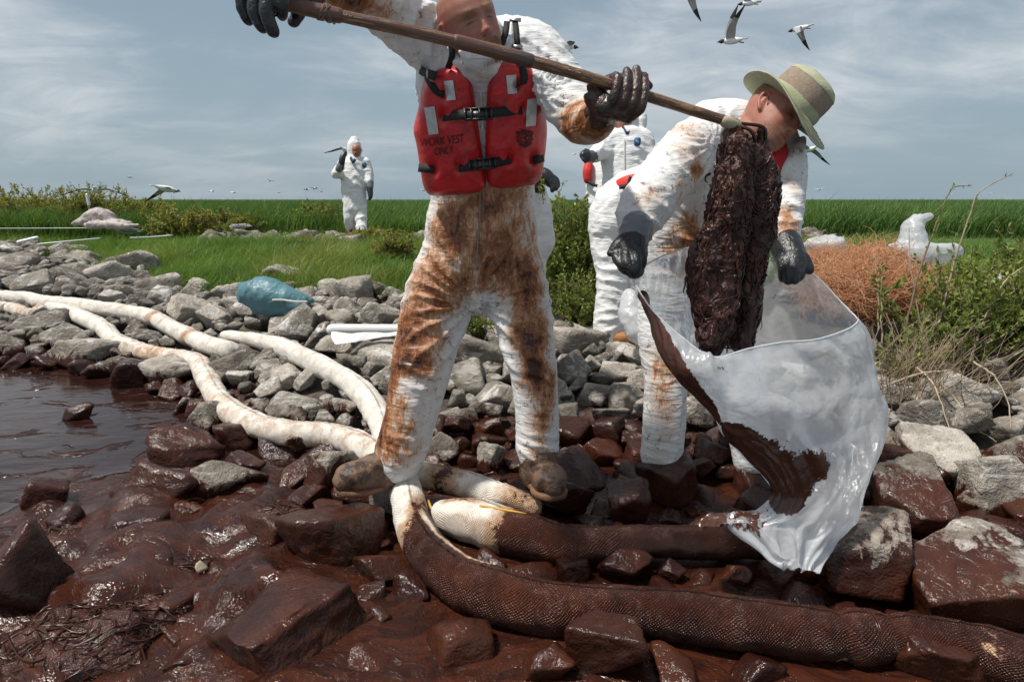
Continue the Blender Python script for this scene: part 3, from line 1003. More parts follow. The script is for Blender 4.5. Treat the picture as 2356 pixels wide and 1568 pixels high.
B(2140, 1186, 205, 180, 0.20, 'brown-topped block with a pale patch, second back from the boom', 50, cuts=7, zbase=0.0, sub=5)
B(2262, 1385, 290, 205, 0.205, 'broad pale rock smeared brown at the right edge above the boom', 51, cuts=8, zbase=0.0, sub=5, guano=1.0)
B(2190, 1540, 220, 110, 0.16, 'brown rock below the boom in the bottom right corner', 52, cuts=8, zbase=0.0, sub=5)
B(2205, 1085, 190, 150, 0.08, 'large craggy grey rock near the right edge, behind the brown-topped block', 53, cuts=12, zbase=0.02, sub=5, guano=0.3, rough=0.12)
B(2325, 1140, 160, 160, 0.10, 'craggy grey rock with brown drips cut by the right edge', 71, cuts=12, zbase=0.02, sub=5, guano=0.3, rough=0.12)
B(2260, 1180, 90, 80, 0.10, 'small grey rock in front of the craggy pair at right', 72, zbase=0.0)
B(2146, 962, 126, 74, 0.0, 'smooth grey rock under the bare twigs', 54, zbase=0.2)
B(2040, 1032, 120, 74, 0.17, 'rock with white rim next to the bag', 55, zbase=0.08)
B(2140, 1028, 92, 56, 0.0, 'small dark rock with a white-splashed top', 56, zbase=0.13, guano=1.2)
B(2330, 1005, 96, 72, 0.0, 'pale white-topped rock at the right edge', 57, guano=1.0)
B(2210, 922, 220, 100, 0.0, 'long brown-grey rock lying in the shrub\'s shade', 58, zbase=0.2)
B(2035, 1110, 96, 90, 2, 'small glistening oily rock beside the bag\'s bottom', 59, zbase=0.03)
B(1395, 1515, 190, 130, 2, 'oily blocky rock at the bottom edge in front of the boom', 60, cuts=8, zbase=0.0, sub=5)
B(1320, 1328, 84, 56, 2, 'oily rounded rock wedged between the two dark booms', 61, zbase=0.0)
B(1440, 1318, 130, 76, 2, 'oily rock right of the wedged one between the booms', 62, zbase=0.0)
B(1545, 1322, 70, 52, 2, 'small oily nub between the dark booms', 63, zbase=0.0)
B(1815, 1335, 130, 66, 2, 'dark wet rock under the bag\'s hanging tip', 64, zbase=0.0)
B(2290, 876, 120, 96, 0.0, 'dark grey rock in the shade below the leafy shrub', 65)
B(2245, 1245, 90, 70, 2, 'small dark rock in the gap behind the brown block', 66, zbase=0.0)
B(1480, 1060, 90, 60, 2, 'low oily rock left of the bending worker\'s cuff', 67, zbase=0.0)
B(320, 612, 70, 60, 0.0, 'tall white-stained rock standing in the grass edge', 68, guano=1.6)
B(650, 640, 90, 52, 0.0, 'pale rock at the grass edge behind the teal sack', 69, guano=0.8)
B(240, 640, 104, 64, 0.0, 'large pale rock high on the bank, left', 70, guano=0.9)

BPX = [[(0, 686), (70, 688), (110, 702), (180, 727), (240, 757), (268, 786), (330, 810), (400, 824), (455, 834), (474, 868), (508, 925), (570, 972), (660, 997), (760, 1003), (830, 1026), (905, 1075)],
       [(92, 694), (170, 701), (240, 711), (335, 727), (415, 764), (475, 792), (528, 806)], [(516, 772), (600, 784), (680, 812), (760, 854), (828, 898), (862, 944), (882, 990), (900, 1050)],
       [(930, 1108), (990, 1278), (1175, 1378)], [(925, 1082), (1225, 1166)], [(1022, 1186), (1180, 1222), (1400, 1252), (1800, 1245)], [(764, 765), (930, 765)], [(575, 690), (690, 700)]]
BW = []
for row in BPX:
    q = crom(np.array(row, float), 60)
    BW += [GT(a, b + 12, 0.0)[:2] for a, b in q]
BW = np.array(BW)
BW2 = [G(a, b, 0.06)[:2] for row in ([(930, 1108), (938, 1150), (952, 1210), (990, 1278), (1065, 1336), (1175, 1378), (1320, 1404), (1480, 1404), (1700, 1432), (1900, 1456), (2080, 1466), (2250, 1500), (2420, 1545)], [(925, 1082), (1225, 1166)], [(1022, 1186), (1180, 1222), (1400, 1252), (1800, 1245)]) for a, b in crom(np.array(row, float), 90)]
BW2 = np.array(BW2)
rr = np.random.default_rng(5)
cand = []
tries = 0
taken = np.array([(a, b, c) for a, b, c in KEY])
pts = [tuple(t_) for t_ in taken]
cell = {}


def near_ok(x, y, r, tight):
    kx, ky = int(x / 0.4), int(y / 0.4)
    for i in range(kx - 2, kx + 3):
        for j in range(ky - 2, ky + 3):
            for (a, b, c) in cell.get((i, j), ()):
                if (a - x) ** 2 + (b - y) ** 2 < (tight * (c + r)) ** 2:
                    return False
    return True


def add_cell(x, y, r):
    cell.setdefault((int(x / 0.4), int(y / 0.4)), []).append((x, y, r))


for a_, b_, c_ in pts:
    add_cell(a_, b_, c_ * 0.75)
scat = []
for r0, r1, n_, tight in ((0.13, 0.20, 700, 0.80), (0.085, 0.13, 7000, 0.78), (0.05, 0.08, 12000, 0.70)):
    for _ in range(n_):
        y = rr.uniform(2.0, 11.0)
        x = rr.uniform(-0.95, 0.95) * y
        if x > 3.5 or x < -8:
            continue
        sh = float(np.interp(x, SHX, SHY))
        vg = float(np.interp(x, VGX, VGY))
        d = y - sh
        if d < -0.12 - 0.25 * (x > -0.6) or y > vg + rr.uniform(-0.1, 0.5):
            continue
        if x > 1.5 and y > 3.4 and y < 4.9:
            continue
        r = rr.uniform(r0, r1) * (0.8 if (x > -1 and y < 3.6) else 1.0)
        bd = np.sqrt(((BW - np.array((x, y))) ** 2).sum(1).min())
        if bd < 0.055 + 0.75 * r and r > 0.06:
            continue
        if not near_ok(x, y, r, tight):
            continue
        add_cell(x, y, r)
        scat.append((x, y, r))
# a pale rubble crest where the far worker walks
for _ in range(150):
    x = rr.uniform(-5.2, 6.0)
    y = 11.3 + rr.normal() * 0.35 + 0.08 * x
    if -0.3 < x < 4:
        continue
    scat.append((x, y, rr.uniform(0.08, 0.2)))


SUNK = []
for _ in range(4000):                                  # half-drowned stones under the thick oil
    px_, py_ = rr.uniform(-20, 2380), rr.uniform(1080, 1560)
    if px_ < 560 and py_ < 1140 or (px_ < 250 and py_ < 1230):
        continue
    if 880 < px_ < 1300 and py_ > 1380 and rr.random() < 0.93:
        continue
    q = G(px_, py_, 0.0)
    r = rr.uniform(0.045, 0.11) * (1.1 if px_ < 800 else 0.85)
    bd = np.sqrt(((BW2 - q[:2]) ** 2).sum(1).min())
    if bd < 0.07 + 0.7 * r or not near_ok(q[0], q[1], r, 0.95):
        continue
    add_cell(q[0], q[1], r)
    SUNK.append((q[0], q[1], r))
    if len(SUNK) > 85:
        break


def vis(x, y, r):
    px, py, d = proj((x, y, float(HT(x, y)) + 0.05))
    ok = (-80 < px[0] < 2440) and py[0] < 1650
    return (r / d[0]) if ok else 0.0


scat = [(x, y, r, vis(x, y, r)) for x, y, r in scat]
scat = sorted([s_ for s_ in scat if s_[3] > 0], key=lambda s_: -s_[3])
small = []
for k, (x, y, r, vv_) in enumerate(scat):
    rot = (rr.uniform(0, 6.28), rr.normal() * 0.25, rr.normal() * 0.25)
    sc_ = np.array((r * rr.uniform(0.95, 1.35), r * rr.uniform(0.8, 1.1), r * rr.uniform(0.55, 0.85)))
    z = float(HT(x, y)) + sc_[2] * rr.uniform(0.35, 0.65) + (0.06 if r < 0.09 else 0.02)
    if k < 210:
        o = bpy.data.objects.new('stone', STONE_ME[k % 20])
        COL.objects.link(o)
        o.location = (x, y, z)
        o.rotation_euler = (rot[1], rot[2], rot[0])
        o.scale = sc_
        o['oil_line'] = 0.10 + 0.03 * rr.normal() if y < 4.9 else -1.0
        if x > -0.9 and y < 3.0:
            o['oil_line'] = 0.16 + 0.08 * rr.random()
        o['guano'] = float(max(0, rr.normal() * 0.6 + 0.4)) + (0.9 if y > 8 else 0)
        o.parent = go
    else:
        v, f = STONES_LO[k % 20]
        small.append((v * sc_ @ rotm(*rot).T + np.array((x, y, z)), f))
for k, (x, y, r) in enumerate(SUNK):
    o = bpy.data.objects.new('stone', STONE_ME[(k * 7) % 20])
    COL.objects.link(o)
    zs = r * rr.uniform(0.5, 0.75)
    o.location = (x, y, zs * rr.uniform(-0.15, 0.45) + (0.03 if x < -0.3 else 0.0))
    o.rotation_euler = (rr.normal() * 0.2, rr.normal() * 0.2, rr.uniform(0, 6.28))
    o.scale = (r * rr.uniform(1.0, 1.5), r, zs)
    o['oil_line'] = 2.0
    o['guano'] = 0.0
    o.parent = go
v, f = join(small)
o = put('rubble', v, f, MAT['rock'], parent=go)
o['oil_line'] = 0.11
o['guano'] = 0.45
o['kind'] = 'stuff'
# ------------------------------------------------------------------ containment booms
def tubes(paths, radii, sides=4):
    """many thin tubes in one mesh: paths (n,k,3), radii (n,k)"""
    n, k, _ = paths.shape
    T = np.gradient(paths, axis=1)
    T /= np.linalg.norm(T, axis=2, keepdims=True) + 1e-9
    ref = np.where(np.abs(T[..., 2:3]) < 0.9, np.array((0, 0, 1.0)), np.array((1.0, 0, 0)))
    A = np.cross(T, ref)
    A /= np.linalg.norm(A, axis=2, keepdims=True) + 1e-9
    Bv = np.cross(T, A)
    th = np.arange(sides) * 2 * math.pi / sides
    V = paths[:, :, None, :] + radii[:, :, None, None] * (A[:, :, None, :] * np.cos(th)[None, None, :, None] + Bv[:, :, None, :] * np.sin(th)[None, None, :, None])
    V = V.reshape(-1, 3)
    i, j, s = np.meshgrid(np.arange(n), np.arange(k - 1), np.arange(sides), indexing='ij')
    b = i * k * sides + j * sides
    s2 = (s + 1) % sides
    F = np.stack([b + s, b + s2, b + sides + s2, b + sides + s], -1).reshape(-1, 4)
    return V, [F]


def boom(label, pts, rad, oilf, lift=0.07, seed=0, z=None, name='boom', pinch=(), rings=True, n=36):
    P = []
    for i, p in enumerate(pts):
        if z is not None:
            P.append(G(p[0], p[1], z[i] if hasattr(z, '__len__') else z))
        else:
            q = GT(p[0], p[1], lift)
            if q[2] < lift:
                q = G(p[0], p[1], lift)
            P.append(q)
    P = np.array(P)
    rad = np.broadcast_to(np.asarray(rad, float), (len(P),)) if not hasattr(rad, '__len__') else np.asarray(rad, float)
    L = np.linalg.norm(np.diff(P, axis=0), axis=1).sum()
    m = int(L / 0.014)
    v, f, (S, TH) = loft(P, rad, (0, 0, 1), n=n, m=m)
    c = crom(np.hstack([P, rad[:, None]]), m)
    nr = normals_of(v, f)
    # lumps of stuffing, creases at the bends, sag onto the stones
    wob = 0.011 * fbm(v * 6.0 + seed, 3, seed) + 0.004 * ridge(v * 22 + seed, 2, seed + 1)
    T = frame(c[:, :3])
    curv = np.linalg.norm(np.gradient(T, axis=0), axis=1)
    curv = np.concatenate([[0] * 3, curv, [0] * 3])
    cv = np.concatenate([np.repeat(curv, n), [0, 0]])[:len(v)]
    wob += -0.012 * np.clip(cv * 6, 0, 1) * (0.5 + 0.5 * np.sin(S * 210 + 3 * np.sin(TH)))
    for s0 in pinch:
        wob += -0.012 * np.exp(-((S - s0 * L) / 0.018) ** 2)
    v = v + nr * wob[:, None]
    flat = np.clip(-(np.sin(0)), 0, 1)
    oil = oilf(S / L, np.cos(TH), np.sin(TH), v)
    R = np.concatenate([np.repeat(np.concatenate([[rad[0]] * 3, c[:, 3], [rad[-1]] * 3]), n), [rad[0], rad[-1]]])[:len(v)]
    o = tag(put(name, v, f, MAT['boom'], attrs={'along': S, 'around': TH * R, 'oil': oil}), label, 'boom', 'absorbent booms along the shore')
    for s0 in pinch:                                   # cord tied round the boom at each waist
        k = int(np.clip(s0, 0.02, 0.98) * (m - 1))
        t_ = T[k]
        a_ = unit(np.cross(t_, (0, 0, 1)))
        b_ = np.cross(t_, a_)
        rad_ = c[k, 3] * 0.93
        ang = np.linspace(0, 4 * math.pi, 50)
        P_ = np.array([c[k, :3] + rad_ * (a_ * math.cos(q) + b_ * math.sin(q)) + t_ * 0.006 * math.sin(q * 0.5) for q in ang])
        vv, ff = tubes(P_[None], np.full((1, 50), 0.0032), 5)
        put('tie', vv, ff, MAT['strand' if z is not None else 'whiterope'], o)
    return o


def oil_low(a, b, base=0.0):
    return lambda s, ct, st, v: base + np.clip(a - b * (v[:, 2] - 0.0), 0, 0.62) + 0.0 * s


boom('long white absorbent boom snaking from upper left to the left boot',
     [(-60, 682), (20, 686), (70, 688), (110, 702), (180, 727), (240, 757), (268, 786), (330, 810), (400, 824), (455, 834), (474, 868), (508, 925), (570, 972), (660, 997), (760, 1003), (830, 1026), (905, 1075)],
     0.064, lambda s, ct, st, v: 0.11 + 0.10 * smooth01(s, 0.3, 0.5) + 0.42 * smooth01(-ct, 0.2, 0.9) * smooth01(s, 0.25, 0.45) + 0.12 * np.exp(-((s - 0.52) / 0.03) ** 2), 0.10, 3, pinch=(0.36, 0.47))
boom('white boom lying behind the main one, ending among grey rocks',
     [(92, 694), (170, 701), (240, 711), (335, 727), (415, 764), (475, 792), (528, 806)], 0.062,
     lambda s, ct, st, v: 0.14 + 0.22 * np.exp(-((s - 0.55) / 0.02) ** 2) + 0.2 * np.exp(-((s - 0.8) / 0.03) ** 2), 0.13, 8, pinch=(0.55, 0.8))
boom('white boom running down behind the central worker\'s shin',
     [(516, 772), (600, 784), (680, 812), (760, 854), (828, 898), (862, 944), (882, 990), (900, 1050)], [0.034, 0.05, 0.06, 0.062, 0.062, 0.062, 0.06, 0.055],
     lambda s, ct, st, v: 0.13 + 0.25 * smooth01(-ct, 0.4, 1.0) * s, 0.13, 13)
boom('short white boom end curling in at the left edge',
     [(-60, 703), (20, 708), (62, 722), (88, 716), (104, 698)], [0.05, 0.055, 0.05, 0.045, 0.04],
     lambda s, ct, st, v: 0.1 + 0.2 * s, 0.10, 17)
boom('thick oil-soaked boom curving across the foreground with a white end',
     [(930, 1108), (938, 1150), (952, 1210), (990, 1278), (1065, 1336), (1175, 1378), (1320, 1404), (1480, 1404), (1700, 1432), (1900, 1456), (2080, 1466), (2250, 1500), (2420, 1545)],
     [0.052, 0.062, 0.066, 0.07, 0.074, 0.076, 0.075, 0.068, 0.070, 0.073, 0.066, 0.071, 0.07],
     lambda s, ct, st, v: np.clip(0.06 + 1.0 * smooth01(s + 0.06 * fbm(v * 9, 3, 4) - 0.03 * st, 0.085, 0.23), 0, 1)
     - 0.75 * smooth01(s, 0.12, 0.16) * (1 - smooth01(s, 0.33, 0.37)) * np.exp(-((st + 0.55) / 0.22) ** 2) * (ct > 0)
     - 0.6 * np.exp(-((s - 0.795) / 0.012) ** 2) * smooth01(-ct, -0.2, 0.4) - 0.45 * np.exp(-((s - 0.96) / 0.03) ** 2),
     seed=21, z=[0.15, 0.13, 0.10, 0.085, 0.075, 0.075, 0.07, 0.075, 0.075, 0.07, 0.07, 0.07, 0.07], pinch=(0.86, 0.80), n=44)
boom('stained white boom tail passing under the right boot',
     [(925, 1082), (1000, 1098), (1080, 1118), (1150, 1140), (1225, 1166)], [0.05, 0.052, 0.054, 0.05, 0.04],
     lambda s, ct, st, v: 0.12 + 0.42 * np.exp(-((s - 0.42) / 0.14) ** 2) + 0.3 * smooth01(s, 0.75, 0.95), seed=29, z=[0.15, 0.13, 0.12, 0.11, 0.08])
boom('netted boom with pale end lying behind the foreground boom',
     [(1022, 1186), (1090, 1196), (1180, 1222), (1290, 1250), (1400, 1252), (1520, 1245), (1660, 1243), (1800, 1245)], [0.058, 0.08, 0.082, 0.066, 0.058, 0.056, 0.058, 0.06],
     lambda s, ct, st, v: np.clip(0.22 + 0.9 * smooth01(s, 0.20, 0.36) + 0.35 * np.exp(-((s - 0.1) / 0.06) ** 2) * (st < 0.3) - 0.1 * (ct > 0.6) * (s < 0.25), 0, 1), seed=33, z=0.075, n=40)
boom('oil-soaked boom disappearing behind the brown blocks at right',
     [(1950, 1205), (2060, 1270), (2190, 1312), (2300, 1340), (2430, 1372)], 0.06,
     lambda s, ct, st, v: 0.72 - 0.5 * smooth01(-ct, 0.3, 0.9), seed=37, z=0.09)


# ------------------------------------------------------------------ grasses
def blades(x, y, z, h, wd, lean, r, tint):
    n = len(x)
    a = r.uniform(0, 2 * math.pi, n)
    dx, dy = np.cos(a), np.sin(a)
    la = r.uniform(0, 2 * math.pi, n)
    lx, ly = np.cos(la) * lean * h + 0.15 * h, np.sin(la) * lean * h
    b = np.stack([x, y, z], 1)
    side = np.stack([dx * wd, dy * wd, np.zeros(n)], 1)
    mid = b + np.stack([lx * 0.35, ly * 0.35, h * 0.55], 1)
    tip = b + np.stack([lx, ly, h * (1 - 0.25 * lean)], 1)
    V = np.stack([b - side, b + side, mid + side * 0.75, mid - side * 0.75, tip], 1).reshape(-1, 3)
    k = np.arange(n) * 5
    F4 = np.stack([k, k + 1, k + 2, k + 3], 1)
    F3 = np.stack([k + 3, k + 2, k + 4], 1)
    return V, [F4, F3], np.repeat(tint, 5)


def veg_line(x):
    return np.interp(x, VGX, VGY)


gr = np.random.default_rng(31)
n = 260000
y = gr.uniform(4.3, 12.5, n)
x = gr.uniform(-0.9, 0.95, n) * y
dl = y - veg_line(x) + 0.5 * vnoise(np.stack([x * 1.3, y * 1.3, x * 0], 1), 3)
keep = (dl > 0.05) & (x < 6.5)
crest = np.abs(y - (11.3 + 0.08 * x)) < 0.55 + 0.25 * vnoise(np.stack([x * 2, y * 2, x * 0], 1), 9)
keep &= ~(crest & ((x < -0.3) | (x > 4)) & (gr.random(n) < 0.9))
keep &= ~((x > 1.5) & (y < 6.0))
keep &= (fbm(np.stack([x * 0.9, y * 0.9, x * 0], 1), 2, 4) > -0.55)
x, y, dl = x[keep], y[keep], dl[keep]
h = gr.uniform(0.12, 0.30, len(x)) * (1 - 0.6 * smooth01(y, 9.3, 10.6) * (1 - smooth01(y, 11.6, 12))) * (0.6 + 0.4 * smooth01(dl, 0, 0.8)) * (1 + 0.45 * vnoise(np.stack([x * 1.1, y * 1.1, x * 0], 1), 6))
V, F, T = blades(x, y, HT(x, y) - 0.02, h, gr.uniform(0.0022, 0.0042, len(x)), gr.uniform(0.2, 0.8, len(x)), gr,
                 np.clip(0.5 + 0.45 * vnoise(np.stack([x * 0.8, y * 0.8, x * 0], 1), 5) + 0.2 * gr.normal(size=len(x)), 0, 1))
tag(put('bank_grass', V, F, MAT['grass'], smooth=False, attrs={'tint': T}), 'short bright green grass growing over the top of the rocky bank', 'grass', None, 'stuff')

n = 90000
y = gr.uniform(4.8, 11.0, n)
x = gr.uniform(-0.9, 0.6, n) * y
q = np.stack([x * 0.9, y * 0.9, x * 0], 1)
msk = fbm(q, 3, 51)
keep = (y - veg_line(x) > 0.25) & (x < 1.2) & (msk > 0.08 + 0.35 * gr.random(n) - 0.1) & ~(np.abs(y - (11.3 + 0.08 * x)) < 0.5)
x, y, msk = x[keep], y[keep], msk[keep]
h = gr.uniform(0.14, 0.42, len(x)) * (0.7 + 0.6 * np.clip(msk, 0, 1))
V, F, T = blades(x, y, HT(x, y) - 0.02, h, gr.uniform(0.002, 0.0045, len(x)), gr.uniform(0.3, 1.0, len(x)), gr, np.clip(0.35 + 0.5 * gr.random(len(x)) + 0.5 * msk, 0, 1))
tag(put('bank_weeds', V, F, MAT['weed'], smooth=False, attrs={'tint': T}), 'taller ragged yellow-green weeds standing in patches of the bank grass', 'weeds', None, 'stuff')

n = 230000
u = gr.uniform(0, 1, n)
y = 11.9 * (95 / 11.9) ** (u ** 1.15)
x = gr.uniform(-1.05, 1.05, n) * y
keep = y > 11.7 + 0.08 * x + 0.5 * vnoise(np.stack([x * 0.7, y * 0.7, x * 0], 1), 13)
keep |= (x > 1.0) & (y > 8.5) & (y < 14)
x, y = x[keep], y[keep]
pp = np.stack([x * 0.30, y * 0.22, x * 0], 1)
h = (0.66 + 0.14 * fbm(pp * 1.5, 3, 7) + 0.06 * gr.normal(size=len(x))) * np.where(y < 14, 0.78 + 0.22 * smooth01(y, 11, 14), 1)
h = np.where(gr.random(len(x)) < 0.012, h * gr.uniform(1.1, 1.3, len(x)), h) + 0.05 * (fbm(pp * 3, 2, 27) > 0.35)
V, F, T = blades(x, y, HT(x, y) - 0.02, h, 0.0035 + 0.00055 * y, gr.uniform(0.25, 0.6, len(x)), gr, np.clip(0.5 + 0.6 * fbm(pp * 1.6, 3, 17) + 0.18 * gr.normal(size=len(x)), 0, 1))
tag(put('marsh_grass', V, F, MAT['marsh'], smooth=False, attrs={'tint': T}), 'tall green marsh grass stretching to the horizon behind the workers', 'grass', None, 'stuff')


# ------------------------------------------------------------------ shrubs
def leaves(pos, dirv, size, r, asp=0.42):
    n = len(pos)
    d = dirv / (np.linalg.norm(dirv, axis=1)[:, None] + 1e-9)
    q = r.normal(size=(n, 3))
    s = np.cross(d, q)
    s /= np.linalg.norm(s, axis=1)[:, None] + 1e-9
    nn = np.cross(d, s)
    L = size[:, None]
    a = pos
    b = pos + d * L * 0.5 + s * L * asp * 0.5 + nn * L * 0.07
    c = pos + d * L
    e = pos + d * L * 0.5 - s * L * asp * 0.5 + nn * L * 0.07
    V = np.stack([a, b, c, e], 1).reshape(-1, 3)
    k = np.arange(n) * 4
    return V, [np.stack([k, k + 1, k + 2, k + 3], 1)]


def shrub(label, base, height, spread, stems, per, leaf, mat, seed, lean=(0, 0), group=None, bare=0.0, name='shrub', up=1.0, twigmat=None, srad=0.006):
    r = np.random.default_rng(seed)
    base = np.asarray(base, float)
    k = 9
    n = stems
    a = r.uniform(0, 2 * math.pi, n)
    el = r.uniform(0.25, 1.0, n) ** 0.7
    tgt = np.stack([np.cos(a) * spread[0] * np.sqrt(1 - el ** 2 * 0.8) * r.uniform(0.5, 1.1, n) + lean[0] * el, np.sin(a) * spread[1] * np.sqrt(1 - el ** 2 * 0.8) * r.uniform(0.5, 1.1, n) + lean[1] * el, height * el * r.uniform(0.7, 1.08, n)], 1)
    b0 = base + np.stack([r.normal(size=n) * spread[0] * 0.22, r.normal(size=n) * spread[1] * 0.22, np.zeros(n)], 1)
    t = np.linspace(0, 1, k)
    P = b0[:, None, :] + tgt[:, None, :] * t[None, :, None] ** np.array((1.25, 1.25, 0.9 * up))[None, None, :]
    wob = np.cumsum(r.normal(size=(n, k, 3)) * height * 0.022, axis=1)
    P = P + wob * t[None, :, None]
    R = srad * (1 - 0.75 * t)[None, :] * r.uniform(0.5, 1.2, n)[:, None]
    # side shoots
    ns = n * 3
    pi = r.integers(0, n, ns)
    ti = r.integers(3, k - 1, ns)
    s0 = P[pi, ti]
    ax = P[pi, ti + 1] - P[pi, ti]
    ax /= np.linalg.norm(ax, axis=1)[:, None] + 1e-9
    dv = ax + r.normal(size=(ns, 3)) * 0.75 + np.array((0, 0, 0.25))
    dv /= np.linalg.norm(dv, axis=1)[:, None]
    ln = height * r.uniform(0.10, 0.28, ns)
    t2 = np.linspace(0, 1, 5)
    Q = s0[:, None, :] + dv[:, None, :] * (ln[:, None] * t2[None, :])[:, :, None]
    Q[:, :, 2] += (ln * 0.10)[:, None] * t2[None, :] ** 2
    RQ = srad * 0.38 * (1 - 0.6 * t2)[None, :] * np.ones((ns, 1))
    root = empty(name, base, label, 'shrub', group)
    V1, F1 = tubes(P, R, 4)
    V2, F2 = tubes(Q, RQ, 3)
    v, f = join([(V1, F1), (V2, F2)])
    so = put('stems', v, f, twigmat or MAT['twig'], root)
    # leaves sit along the outer stems and shoots
    nl = stems * per
    use = r.random(nl) < 0.3
    i1 = r.integers(0, n, nl)
    tt_ = r.uniform(0.42 + bare * 0.3, 1.0, nl) * (k - 1)
    j1 = np.minimum(tt_.astype(int), k - 2)
    w1 = (tt_ - j1)[:, None]
    A1 = P[i1, j1] * (1 - w1) + P[i1, j1 + 1] * w1
    i2 = r.integers(0, ns, nl)
    tu = r.uniform(0.1, 1.0, nl) * 4
    j2 = np.minimum(tu.astype(int), 3)
    w2 = (tu - j2)[:, None]
    A2 = Q[i2, j2] * (1 - w2) + Q[i2, j2 + 1] * w2
    pos = np.where(use[:, None], A1, A2)
    ax2 = np.where(use[:, None], P[i1, j1 + 1] - P[i1, j1], dv[i2])
    ax2 = ax2 / (np.linalg.norm(ax2, axis=1)[:, None] + 1e-9)
    dl_ = ax2 * 0.6 + r.normal(size=(nl, 3)) * 0.7 + np.array((0, 0, 0.2))
    V, F = leaves(pos, dl_, leaf * r.uniform(0.6, 1.25, nl), r)
    tint = np.clip(0.45 + 0.3 * r.normal(size=nl) + 0.35 * vnoise(pos * 6, seed), 0, 1)
    put('foliage', V, F, mat, root, False, {'tint': np.repeat(tint, 4)})
    return root


def gz_(px, py, d):
    p = W(px, py, d)
    return (p[0], p[1], float(HT(p[0], p[1])))


shrub('large leafy green shrub with bare twigs at the right edge', gz_(2240, 850, 3.3), 0.70, (0.60, 0.35), 170, 110, 0.034, MAT['shrub'], 41, lean=(0.22, 0.0), bare=0.35, twigmat=MAT['paletwig'])
shrub('second green shrub reaching out of the right edge', gz_(2420, 830, 3.6), 0.72, (0.6, 0.35), 110, 120, 0.034, MAT['shrub'], 42, lean=(-0.15, 0))
shrub('thin leafy shrub growing between bag and straw heap', gz_(2080, 860, 3.2), 0.36, (0.22, 0.2), 60, 26, 0.026, MAT['shrub'], 43, lean=(0.12, 0), bare=0.4, twigmat=MAT['paletwig'])
shrub('dense green bush behind the central worker, right of his leg', gz_(1305, 720, 4.75), 0.86, (0.34, 0.3), 200, 170, 0.036, MAT['shrub'], 44)
shrub('low green bush spreading at the foot of the dense one', gz_(1330, 740, 4.35), 0.5, (0.25, 0.22), 80, 80, 0.026, MAT['shrub'], 45)
shrub('low green weeds seen between the central worker\'s knees', gz_(1105, 775, 4.2), 0.3, (0.2, 0.16), 50, 40, 0.022, MAT['shrub'], 46, bare=0.2)
for i, (px, py, d, h_, sp, lab, mt) in enumerate([
        (90, 520, 13.0, 0.95, 1.0, 'broad olive shrub at far left behind the white sacks', 'yshrub'),
        (215, 520, 12.6, 1.05, 0.7, 'tallest olive shrub at far left beside the stake', 'yshrub'),
        (20, 520, 13.5, 0.9, 0.9, 'olive shrub touching the left edge of the picture', 'yshrub'),
        (330, 515, 12.8, 0.8, 0.8, 'olive shrub behind the pink tarpaulin', 'yshrub'),
        (430, 540, 10.9, 0.62, 0.7, 'sprawling yellow-green shrub right of the tarpaulin', 'yshrub'),
        (520, 530, 11.6, 0.55, 0.6, 'yellow-green shrub left of the standing gull', 'yshrub'),
        (735, 535, 12.4, 0.62, 0.55, 'yellowish shrub left of the far worker\'s legs', 'yshrub'),
        (660, 525, 12.6, 0.45, 0.5, 'low yellowish shrub right of the standing gull', 'yshrub'),
        (905, 600, 7.6, 0.42, 0.3, 'wispy yellow-green shrub beside the central worker\'s hip', 'yshrub'),
        (870, 545, 10.6, 0.25, 0.5, 'low weeds around the far worker\'s boots', 'yshrub')]):
    shrub(lab, gz_(px, py, d), h_, (sp, sp * 0.6), 110, 90, 0.055 if d > 9 else 0.03, MAT[mt], 60 + i, group='shrubs on the bank', srad=0.008)


# dry brush under the shrub
db = empty('dry_brush', gz_(2090, 880, 3.1), 'bundle of dead brown stems between the clear sack and the leafy shrub', 'brush')
rd_ = np.random.default_rng(77)
nD = 260
b0 = np.array(gz_(2110, 900, 3.05)) + rd_.normal(size=(nD, 3)) * np.array((.16, .10, 0))
tg = np.stack([rd_.normal(size=nD) * .16 + .06, rd_.normal(size=nD) * .12, rd_.uniform(.15, .46, nD)], 1)
tD = np.linspace(0, 1, 7)
PD = b0[:, None, :] + tg[:, None, :] * tD[None, :, None] ** np.array((1.3, 1.3, .9)) + np.cumsum(rd_.normal(size=(nD, 7, 3)) * .008, axis=1)
v, f = tubes(PD, np.outer(rd_.uniform(.001, .0032, nD), np.linspace(1, .5, 7)), 4)
put('stems', v, f, MAT['drystem'], db)['kind'] = 'stuff'


def twig(label, pts, r0=0.006, mat='paletwig', lv=0, seed=1):
    P = crom(np.array([W(*p) for p in pts]), 26)
    r = np.random.default_rng(seed)
    P += np.cumsum(r.normal(size=P.shape) * 0.002, axis=0)
    root = empty('twig', P[0], label, 'twig', 'bare twigs by the shrub')
    v, f = tubes(P[None], np.linspace(r0, r0 * 0.35, 26)[None], 6)
    put('stalk', v, f, MAT[mat], root)
    if lv:
        i = r.integers(9, 25, lv)
        V, F = leaves(P[i], r.normal(size=(lv, 3)) + np.array((0.3, 0, 0.5)), r.uniform(0.012, 0.028, lv), r)
        put('foliage', V, F, MAT['shrub'], root, False, {'tint': np.repeat(r.uniform(0.2, 0.9, lv), 4)})
    return root


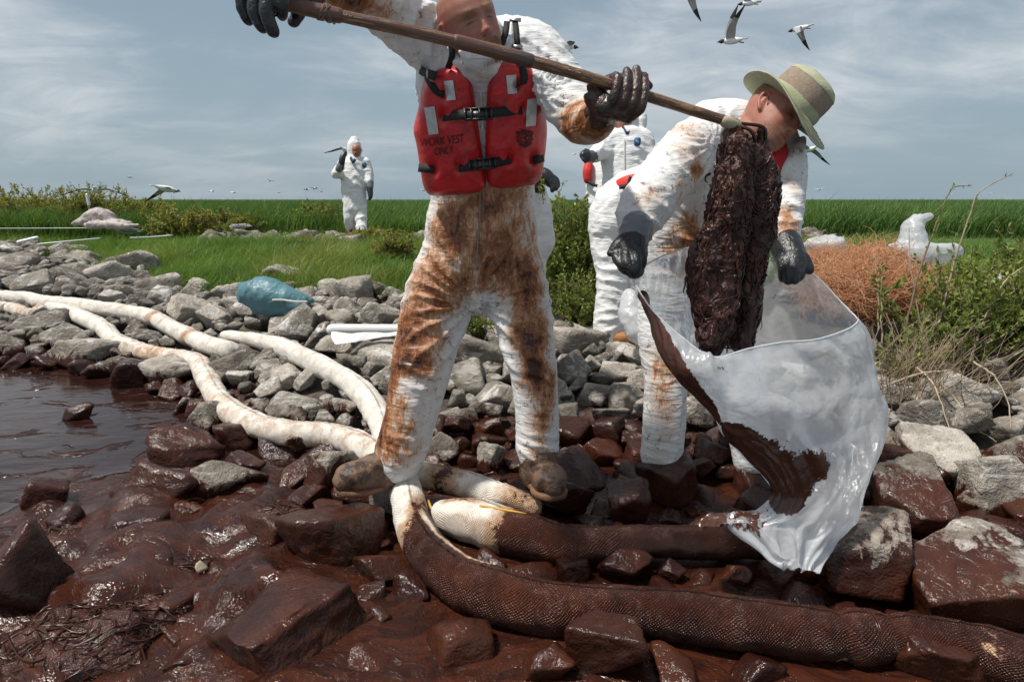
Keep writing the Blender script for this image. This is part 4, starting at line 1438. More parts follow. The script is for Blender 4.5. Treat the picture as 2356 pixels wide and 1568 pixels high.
twig('long bare twig arching up against the sky at right', [(2180, 760, 3.2), (2235, 640, 3.2), (2290, 500, 3.2), (2300, 465, 3.2), (2335, 408, 3.2)][:0] or [(2150, 800, 3.2), (2190, 640, 3.2), (2225, 530, 3.15), (2262, 450, 3.1), (2340, 408, 3.0)], 0.006, lv=8, seed=2)
twig('dark leafy twig crossing in front of the white sack', [(2080, 760, 3.2), (2110, 620, 3.2), (2150, 520, 3.2), (2190, 440, 3.2), (2240, 425, 3.2)], 0.0055, 'twig', 34, 3)
twig('pale dry stalk standing left in the straw heap', [(2020, 760, 3.4), (2015, 660, 3.4), (2005, 590, 3.4), (2012, 545, 3.4)], 0.004, lv=3, seed=4)
twig('slender stalk right of the straw heap', [(2130, 800, 3.3), (2110, 690, 3.3), (2102, 600, 3.3), (2100, 520, 3.3)], 0.004, lv=4, seed=5)
twig('pale dead stick slanting down to the rocks at right', [(2160, 880, 2.9), (2210, 930, 2.85), (2240, 985, 2.75), (2290, 1020, 2.7)], 0.005, seed=6)
twig('dead stick hanging beside the first, nearer the bag', [(2110, 845, 2.95), (2150, 880, 2.85), (2185, 950, 2.75), (2205, 1000, 2.7)], 0.005, seed=7)
twig('thin dead stick lying under the shrub', [(2050, 880, 2.9), (2130, 855, 2.9), (2180, 850, 2.85)], 0.006, seed=8)
twig('curved dead stick at the far right rocks', [(2240, 830, 2.9), (2290, 870, 2.8), (2320, 930, 2.75), (2325, 985, 2.7)], 0.005, seed=9)
twig('stalk rising out of the shrub at the right edge', [(2230, 830, 3.1), (2270, 720, 3.1), (2320, 630, 3.1), (2380, 590, 3.1)], 0.006, lv=14, seed=10)
# ------------------------------------------------------------------ people: shared tools
def limb(pts, n=20, m=None, ref=CAM_R, power=2.0):
    """pts rows (px, py, d, r) or (px, py, d, rx, ry)"""
    P = [W(p[0], p[1], p[2]) for p in pts]
    R = [(p[3], p[4] if len(p) > 4 else p[3]) for p in pts]
    v, f, _ = loft(P, R, ref, n, m, True, power)
    return v, f


def blobs(v, lst):
    s = np.zeros(len(v))
    for b in lst:
        px, py, d, r, a = b[:5]
        ax = b[5] if len(b) > 5 else 1.0          # stretch along the print's vertical
        q = v - W(px, py, d)
        dx, du, df = q @ CAM_R, q @ CAM_U, q @ CAM_F
        s += a * np.exp(-(dx ** 2 + (du / ax) ** 2 + (df * 0.8) ** 2) / (r * r))
    return s


def wrinkle(v, f, folds=(), radial=(), amp=0.007, seed=0, scale=11.0):
    nr = normals_of(v, f)
    wv = v + 0.05 * np.stack([fbm(v * 6 + 3, 2, seed), fbm(v * 6 + 9, 2, seed + 1), fbm(v * 6 + 15, 2, seed + 2)], 1)
    h = amp * (ridge(wv * scale * np.array((1, 1, 1.35)), 3, seed + 3) - 0.35)
    for (px, py, d, ax, r, a, k) in folds:
        c = W(px, py, d)
        axw = unit(CAM_R * ax[0] + CAM_U * ax[1] + CAM_F * (ax[2] if len(ax) > 2 else 0))
        q = v - c
        g = np.exp(-(q ** 2).sum(1) / (r * r))
        ph = k * (q @ axw) + 2.2 * fbm(v * 7 + seed, 2, seed + 5)
        h += a * g * ((1 - np.abs(np.sin(ph))) ** 1.6 - 0.3)
    for (px, py, d, r0, r, a, k) in radial:
        c = W(px, py, d)
        q = v - c
        x, y = q @ CAM_R, q @ CAM_U
        rho = np.sqrt(x * x + y * y)
        ang = np.arctan2(y, x)
        g = smooth01(rho, 0.0, r0) * np.exp(-(rho / r) ** 2) * np.exp(-((q @ CAM_F) / 0.3) ** 2)
        ph = k * ang + 1.6 * fbm(v * 6 + seed, 2, seed + 8)
        h += a * g * ((1 - np.abs(np.sin(ph))) ** 1.5 - 0.3)
    return v + nr * h[:, None]


def suit(parent, parts, voxel, folds=(), radial=(), stain=(), amp=0.007, seed=0, base=0.02, scale=11.0, name='coverall', smooth=5):
    v, f = remesh(parts, voxel, smooth)
    v = wrinkle(v, f, folds, radial, amp, seed, scale)
    s = base + blobs(v, stain) * (0.85 + 0.5 * fbm(v * 8, 3, seed + 20))
    return put(name, v, f, MAT['suit'], parent, True, {'stain': np.clip(s, 0, 1.1)})


HEADT = np.array([  # height, half width, front, back
    (0.1185, 0.012, 0.000, -0.040), (0.112, 0.034, 0.030, -0.072), (0.100, 0.052, 0.055, -0.094), (0.08, 0.066, 0.076, -0.108), (0.05, 0.0745, 0.090, -0.115), (0.025, 0.077, 0.0945, -0.114),
    (0.0, 0.076, 0.088, -0.110), (-0.02, 0.074, 0.086, -0.102), (-0.045, 0.070, 0.087, -0.086), (-0.065, 0.065, 0.088, -0.068), (-0.085, 0.057, 0.083, -0.045),
    (-0.102, 0.044, 0.080, -0.015), (-0.113, 0.028, 0.070, 0.012), (-0.118, 0.010, 0.052, 0.030)])


def head_local():
    m, n = 84, 72
    zz_ = np.linspace(HEADT[0, 0], HEADT[-1, 0], m)
    o = np.argsort(HEADT[:, 0])
    T = HEADT[o]
    from_ = [np.interp(zz_, T[:, 0], T[:, k]) for k in (1, 2, 3)]
    kern = np.array([1, 2, 3, 2, 1]) / 9
    a, fr, bk = [np.convolve(np.pad(q, 2, 'edge'), kern, 'valid') for q in from_]
    th = np.linspace(0, 2 * math.pi, n, endpoint=False)
    c, s = np.cos(th), np.sin(th)
    cc = np.sign(c) * np.abs(c) ** (2 / 2.35)
    sc_ = np.sign(s) * np.abs(s) ** (2 / 2.15)
    mid, ry = (fr + bk) / 2, (fr - bk) / 2
    X = a[:, None] * sc_[None]
    Y = mid[:, None] + ry[:, None] * cc[None]
    Z = np.repeat(zz_[:, None], n, 1)
    V = np.stack([X, Y, Z], -1).reshape(-1, 3)
    x, y, z = V.T
    fm = smooth01(y, 0.02, 0.06)

    def g(x0, z0, sx, sz):
        return np.exp(-((x - x0) / sx) ** 2 - ((z - z0) / sz) ** 2) * fm
    dy = np.zeros(len(V))
    for sgn in (-1, 1):
        dy += -0.016 * g(sgn * 0.031, 0.002, 0.018, 0.0135) + 0.0085 * g(sgn * 0.032, -0.003, 0.012, 0.0095)
        dy += 0.0065 * g(sgn * 0.028, 0.0195, 0.020, 0.007)
        dy += 0.004 * g(sgn * 0.046, -0.030, 0.016, 0.014)
        dy += -0.004 * g(sgn * 0.038, -0.062, 0.014, 0.018)
        dy += 0.0075 * g(sgn * 0.0135, -0.0405, 0.0065, 0.007)
    nz = np.interp(z, [-0.056, -0.047, -0.038, -0.02, 0.0, 0.014, 0.024], [0, 0.012, 0.025, 0.017, 0.009, 0.004, 0])
    nw = np.interp(z, [-0.05, -0.036, -0.02, 0.01], [0.014, 0.0125, 0.0095, 0.009])
    dy += nz * np.exp(-(x / nw) ** 2) * fm
    dy += 0.0055 * g(0, -0.0655, 0.022, 0.0045) + 0.006 * g(0, -0.0775, 0.019, 0.0055) - 0.0045 * g(0, -0.0712, 0.024, 0.0022)
    dy += -0.004 * g(0, -0.088, 0.02, 0.005) + 0.006 * g(0, -0.103, 0.018, 0.010)
    V[:, 1] += dy
    F = grid_faces(m, n)
    V = np.vstack([V, [[0, -0.02, HEADT[0, 0] + 0.001]], [[0, 0.04, HEADT[-1, 0] - 0.001]]])
    j = np.arange(n)
    k0 = m * n
    caps = np.vstack([np.stack([np.full(n, k0), (j + 1) % n, j], 1), np.stack([np.full(n, k0 + 1), (m - 1) * n + j, (m - 1) * n + (j + 1) % n], 1)])
    parts = [(V, [F, caps])]
    for sgn in (-1, 1):
        A = np.array([(sgn * 0.074, -0.002, 0.018), (sgn * 0.083, -0.014, 0.026), (sgn * 0.088, -0.024, 0.012), (sgn * 0.085, -0.022, -0.010), (sgn * 0.079, -0.008, -0.030), (sgn * 0.073, 0.0, -0.034)])
        v, f, _ = loft(A, [0.005, 0.0055, 0.006, 0.006, 0.007, 0.004], (0, 0, 1), 10, 24)
        parts.append((v, f))
        v, f, _ = loft(np.array([(sgn * 0.070, -0.006, 0.015), (sgn * 0.077, -0.013, -0.002), (sgn * 0.073, -0.004, -0.025)]), [0.008, 0.0095, 0.006], (0, 0, 1), 10, 12)
        parts.append((v, f))
    return parts


def head(parent, eye, right, up, neck, scale=1.0, short=False, beard=0.0, blond=1.0, hairline=0.062, hair=0.6, torso=(), voxel=0.0035, red=1.0, name='body'):
    """eye: point between the eyes (world); right/up in camera terms; neck: list of (world point, radius)"""
    X = -unit(right)
    Z = unit(np.asarray(up) - X * np.dot(up, X))
    Y = np.cross(Z, X)
    M = np.stack([X, Y, Z], 1) * scale
    c = np.asarray(eye) - M @ np.array((0, 0.085, 0.0))
    parts = [(v @ M.T + c, f) for v, f in head_local()]
    npt = [c + M @ np.array((0, -0.03, -0.03)), c + M @ np.array((0, -0.03, -0.085))] + [q[0] for q in neck]
    nrd = [0.056 * scale, 0.058 * scale] + [q[1] for q in neck]
    if short:
        npt, nrd = [npt[0]] + npt[2:], [nrd[0]] + nrd[2:]
    v, f, _ = loft(npt, nrd, X, 24, 24)
    parts.append((v, f))
    parts += list(torso)
    v, f = remesh(parts, voxel, 3, 0.5)
    L = (v - c) @ np.linalg.inv(M).T
    x, y, z = L.T
    fm = smooth01(y, 0.03, 0.06) * (z > -0.13)

    def g(x0, z0, sx, sz):
        return np.exp(-((x - x0) / sx) ** 2 - ((z - z0) / sz) ** 2) * fm
    rd = 0.55 * g(0, -0.036, 0.018, 0.014) + 0.5 * np.exp(-((np.abs(x) - 0.082) / 0.012) ** 2) * (np.abs(z) < 0.05)
    rd += 0.35 * (g(0.045, -0.032, 0.022, 0.02) + g(-0.045, -0.032, 0.022, 0.02)) + 0.75 * g(0, -0.0715, 0.022, 0.008)
    rd += 0.25 * smooth01(-z, 0.1, 0.15)
    dk = np.zeros(len(v))  # lash and mouth lines, plus shade painted into sockets, nostrils and smile folds
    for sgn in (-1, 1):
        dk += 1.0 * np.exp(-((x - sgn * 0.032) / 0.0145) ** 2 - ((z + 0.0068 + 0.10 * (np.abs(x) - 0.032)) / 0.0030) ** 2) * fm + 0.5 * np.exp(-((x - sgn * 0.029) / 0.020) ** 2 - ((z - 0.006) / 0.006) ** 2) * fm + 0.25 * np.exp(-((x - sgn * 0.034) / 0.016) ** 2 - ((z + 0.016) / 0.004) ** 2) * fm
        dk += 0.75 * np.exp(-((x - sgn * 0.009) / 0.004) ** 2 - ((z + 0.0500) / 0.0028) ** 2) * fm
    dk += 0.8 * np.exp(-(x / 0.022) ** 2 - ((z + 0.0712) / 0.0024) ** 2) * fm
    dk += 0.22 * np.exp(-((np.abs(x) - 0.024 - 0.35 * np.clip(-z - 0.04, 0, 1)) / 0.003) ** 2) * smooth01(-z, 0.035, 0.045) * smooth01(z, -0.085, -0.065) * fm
    hr = np.zeros(len(v))
    for sgn in (-1, 1):
        hr += 1.0 * np.exp(-((x - sgn * 0.032) / 0.019) ** 2 - ((z - 0.0195 + 0.12 * (np.abs(x) - 0.03)) / 0.0045) ** 2) * fm
    scal = smooth01(z + 0.55 * np.clip(-y, -0.03, 0.12) - 0.25 * np.clip(y - 0.05, 0, 1), hairline - 0.012, hairline + 0.01) * (z > -0.07)
    hr = np.maximum(hr, hair * scal)
    if beard:
        bz = smooth01(-z, 0.05, 0.062) * smooth01(z, -0.15, -0.115) * smooth01(y, 0.0, 0.04)
        bz *= 1 - 0.9 * np.exp(-(x / 0.019) ** 2 - ((z + 0.072) / 0.007) ** 2)
        hr = np.maximum(hr, beard * bz)
    at = {'red': np.clip(rd * red, 0, 1), 'hair': np.clip(hr, 0, 1), 'dark': np.clip(dk, 0, 1), 'blond': np.full(len(v), blond)}
    put(name, v, f, MAT['skin'], parent, True, at)
    return c, M


def fingers(chains, rad, n=10):
    out = []
    for i, ch in enumerate(chains):
        r = rad[i] if hasattr(rad, '__len__') else rad
        k = len(ch)
        v, f, _ = loft(np.array(ch), np.linspace(r * 1.05, r * 0.85, k), (0.3, 0.9, 0.2), n, k * 4)
        out.append((v, f))
    return out


def boot(parent, ankle, heel, toe, scale=1.0, mat='boot', solemat='sole', name='boot', top=0.05):
    """ankle, heel, toe: world points (heel and toe on the sole)"""
    ankle, heel, toe = [np.asarray(q, float) for q in (ankle, heel, toe)]
    fw = unit(toe - heel)
    side = unit(np.cross(fw, (0, 0, 1)))
    up = np.cross(side, fw)
    L = np.linalg.norm(toe - heel)
    prof = [(-0.02, 0.034, 0.045, 0.052), (0.12, 0.040, 0.056, 0.062), (0.35, 0.040, 0.052, 0.058), (0.58, 0.048, 0.044, 0.045), (0.78, 0.052, 0.041, 0.038), (0.93, 0.047, 0.038, 0.033), (1.0, 0.034, 0.029, 0.026)]
    P = [heel + fw * L * a + up * (c * scale + 0.012) for a, b, c, e in prof]
    R = [(b * scale, c * scale) for a, b, c, e in prof]
    v1 = loft(P, R, side, 20, 30, True, 2.4)
    sh = [(heel + fw * L * 0.24 + up * 0.05, 0.052 * scale), (heel * 0.3 + ankle * 0.7 + fw * L * 0.10 * 0, 0.053 * scale), (ankle + unit(ankle - heel) * top, 0.056 * scale)]
    v2 = loft([q[0] for q in sh], [q[1] for q in sh], side, 20, 14)
    v, f = remesh([v1[:2], v2[:2]], 0.005, 5)
    nr = normals_of(v, f)
    v = v + nr * (0.004 * ridge(v * 26, 2, 5))[:, None] * smooth01((v - heel) @ fw / L, 1.0, 0.4)[:, None]
    o = put(name, v, f, MAT[mat], parent)
    Ps = [heel + fw * L * a + up * 0.012 for a in (-0.05, 0.1, 0.3, 0.45, 0.7, 0.9, 1.03)]
    Rs = [(b * scale, 0.015) for b in (0.034, 0.042, 0.041, 0.043, 0.054, 0.049, 0.034)]
    v3, f3, _ = loft(Ps, Rs, side, 24, 30, True, 3.5)
    put('sole', v3, f3, MAT[solemat], o if False else parent)
    return o


def surf(o, px, py, lift=0.0):
    """frontmost point of a mesh near a place on the print"""
    n_ = len(o.data.vertices)
    a = np.empty(n_ * 3, np.float32)
    o.data.vertices.foreach_get('co', a)
    a = a.reshape(-1, 3)
    x, y, d = proj(a)
    k = np.where((np.abs(x - px) < 9) & (np.abs(y - py) < 9))[0]
    if len(k) == 0:
        k = np.array([np.argmin((x - px) ** 2 + (y - py) ** 2)])
    return W(px, py, d[k].min() - lift)


def snap(P, v, nrm, lift):
    """lay strand points on a surface"""
    from mathutils.kdtree import KDTree
    kd = KDTree(len(v))
    for i, q in enumerate(v):
        kd.insert(q, i)
    kd.balance()
    S = P.reshape(-1, 3)
    idx_ = np.array([kd.find(q)[1] for q in S])
    return (v[idx_] + nrm[idx_] * lift.reshape(-1)[:, None] + 0.35 * (S - v[idx_]) * (np.linalg.norm(S - v[idx_], axis=1) < 0.006)[:, None]).reshape(P.shape)


def ribbon(pts, width, mat, name, parent, thick=0.003, wdir=None, closed=False):
    """strap through world points, width across wdir"""
    P = crom(np.asarray(pts, float), max(10, len(pts) * 7))
    T = frame(P)
    if wdir is None:
        wdir = CAM_U
    Wd = np.broadcast_to(np.asarray(wdir, float), P.shape)
    Wd = Wd - T * (Wd * T).sum(1)[:, None]
    Wd = Wd / (np.linalg.norm(Wd, axis=1)[:, None] + 1e-9)
    N = np.cross(T, Wd)
    a, b = Wd * width / 2, N * thick / 2
    V = np.stack([P - a - b, P + a - b, P + a + b, P - a + b], 1).reshape(-1, 3)
    F = grid_faces(len(P), 4)
    k = (len(P) - 1) * 4
    return put(name, V, [F, np.array([[3, 2, 1, 0], [k, k + 1, k + 2, k + 3]])], mat, parent, False)


def rod(pts, r, mat, name, parent, n=8, m=None):
    v, f, _ = loft(pts, np.broadcast_to(np.asarray(r, float), (len(pts),)), (0.2, 0.3, 0.9), n, m or len(pts) * 6)
    return put(name, v, f, mat, parent)


# ------------------------------------------------------------------ central worker
w1 = empty('person', (W(1070, 1140, 2.35)[0], W(1070, 1140, 2.35)[1], 0.12), 'worker in oil-stained white coverall and red work vest holding a long pole', 'person', 'clean-up workers')
TOR1 = [(1100, 668, 2.33, .10, .10), (1103, 610, 2.32, .185, .135), (1107, 540, 2.30, .210, .145), (1110, 455, 2.27, .190, .14), (1108, 360, 2.20, .195, .14), (1105, 260, 2.10, .205, .135), (1100, 175, 2.02, .205, .12), (1095, 115, 1.95, .165, .10), (1092, 78, 1.90, .085, .075)]
LL1 = [(1048, 590, 2.33, .13, .13), (1008, 690, 2.33, .130, .13), (988, 770, 2.32, .122, .12), (972, 835, 2.31, .116, .115), (958, 900, 2.31, .104, .105), (944, 960, 2.32, .097, .10), (926, 1025, 2.33, .097, .10), (915, 1062, 2.34, .088, .09)]
LR1 = [(1165, 590, 2.33, .13, .13), (1192, 690, 2.33, .120, .12), (1212, 770, 2.30, .104, .11), (1222, 830, 2.29, .093, .10), (1231, 900, 2.30, .083, .09), (1236, 970, 2.31, .080, .088), (1236, 1030, 2.32, .080, .088), (1234, 1064, 2.33, .062, .07)]
AL1 = [(1045, 120, 2.0, .10), (985, 88, 1.96, .10), (925, 45, 1.88, .088), (862, -2, 1.78, .08), (815, -25, 1.70, .072), (760, -32, 1.60, .062), (718, -30, 1.53, .050)]
AR1 = [(1160, 115, 2.0, .10), (1226, 128, 1.98, .10), (1276, 185, 1.95, .085), (1315, 242, 1.92, .082), (1340, 276, 1.88, .072), (1362, 280, 1.80, .062), (1382, 268, 1.73, .052)]
COLL = [limb([(1108, 215, 1.98, .12, .05), (1106, 176, 1.91, .075, .04), (1103, 148, 1.83, .058, .035), (1096, 124, 1.77, .052, .028), (1090, 108, 1.765, .048, .022)], 16), limb([(1032, 62, 1.88, .012), (1040, 110, 1.84, .016), (1058, 150, 1.84, .014), (1085, 178, 1.88, .010)], 10), limb([(1172, 56, 1.88, .012), (1170, 95, 1.82, .016), (1152, 130, 1.83, .014), (1130, 160, 1.87, .010)], 10)]
st1 = [(900, 900, 2.26, .05, .45, 1.6), (930, 960, 2.22, .06, .3, 1.5), (905, 1010, 2.24, .06, .42, 1.3), (960, 1020, 2.23, .05, .22), (870, 1000, 2.28, .03, .5, 2.0), (990, 880, 2.2, .05, .28), (1245, 980, 2.22, .05, .42, 1.5), (1215, 960, 2.22, .03, .3, 1.6), (1270, 880, 2.24, .03, .5, 2.0), (1230, 1040, 2.24, .05, .3), (1255, 760, 2.22, .04, .3, 1.6), (1075, 460, 2.12, .07, .25), (1165, 470, 2.12, .08, .2), (1105, 520, 2.18, .24, .09), (1095, 620, 2.18, .16, .08), (1030, 590, 2.2, .11, .30), (1090, 540, 2.18, .12, .22), (1195, 540, 2.18, .12, .26), (1110, 480, 2.15, .17, .24), (1200, 470, 2.15, .10, .16), (1020, 500, 2.15, .09, .2), (985, 650, 2.22, .10, .60), (1040, 700, 2.2, .09, .35), (955, 720, 2.25, .09, .62), (940, 790, 2.25, .085, .62), (960, 840, 2.2, .075, .75, 0.5), (915, 860, 2.28, .045, .75, 1.6), (893, 960, 2.28, .028, .85, 3.0), (1000, 790, 2.2, .06, .45),
       (875, 1050, 2.28, .05, .55), (930, 1060, 2.22, .06, .3), (1170, 640, 2.2, .09, .28), (1210, 700, 2.2, .07, .50, 1.4), (1220, 790, 2.2, .05, .80, 1.6), (1225, 850, 2.2, .045, .80, 1.2), (1235, 900, 2.2, .04, .55, 1.3), (1190, 890, 2.2, .035, .45), (1260, 950, 2.22, .04, .4, 1.8), (1240, 630, 2.2, .07, .55, 1.4), (1180, 780, 2.2, .05, .4), (1250, 1050, 2.25, .04, .3),
       (1130, 600, 2.2, .10, .14), (960, 930, 2.2, .06, .22), (1345, 300, 1.80, .075, .75), (1310, 285, 1.86, .05, .4), (1378, 285, 1.70, .06, .8), (1330, 250, 1.82, .05, .3), (860, 5, 1.64, .075, .60), (790, -15, 1.58, .085, .68), (905, 50, 1.78, .05, .25), (960, 60, 1.86, .06, .15), (1280, 100, 1.88, .05, .12)]
SUIT1 = suit(w1, [limb(TOR1, 28), limb(LL1, 22), limb(LR1, 22), limb(AL1, 20), limb(AR1, 20)] + COLL, 0.0075,
     folds=[(970, 850, 2.2, (0.1, 1), .10, .012, 50), (940, 1040, 2.24, (0.3, 1), .09, .010, 60), (1222, 850, 2.2, (0.2, 1), .08, .009, 55), (1236, 1030, 2.24, (0.2, 1), .08, .011, 60), (1010, 730, 2.2, (0.6, 1), .11, .008, 55), (1190, 740, 2.2, (-0.5, 1), .10, .008, 55),
            (960, 80, 1.85, (1, -0.5), .13, .011, 85), (880, 20, 1.68, (1, -0.5), .10, .010, 60), (1260, 140, 1.86, (0.75, 1), .13, .010, 95), (1340, 270, 1.66, (0.6, -1), .10, .012, 60), (1105, 470, 2.14, (1, 0.1), .16, .008, 60), (1080, 40, 1.9, (1, 0), .2, .005, 90), (1250, 700, 2.22, (0, 1), .1, .008, 60)],
     radial=[(1092, 690, 2.2, .03, .26, .022, 12), (1240, 215, 1.9, .02, .10, .012, 11)],
     stain=st1, amp=0.0035, seed=4, base=0.07, scale=13.0)
# zip flap down the front
rod([surf(SUIT1, px, py, 0.001) for px, py in ((1104, 440), (1104, 470), (1103, 500), (1101, 530), (1099, 560), (1097, 590), (1096, 620))], 0.0035, MAT['zipper'], 'zip', w1)
rod([W(1110, 300, 1.99), W(1107, 240, 1.945), W(1105, 180, 1.895), W(1104, 140, 1.875)], 0.004, MAT['white'], 'zip', w1)

eye1 = W(1104, 39, 1.73)
rv = np.array((0.893, 0.45, 0.0))
right1 = unit(CAM_R * 0.86 + CAM_U * 0.43 + CAM_F * 0.26)
up1 = unit(-CAM_R * 0.43 + CAM_U * 0.80 - CAM_F * 0.34)
c1, M1 = head(w1, eye1, right1, up1, [(W(1084, 88, 1.93), .054), (W(1090, 120, 2.02), .065)], 1.0, short=True, beard=0.85, blond=0.9, hairline=0.075, hair=0.45, red=1.0)
# beard and moustache hairs
rb = np.random.default_rng(3)
bp = []
for _ in range(900):
    t_ = rb.uniform(-1, 1)
    zc = rb.uniform(-0.118, -0.052)
    xx_ = t_ * (0.045 if zc > -0.1 else 0.03)
    if abs(zc + 0.072) < 0.0065 and abs(xx_) < 0.02:
        continue
    if zc > -0.058 and abs(xx_) > 0.03:
        continue
    yf = np.interp(zc, HEADT[::-1, 0], HEADT[::-1, 2]) - 0.9 * (abs(xx_) / 0.06) ** 2.2 * 0.06 + 0.001
    p0 = np.array((xx_, yf, zc))
    d0 = np.array((xx_ * 4 + rb.normal() * 0.25, 0.5, -1 + rb.normal() * 0.25))
    d0 = d0 / np.linalg.norm(d0) * rb.uniform(0.006, 0.014)
    p1 = p0 + d0 * 0.5
    p2 = p0 + d0 + np.array((0, -0.002, 0))
    bp.append([c1 + M1 @ q for q in (p0, p1, p2)])
v, f = tubes(np.array(bp), np.tile(np.array([0.0006, 0.0005, 0.0003]), (len(bp), 1)), 3)
tint = np.repeat(rb.uniform(0.2, 1, len(bp)), 9)
put('beard', v, f, mat_straw('beard_hair', (0.20, 0.095, 0.04), (0.48, 0.29, 0.14)), w1, True, {'tint': tint})

# gloves of the central worker ------------------------------------------------
PPX = [(655, 8), (749, 30), (856, 53), (945, 72), (1035, 93), (1125, 115), (1214, 139), (1350, 178), (1499, 225), (1600, 257), (1692, 285)]
PATH = crom(np.array([W(a, b, 1.42 + 0.30 * (a - 655) / 1037.0) for a, b in PPX]), 400)
PATH_X = proj(PATH)[0]


def on_pole(px):
    return np.array([np.interp(px, PATH_X, PATH[:, k]) for k in range(3)])


PA, PB = PATH[0], PATH[-1]
PAX = unit(on_pole(1520) - on_pole(1360))


toc = -CAM_F
upw = unit(CAM_U - PAX * np.dot(CAM_U, PAX))
fwd = unit(np.cross(PAX, upw))
if np.dot(fwd, toc) < 0:
    fwd = -fwd
PR = 0.0145
ch = []
g0 = on_pole(1442)
for i, (off, top, r_) in enumerate([(-0.041, 0.022, .0118), (-0.014, 0.043, .0125), (0.0125, 0.056, .0128), (0.037, 0.046, .0122)]):
    b = g0 + PAX * off
    ch.append([b + upw * -0.068 + fwd * -0.012 - PAX * off * 0.35, b + upw * -0.052 + fwd * 0.022, b + upw * -0.028 + fwd * (PR + 0.017), b + upw * 0.006 + fwd * (PR + 0.015), b + upw * top + fwd * 0.008])
th_ = [g0 + PAX * -0.075 + upw * -0.01 + fwd * -0.045, g0 + PAX * -0.03 + upw * 0.034 + fwd * -0.034, g0 + PAX * 0.03 + upw * 0.040 + fwd * -0.020, g0 + PAX * 0.058 + upw * 0.032 + fwd * -0.008]
wr = W(1394, 250, 1.67)
palm = loft([wr, g0 + upw * -0.056 + PAX * -0.05 + fwd * -0.01, g0 + upw * -0.054 + fwd * -0.006, g0 + upw * -0.050 + PAX * 0.032], [(.034, .034), (.032, .030), (.028, .026), (.018, .02)], upw, 16, 20)
heel_ = loft([wr, g0 + PAX * -0.082 + upw * -0.02 + fwd * -0.03, th_[1]], [.036, .026, .016], upw, 12, 14)
cuff = loft([W(1378, 268, 1.755), W(1386, 260, 1.715), wr], [.050, .048, .036], upw, 20, 10)
v, f = remesh([q[:2] for q in (palm, heel_, cuff)] + fingers(ch, [.0125, .0132, .0135, .0128]) + fingers([th_], .0155), 0.0035, 2)
nr = normals_of(v, f)
v = v + nr * (0.0016 * ridge(v * 45, 2, 9))[:, None]
put('glove', v, f, MAT['oilglove'], w1)
# hand at the upper left, fingers hanging over the pole end
gL = on_pole(648)
fl = []
for (x0, y0, x1, y1, x2, y2, d_) in [(585, -40, 556, 5, 572, 58, 1.47), (605, -45, 585, 20, 604, 74, 1.44), (625, -45, 612, 20, 628, 84, 1.42), (655, -40, 648, 5, 648, 46, 1.43)]:
    fl.append([W(x0, y0, d_ - 0.05), W((x0 + x1) / 2, (y0 + y1) / 2 - 2, d_ - 0.085), W(x1, y1, d_ - 0.09), W((x1 + x2) / 2, (y1 + y2) / 2, d_ - 0.08), W(x2, y2 - 12, d_ - 0.07)])
thumb = [W(700, -30, 1.46), W(700, 0, 1.475), W(690, 25, 1.475), W(676, 50, 1.47)]
palm = loft([W(716, -30, 1.51), W(672, -42, 1.43), W(630, -45, 1.40), W(592, -40, 1.40)], [(.046, .040), (.048, .036), (.044, .030), (.030, .022)], upw, 16, 20)
v, f = remesh([palm[:2]] + fingers(fl, [.0155, .0165, .0165, .016]) + fingers([thumb], .017), 0.0035, 2)
nr = normals_of(v, f)
v = v + nr * (0.0014 * ridge(v * 45, 2, 19))[:, None]
put('glove', v, f, MAT['glove'], w1)

# boots
boot(w1, W(905, 1062, 2.34), W(905, 1116, 2.36), W(786, 1136, 2.22), 1.2)
boot(w1, W(1236, 1066, 2.33), W(1226, 1106, 2.39), W(1277, 1148, 2.20), 1.2)

# work vest: two foam panels -----------------------------------------------------
VL = [(1000, 164), (1022, 156), (1048, 153), (1070, 160), (1084, 180), (1090, 215), (1096, 258), (1103, 310), (1112, 370), (1118, 415), (1112, 434), (1092, 444), (1050, 448), (1005, 451), (985, 446), (973, 425), (966, 385), (958, 335), (951, 302), (955, 275), (964, 240), (969, 205), (980, 178)]
VR = [(1122, 178), (1132, 155), (1150, 143), (1180, 141), (1212, 148), (1234, 162), (1243, 195), (1250, 240), (1258, 290), (1256, 335), (1250, 382), (1244, 408), (1230, 424), (1205, 429), (1165, 433), (1138, 432), (1122, 420), (1117, 380), (1116, 320), (1118, 250)]
SLOTS = [(1018, 270), (1056, 384), (997, 388), (1022, 217), (1201, 250), (1172, 366), (1226, 366), (1188, 200)]


def vest_base(px, py):
    return 1.885 + (py - 160) * (0.235 / 290) + 0.075 * ((px - 1107) / 150.0) ** 2


def poly_dist(px, py, poly):
    Q = np.asarray(poly, float)
    d = np.full(len(px), 1e9)
    for a, b in zip(Q, np.roll(Q, -1, 0)):
        e = b - a
        t_ = np.clip(((px - a[0]) * e[0] + (py - a[1]) * e[1]) / (e @ e), 0, 1)
        d = np.minimum(d, np.hypot(px - a[0] - t_ * e[0], py - a[1] - t_ * e[1]))
    return d


def smooth_poly(poly, n):
    Q = np.asarray(poly, float)
    P = crom(np.vstack([Q[-2:], Q, Q[:3]]), (len(Q) + 4) * 24)
    m_ = len(P)
    k = 24 * (len(Q) + 4) / (len(Q) + 4)
    t0, t1 = 2 / (len(Q) + 4), (len(Q) + 2) / (len(Q) + 4)
    return P[(np.linspace(t0, t1, n, endpoint=False) * (m_ - 1)).astype(int)]


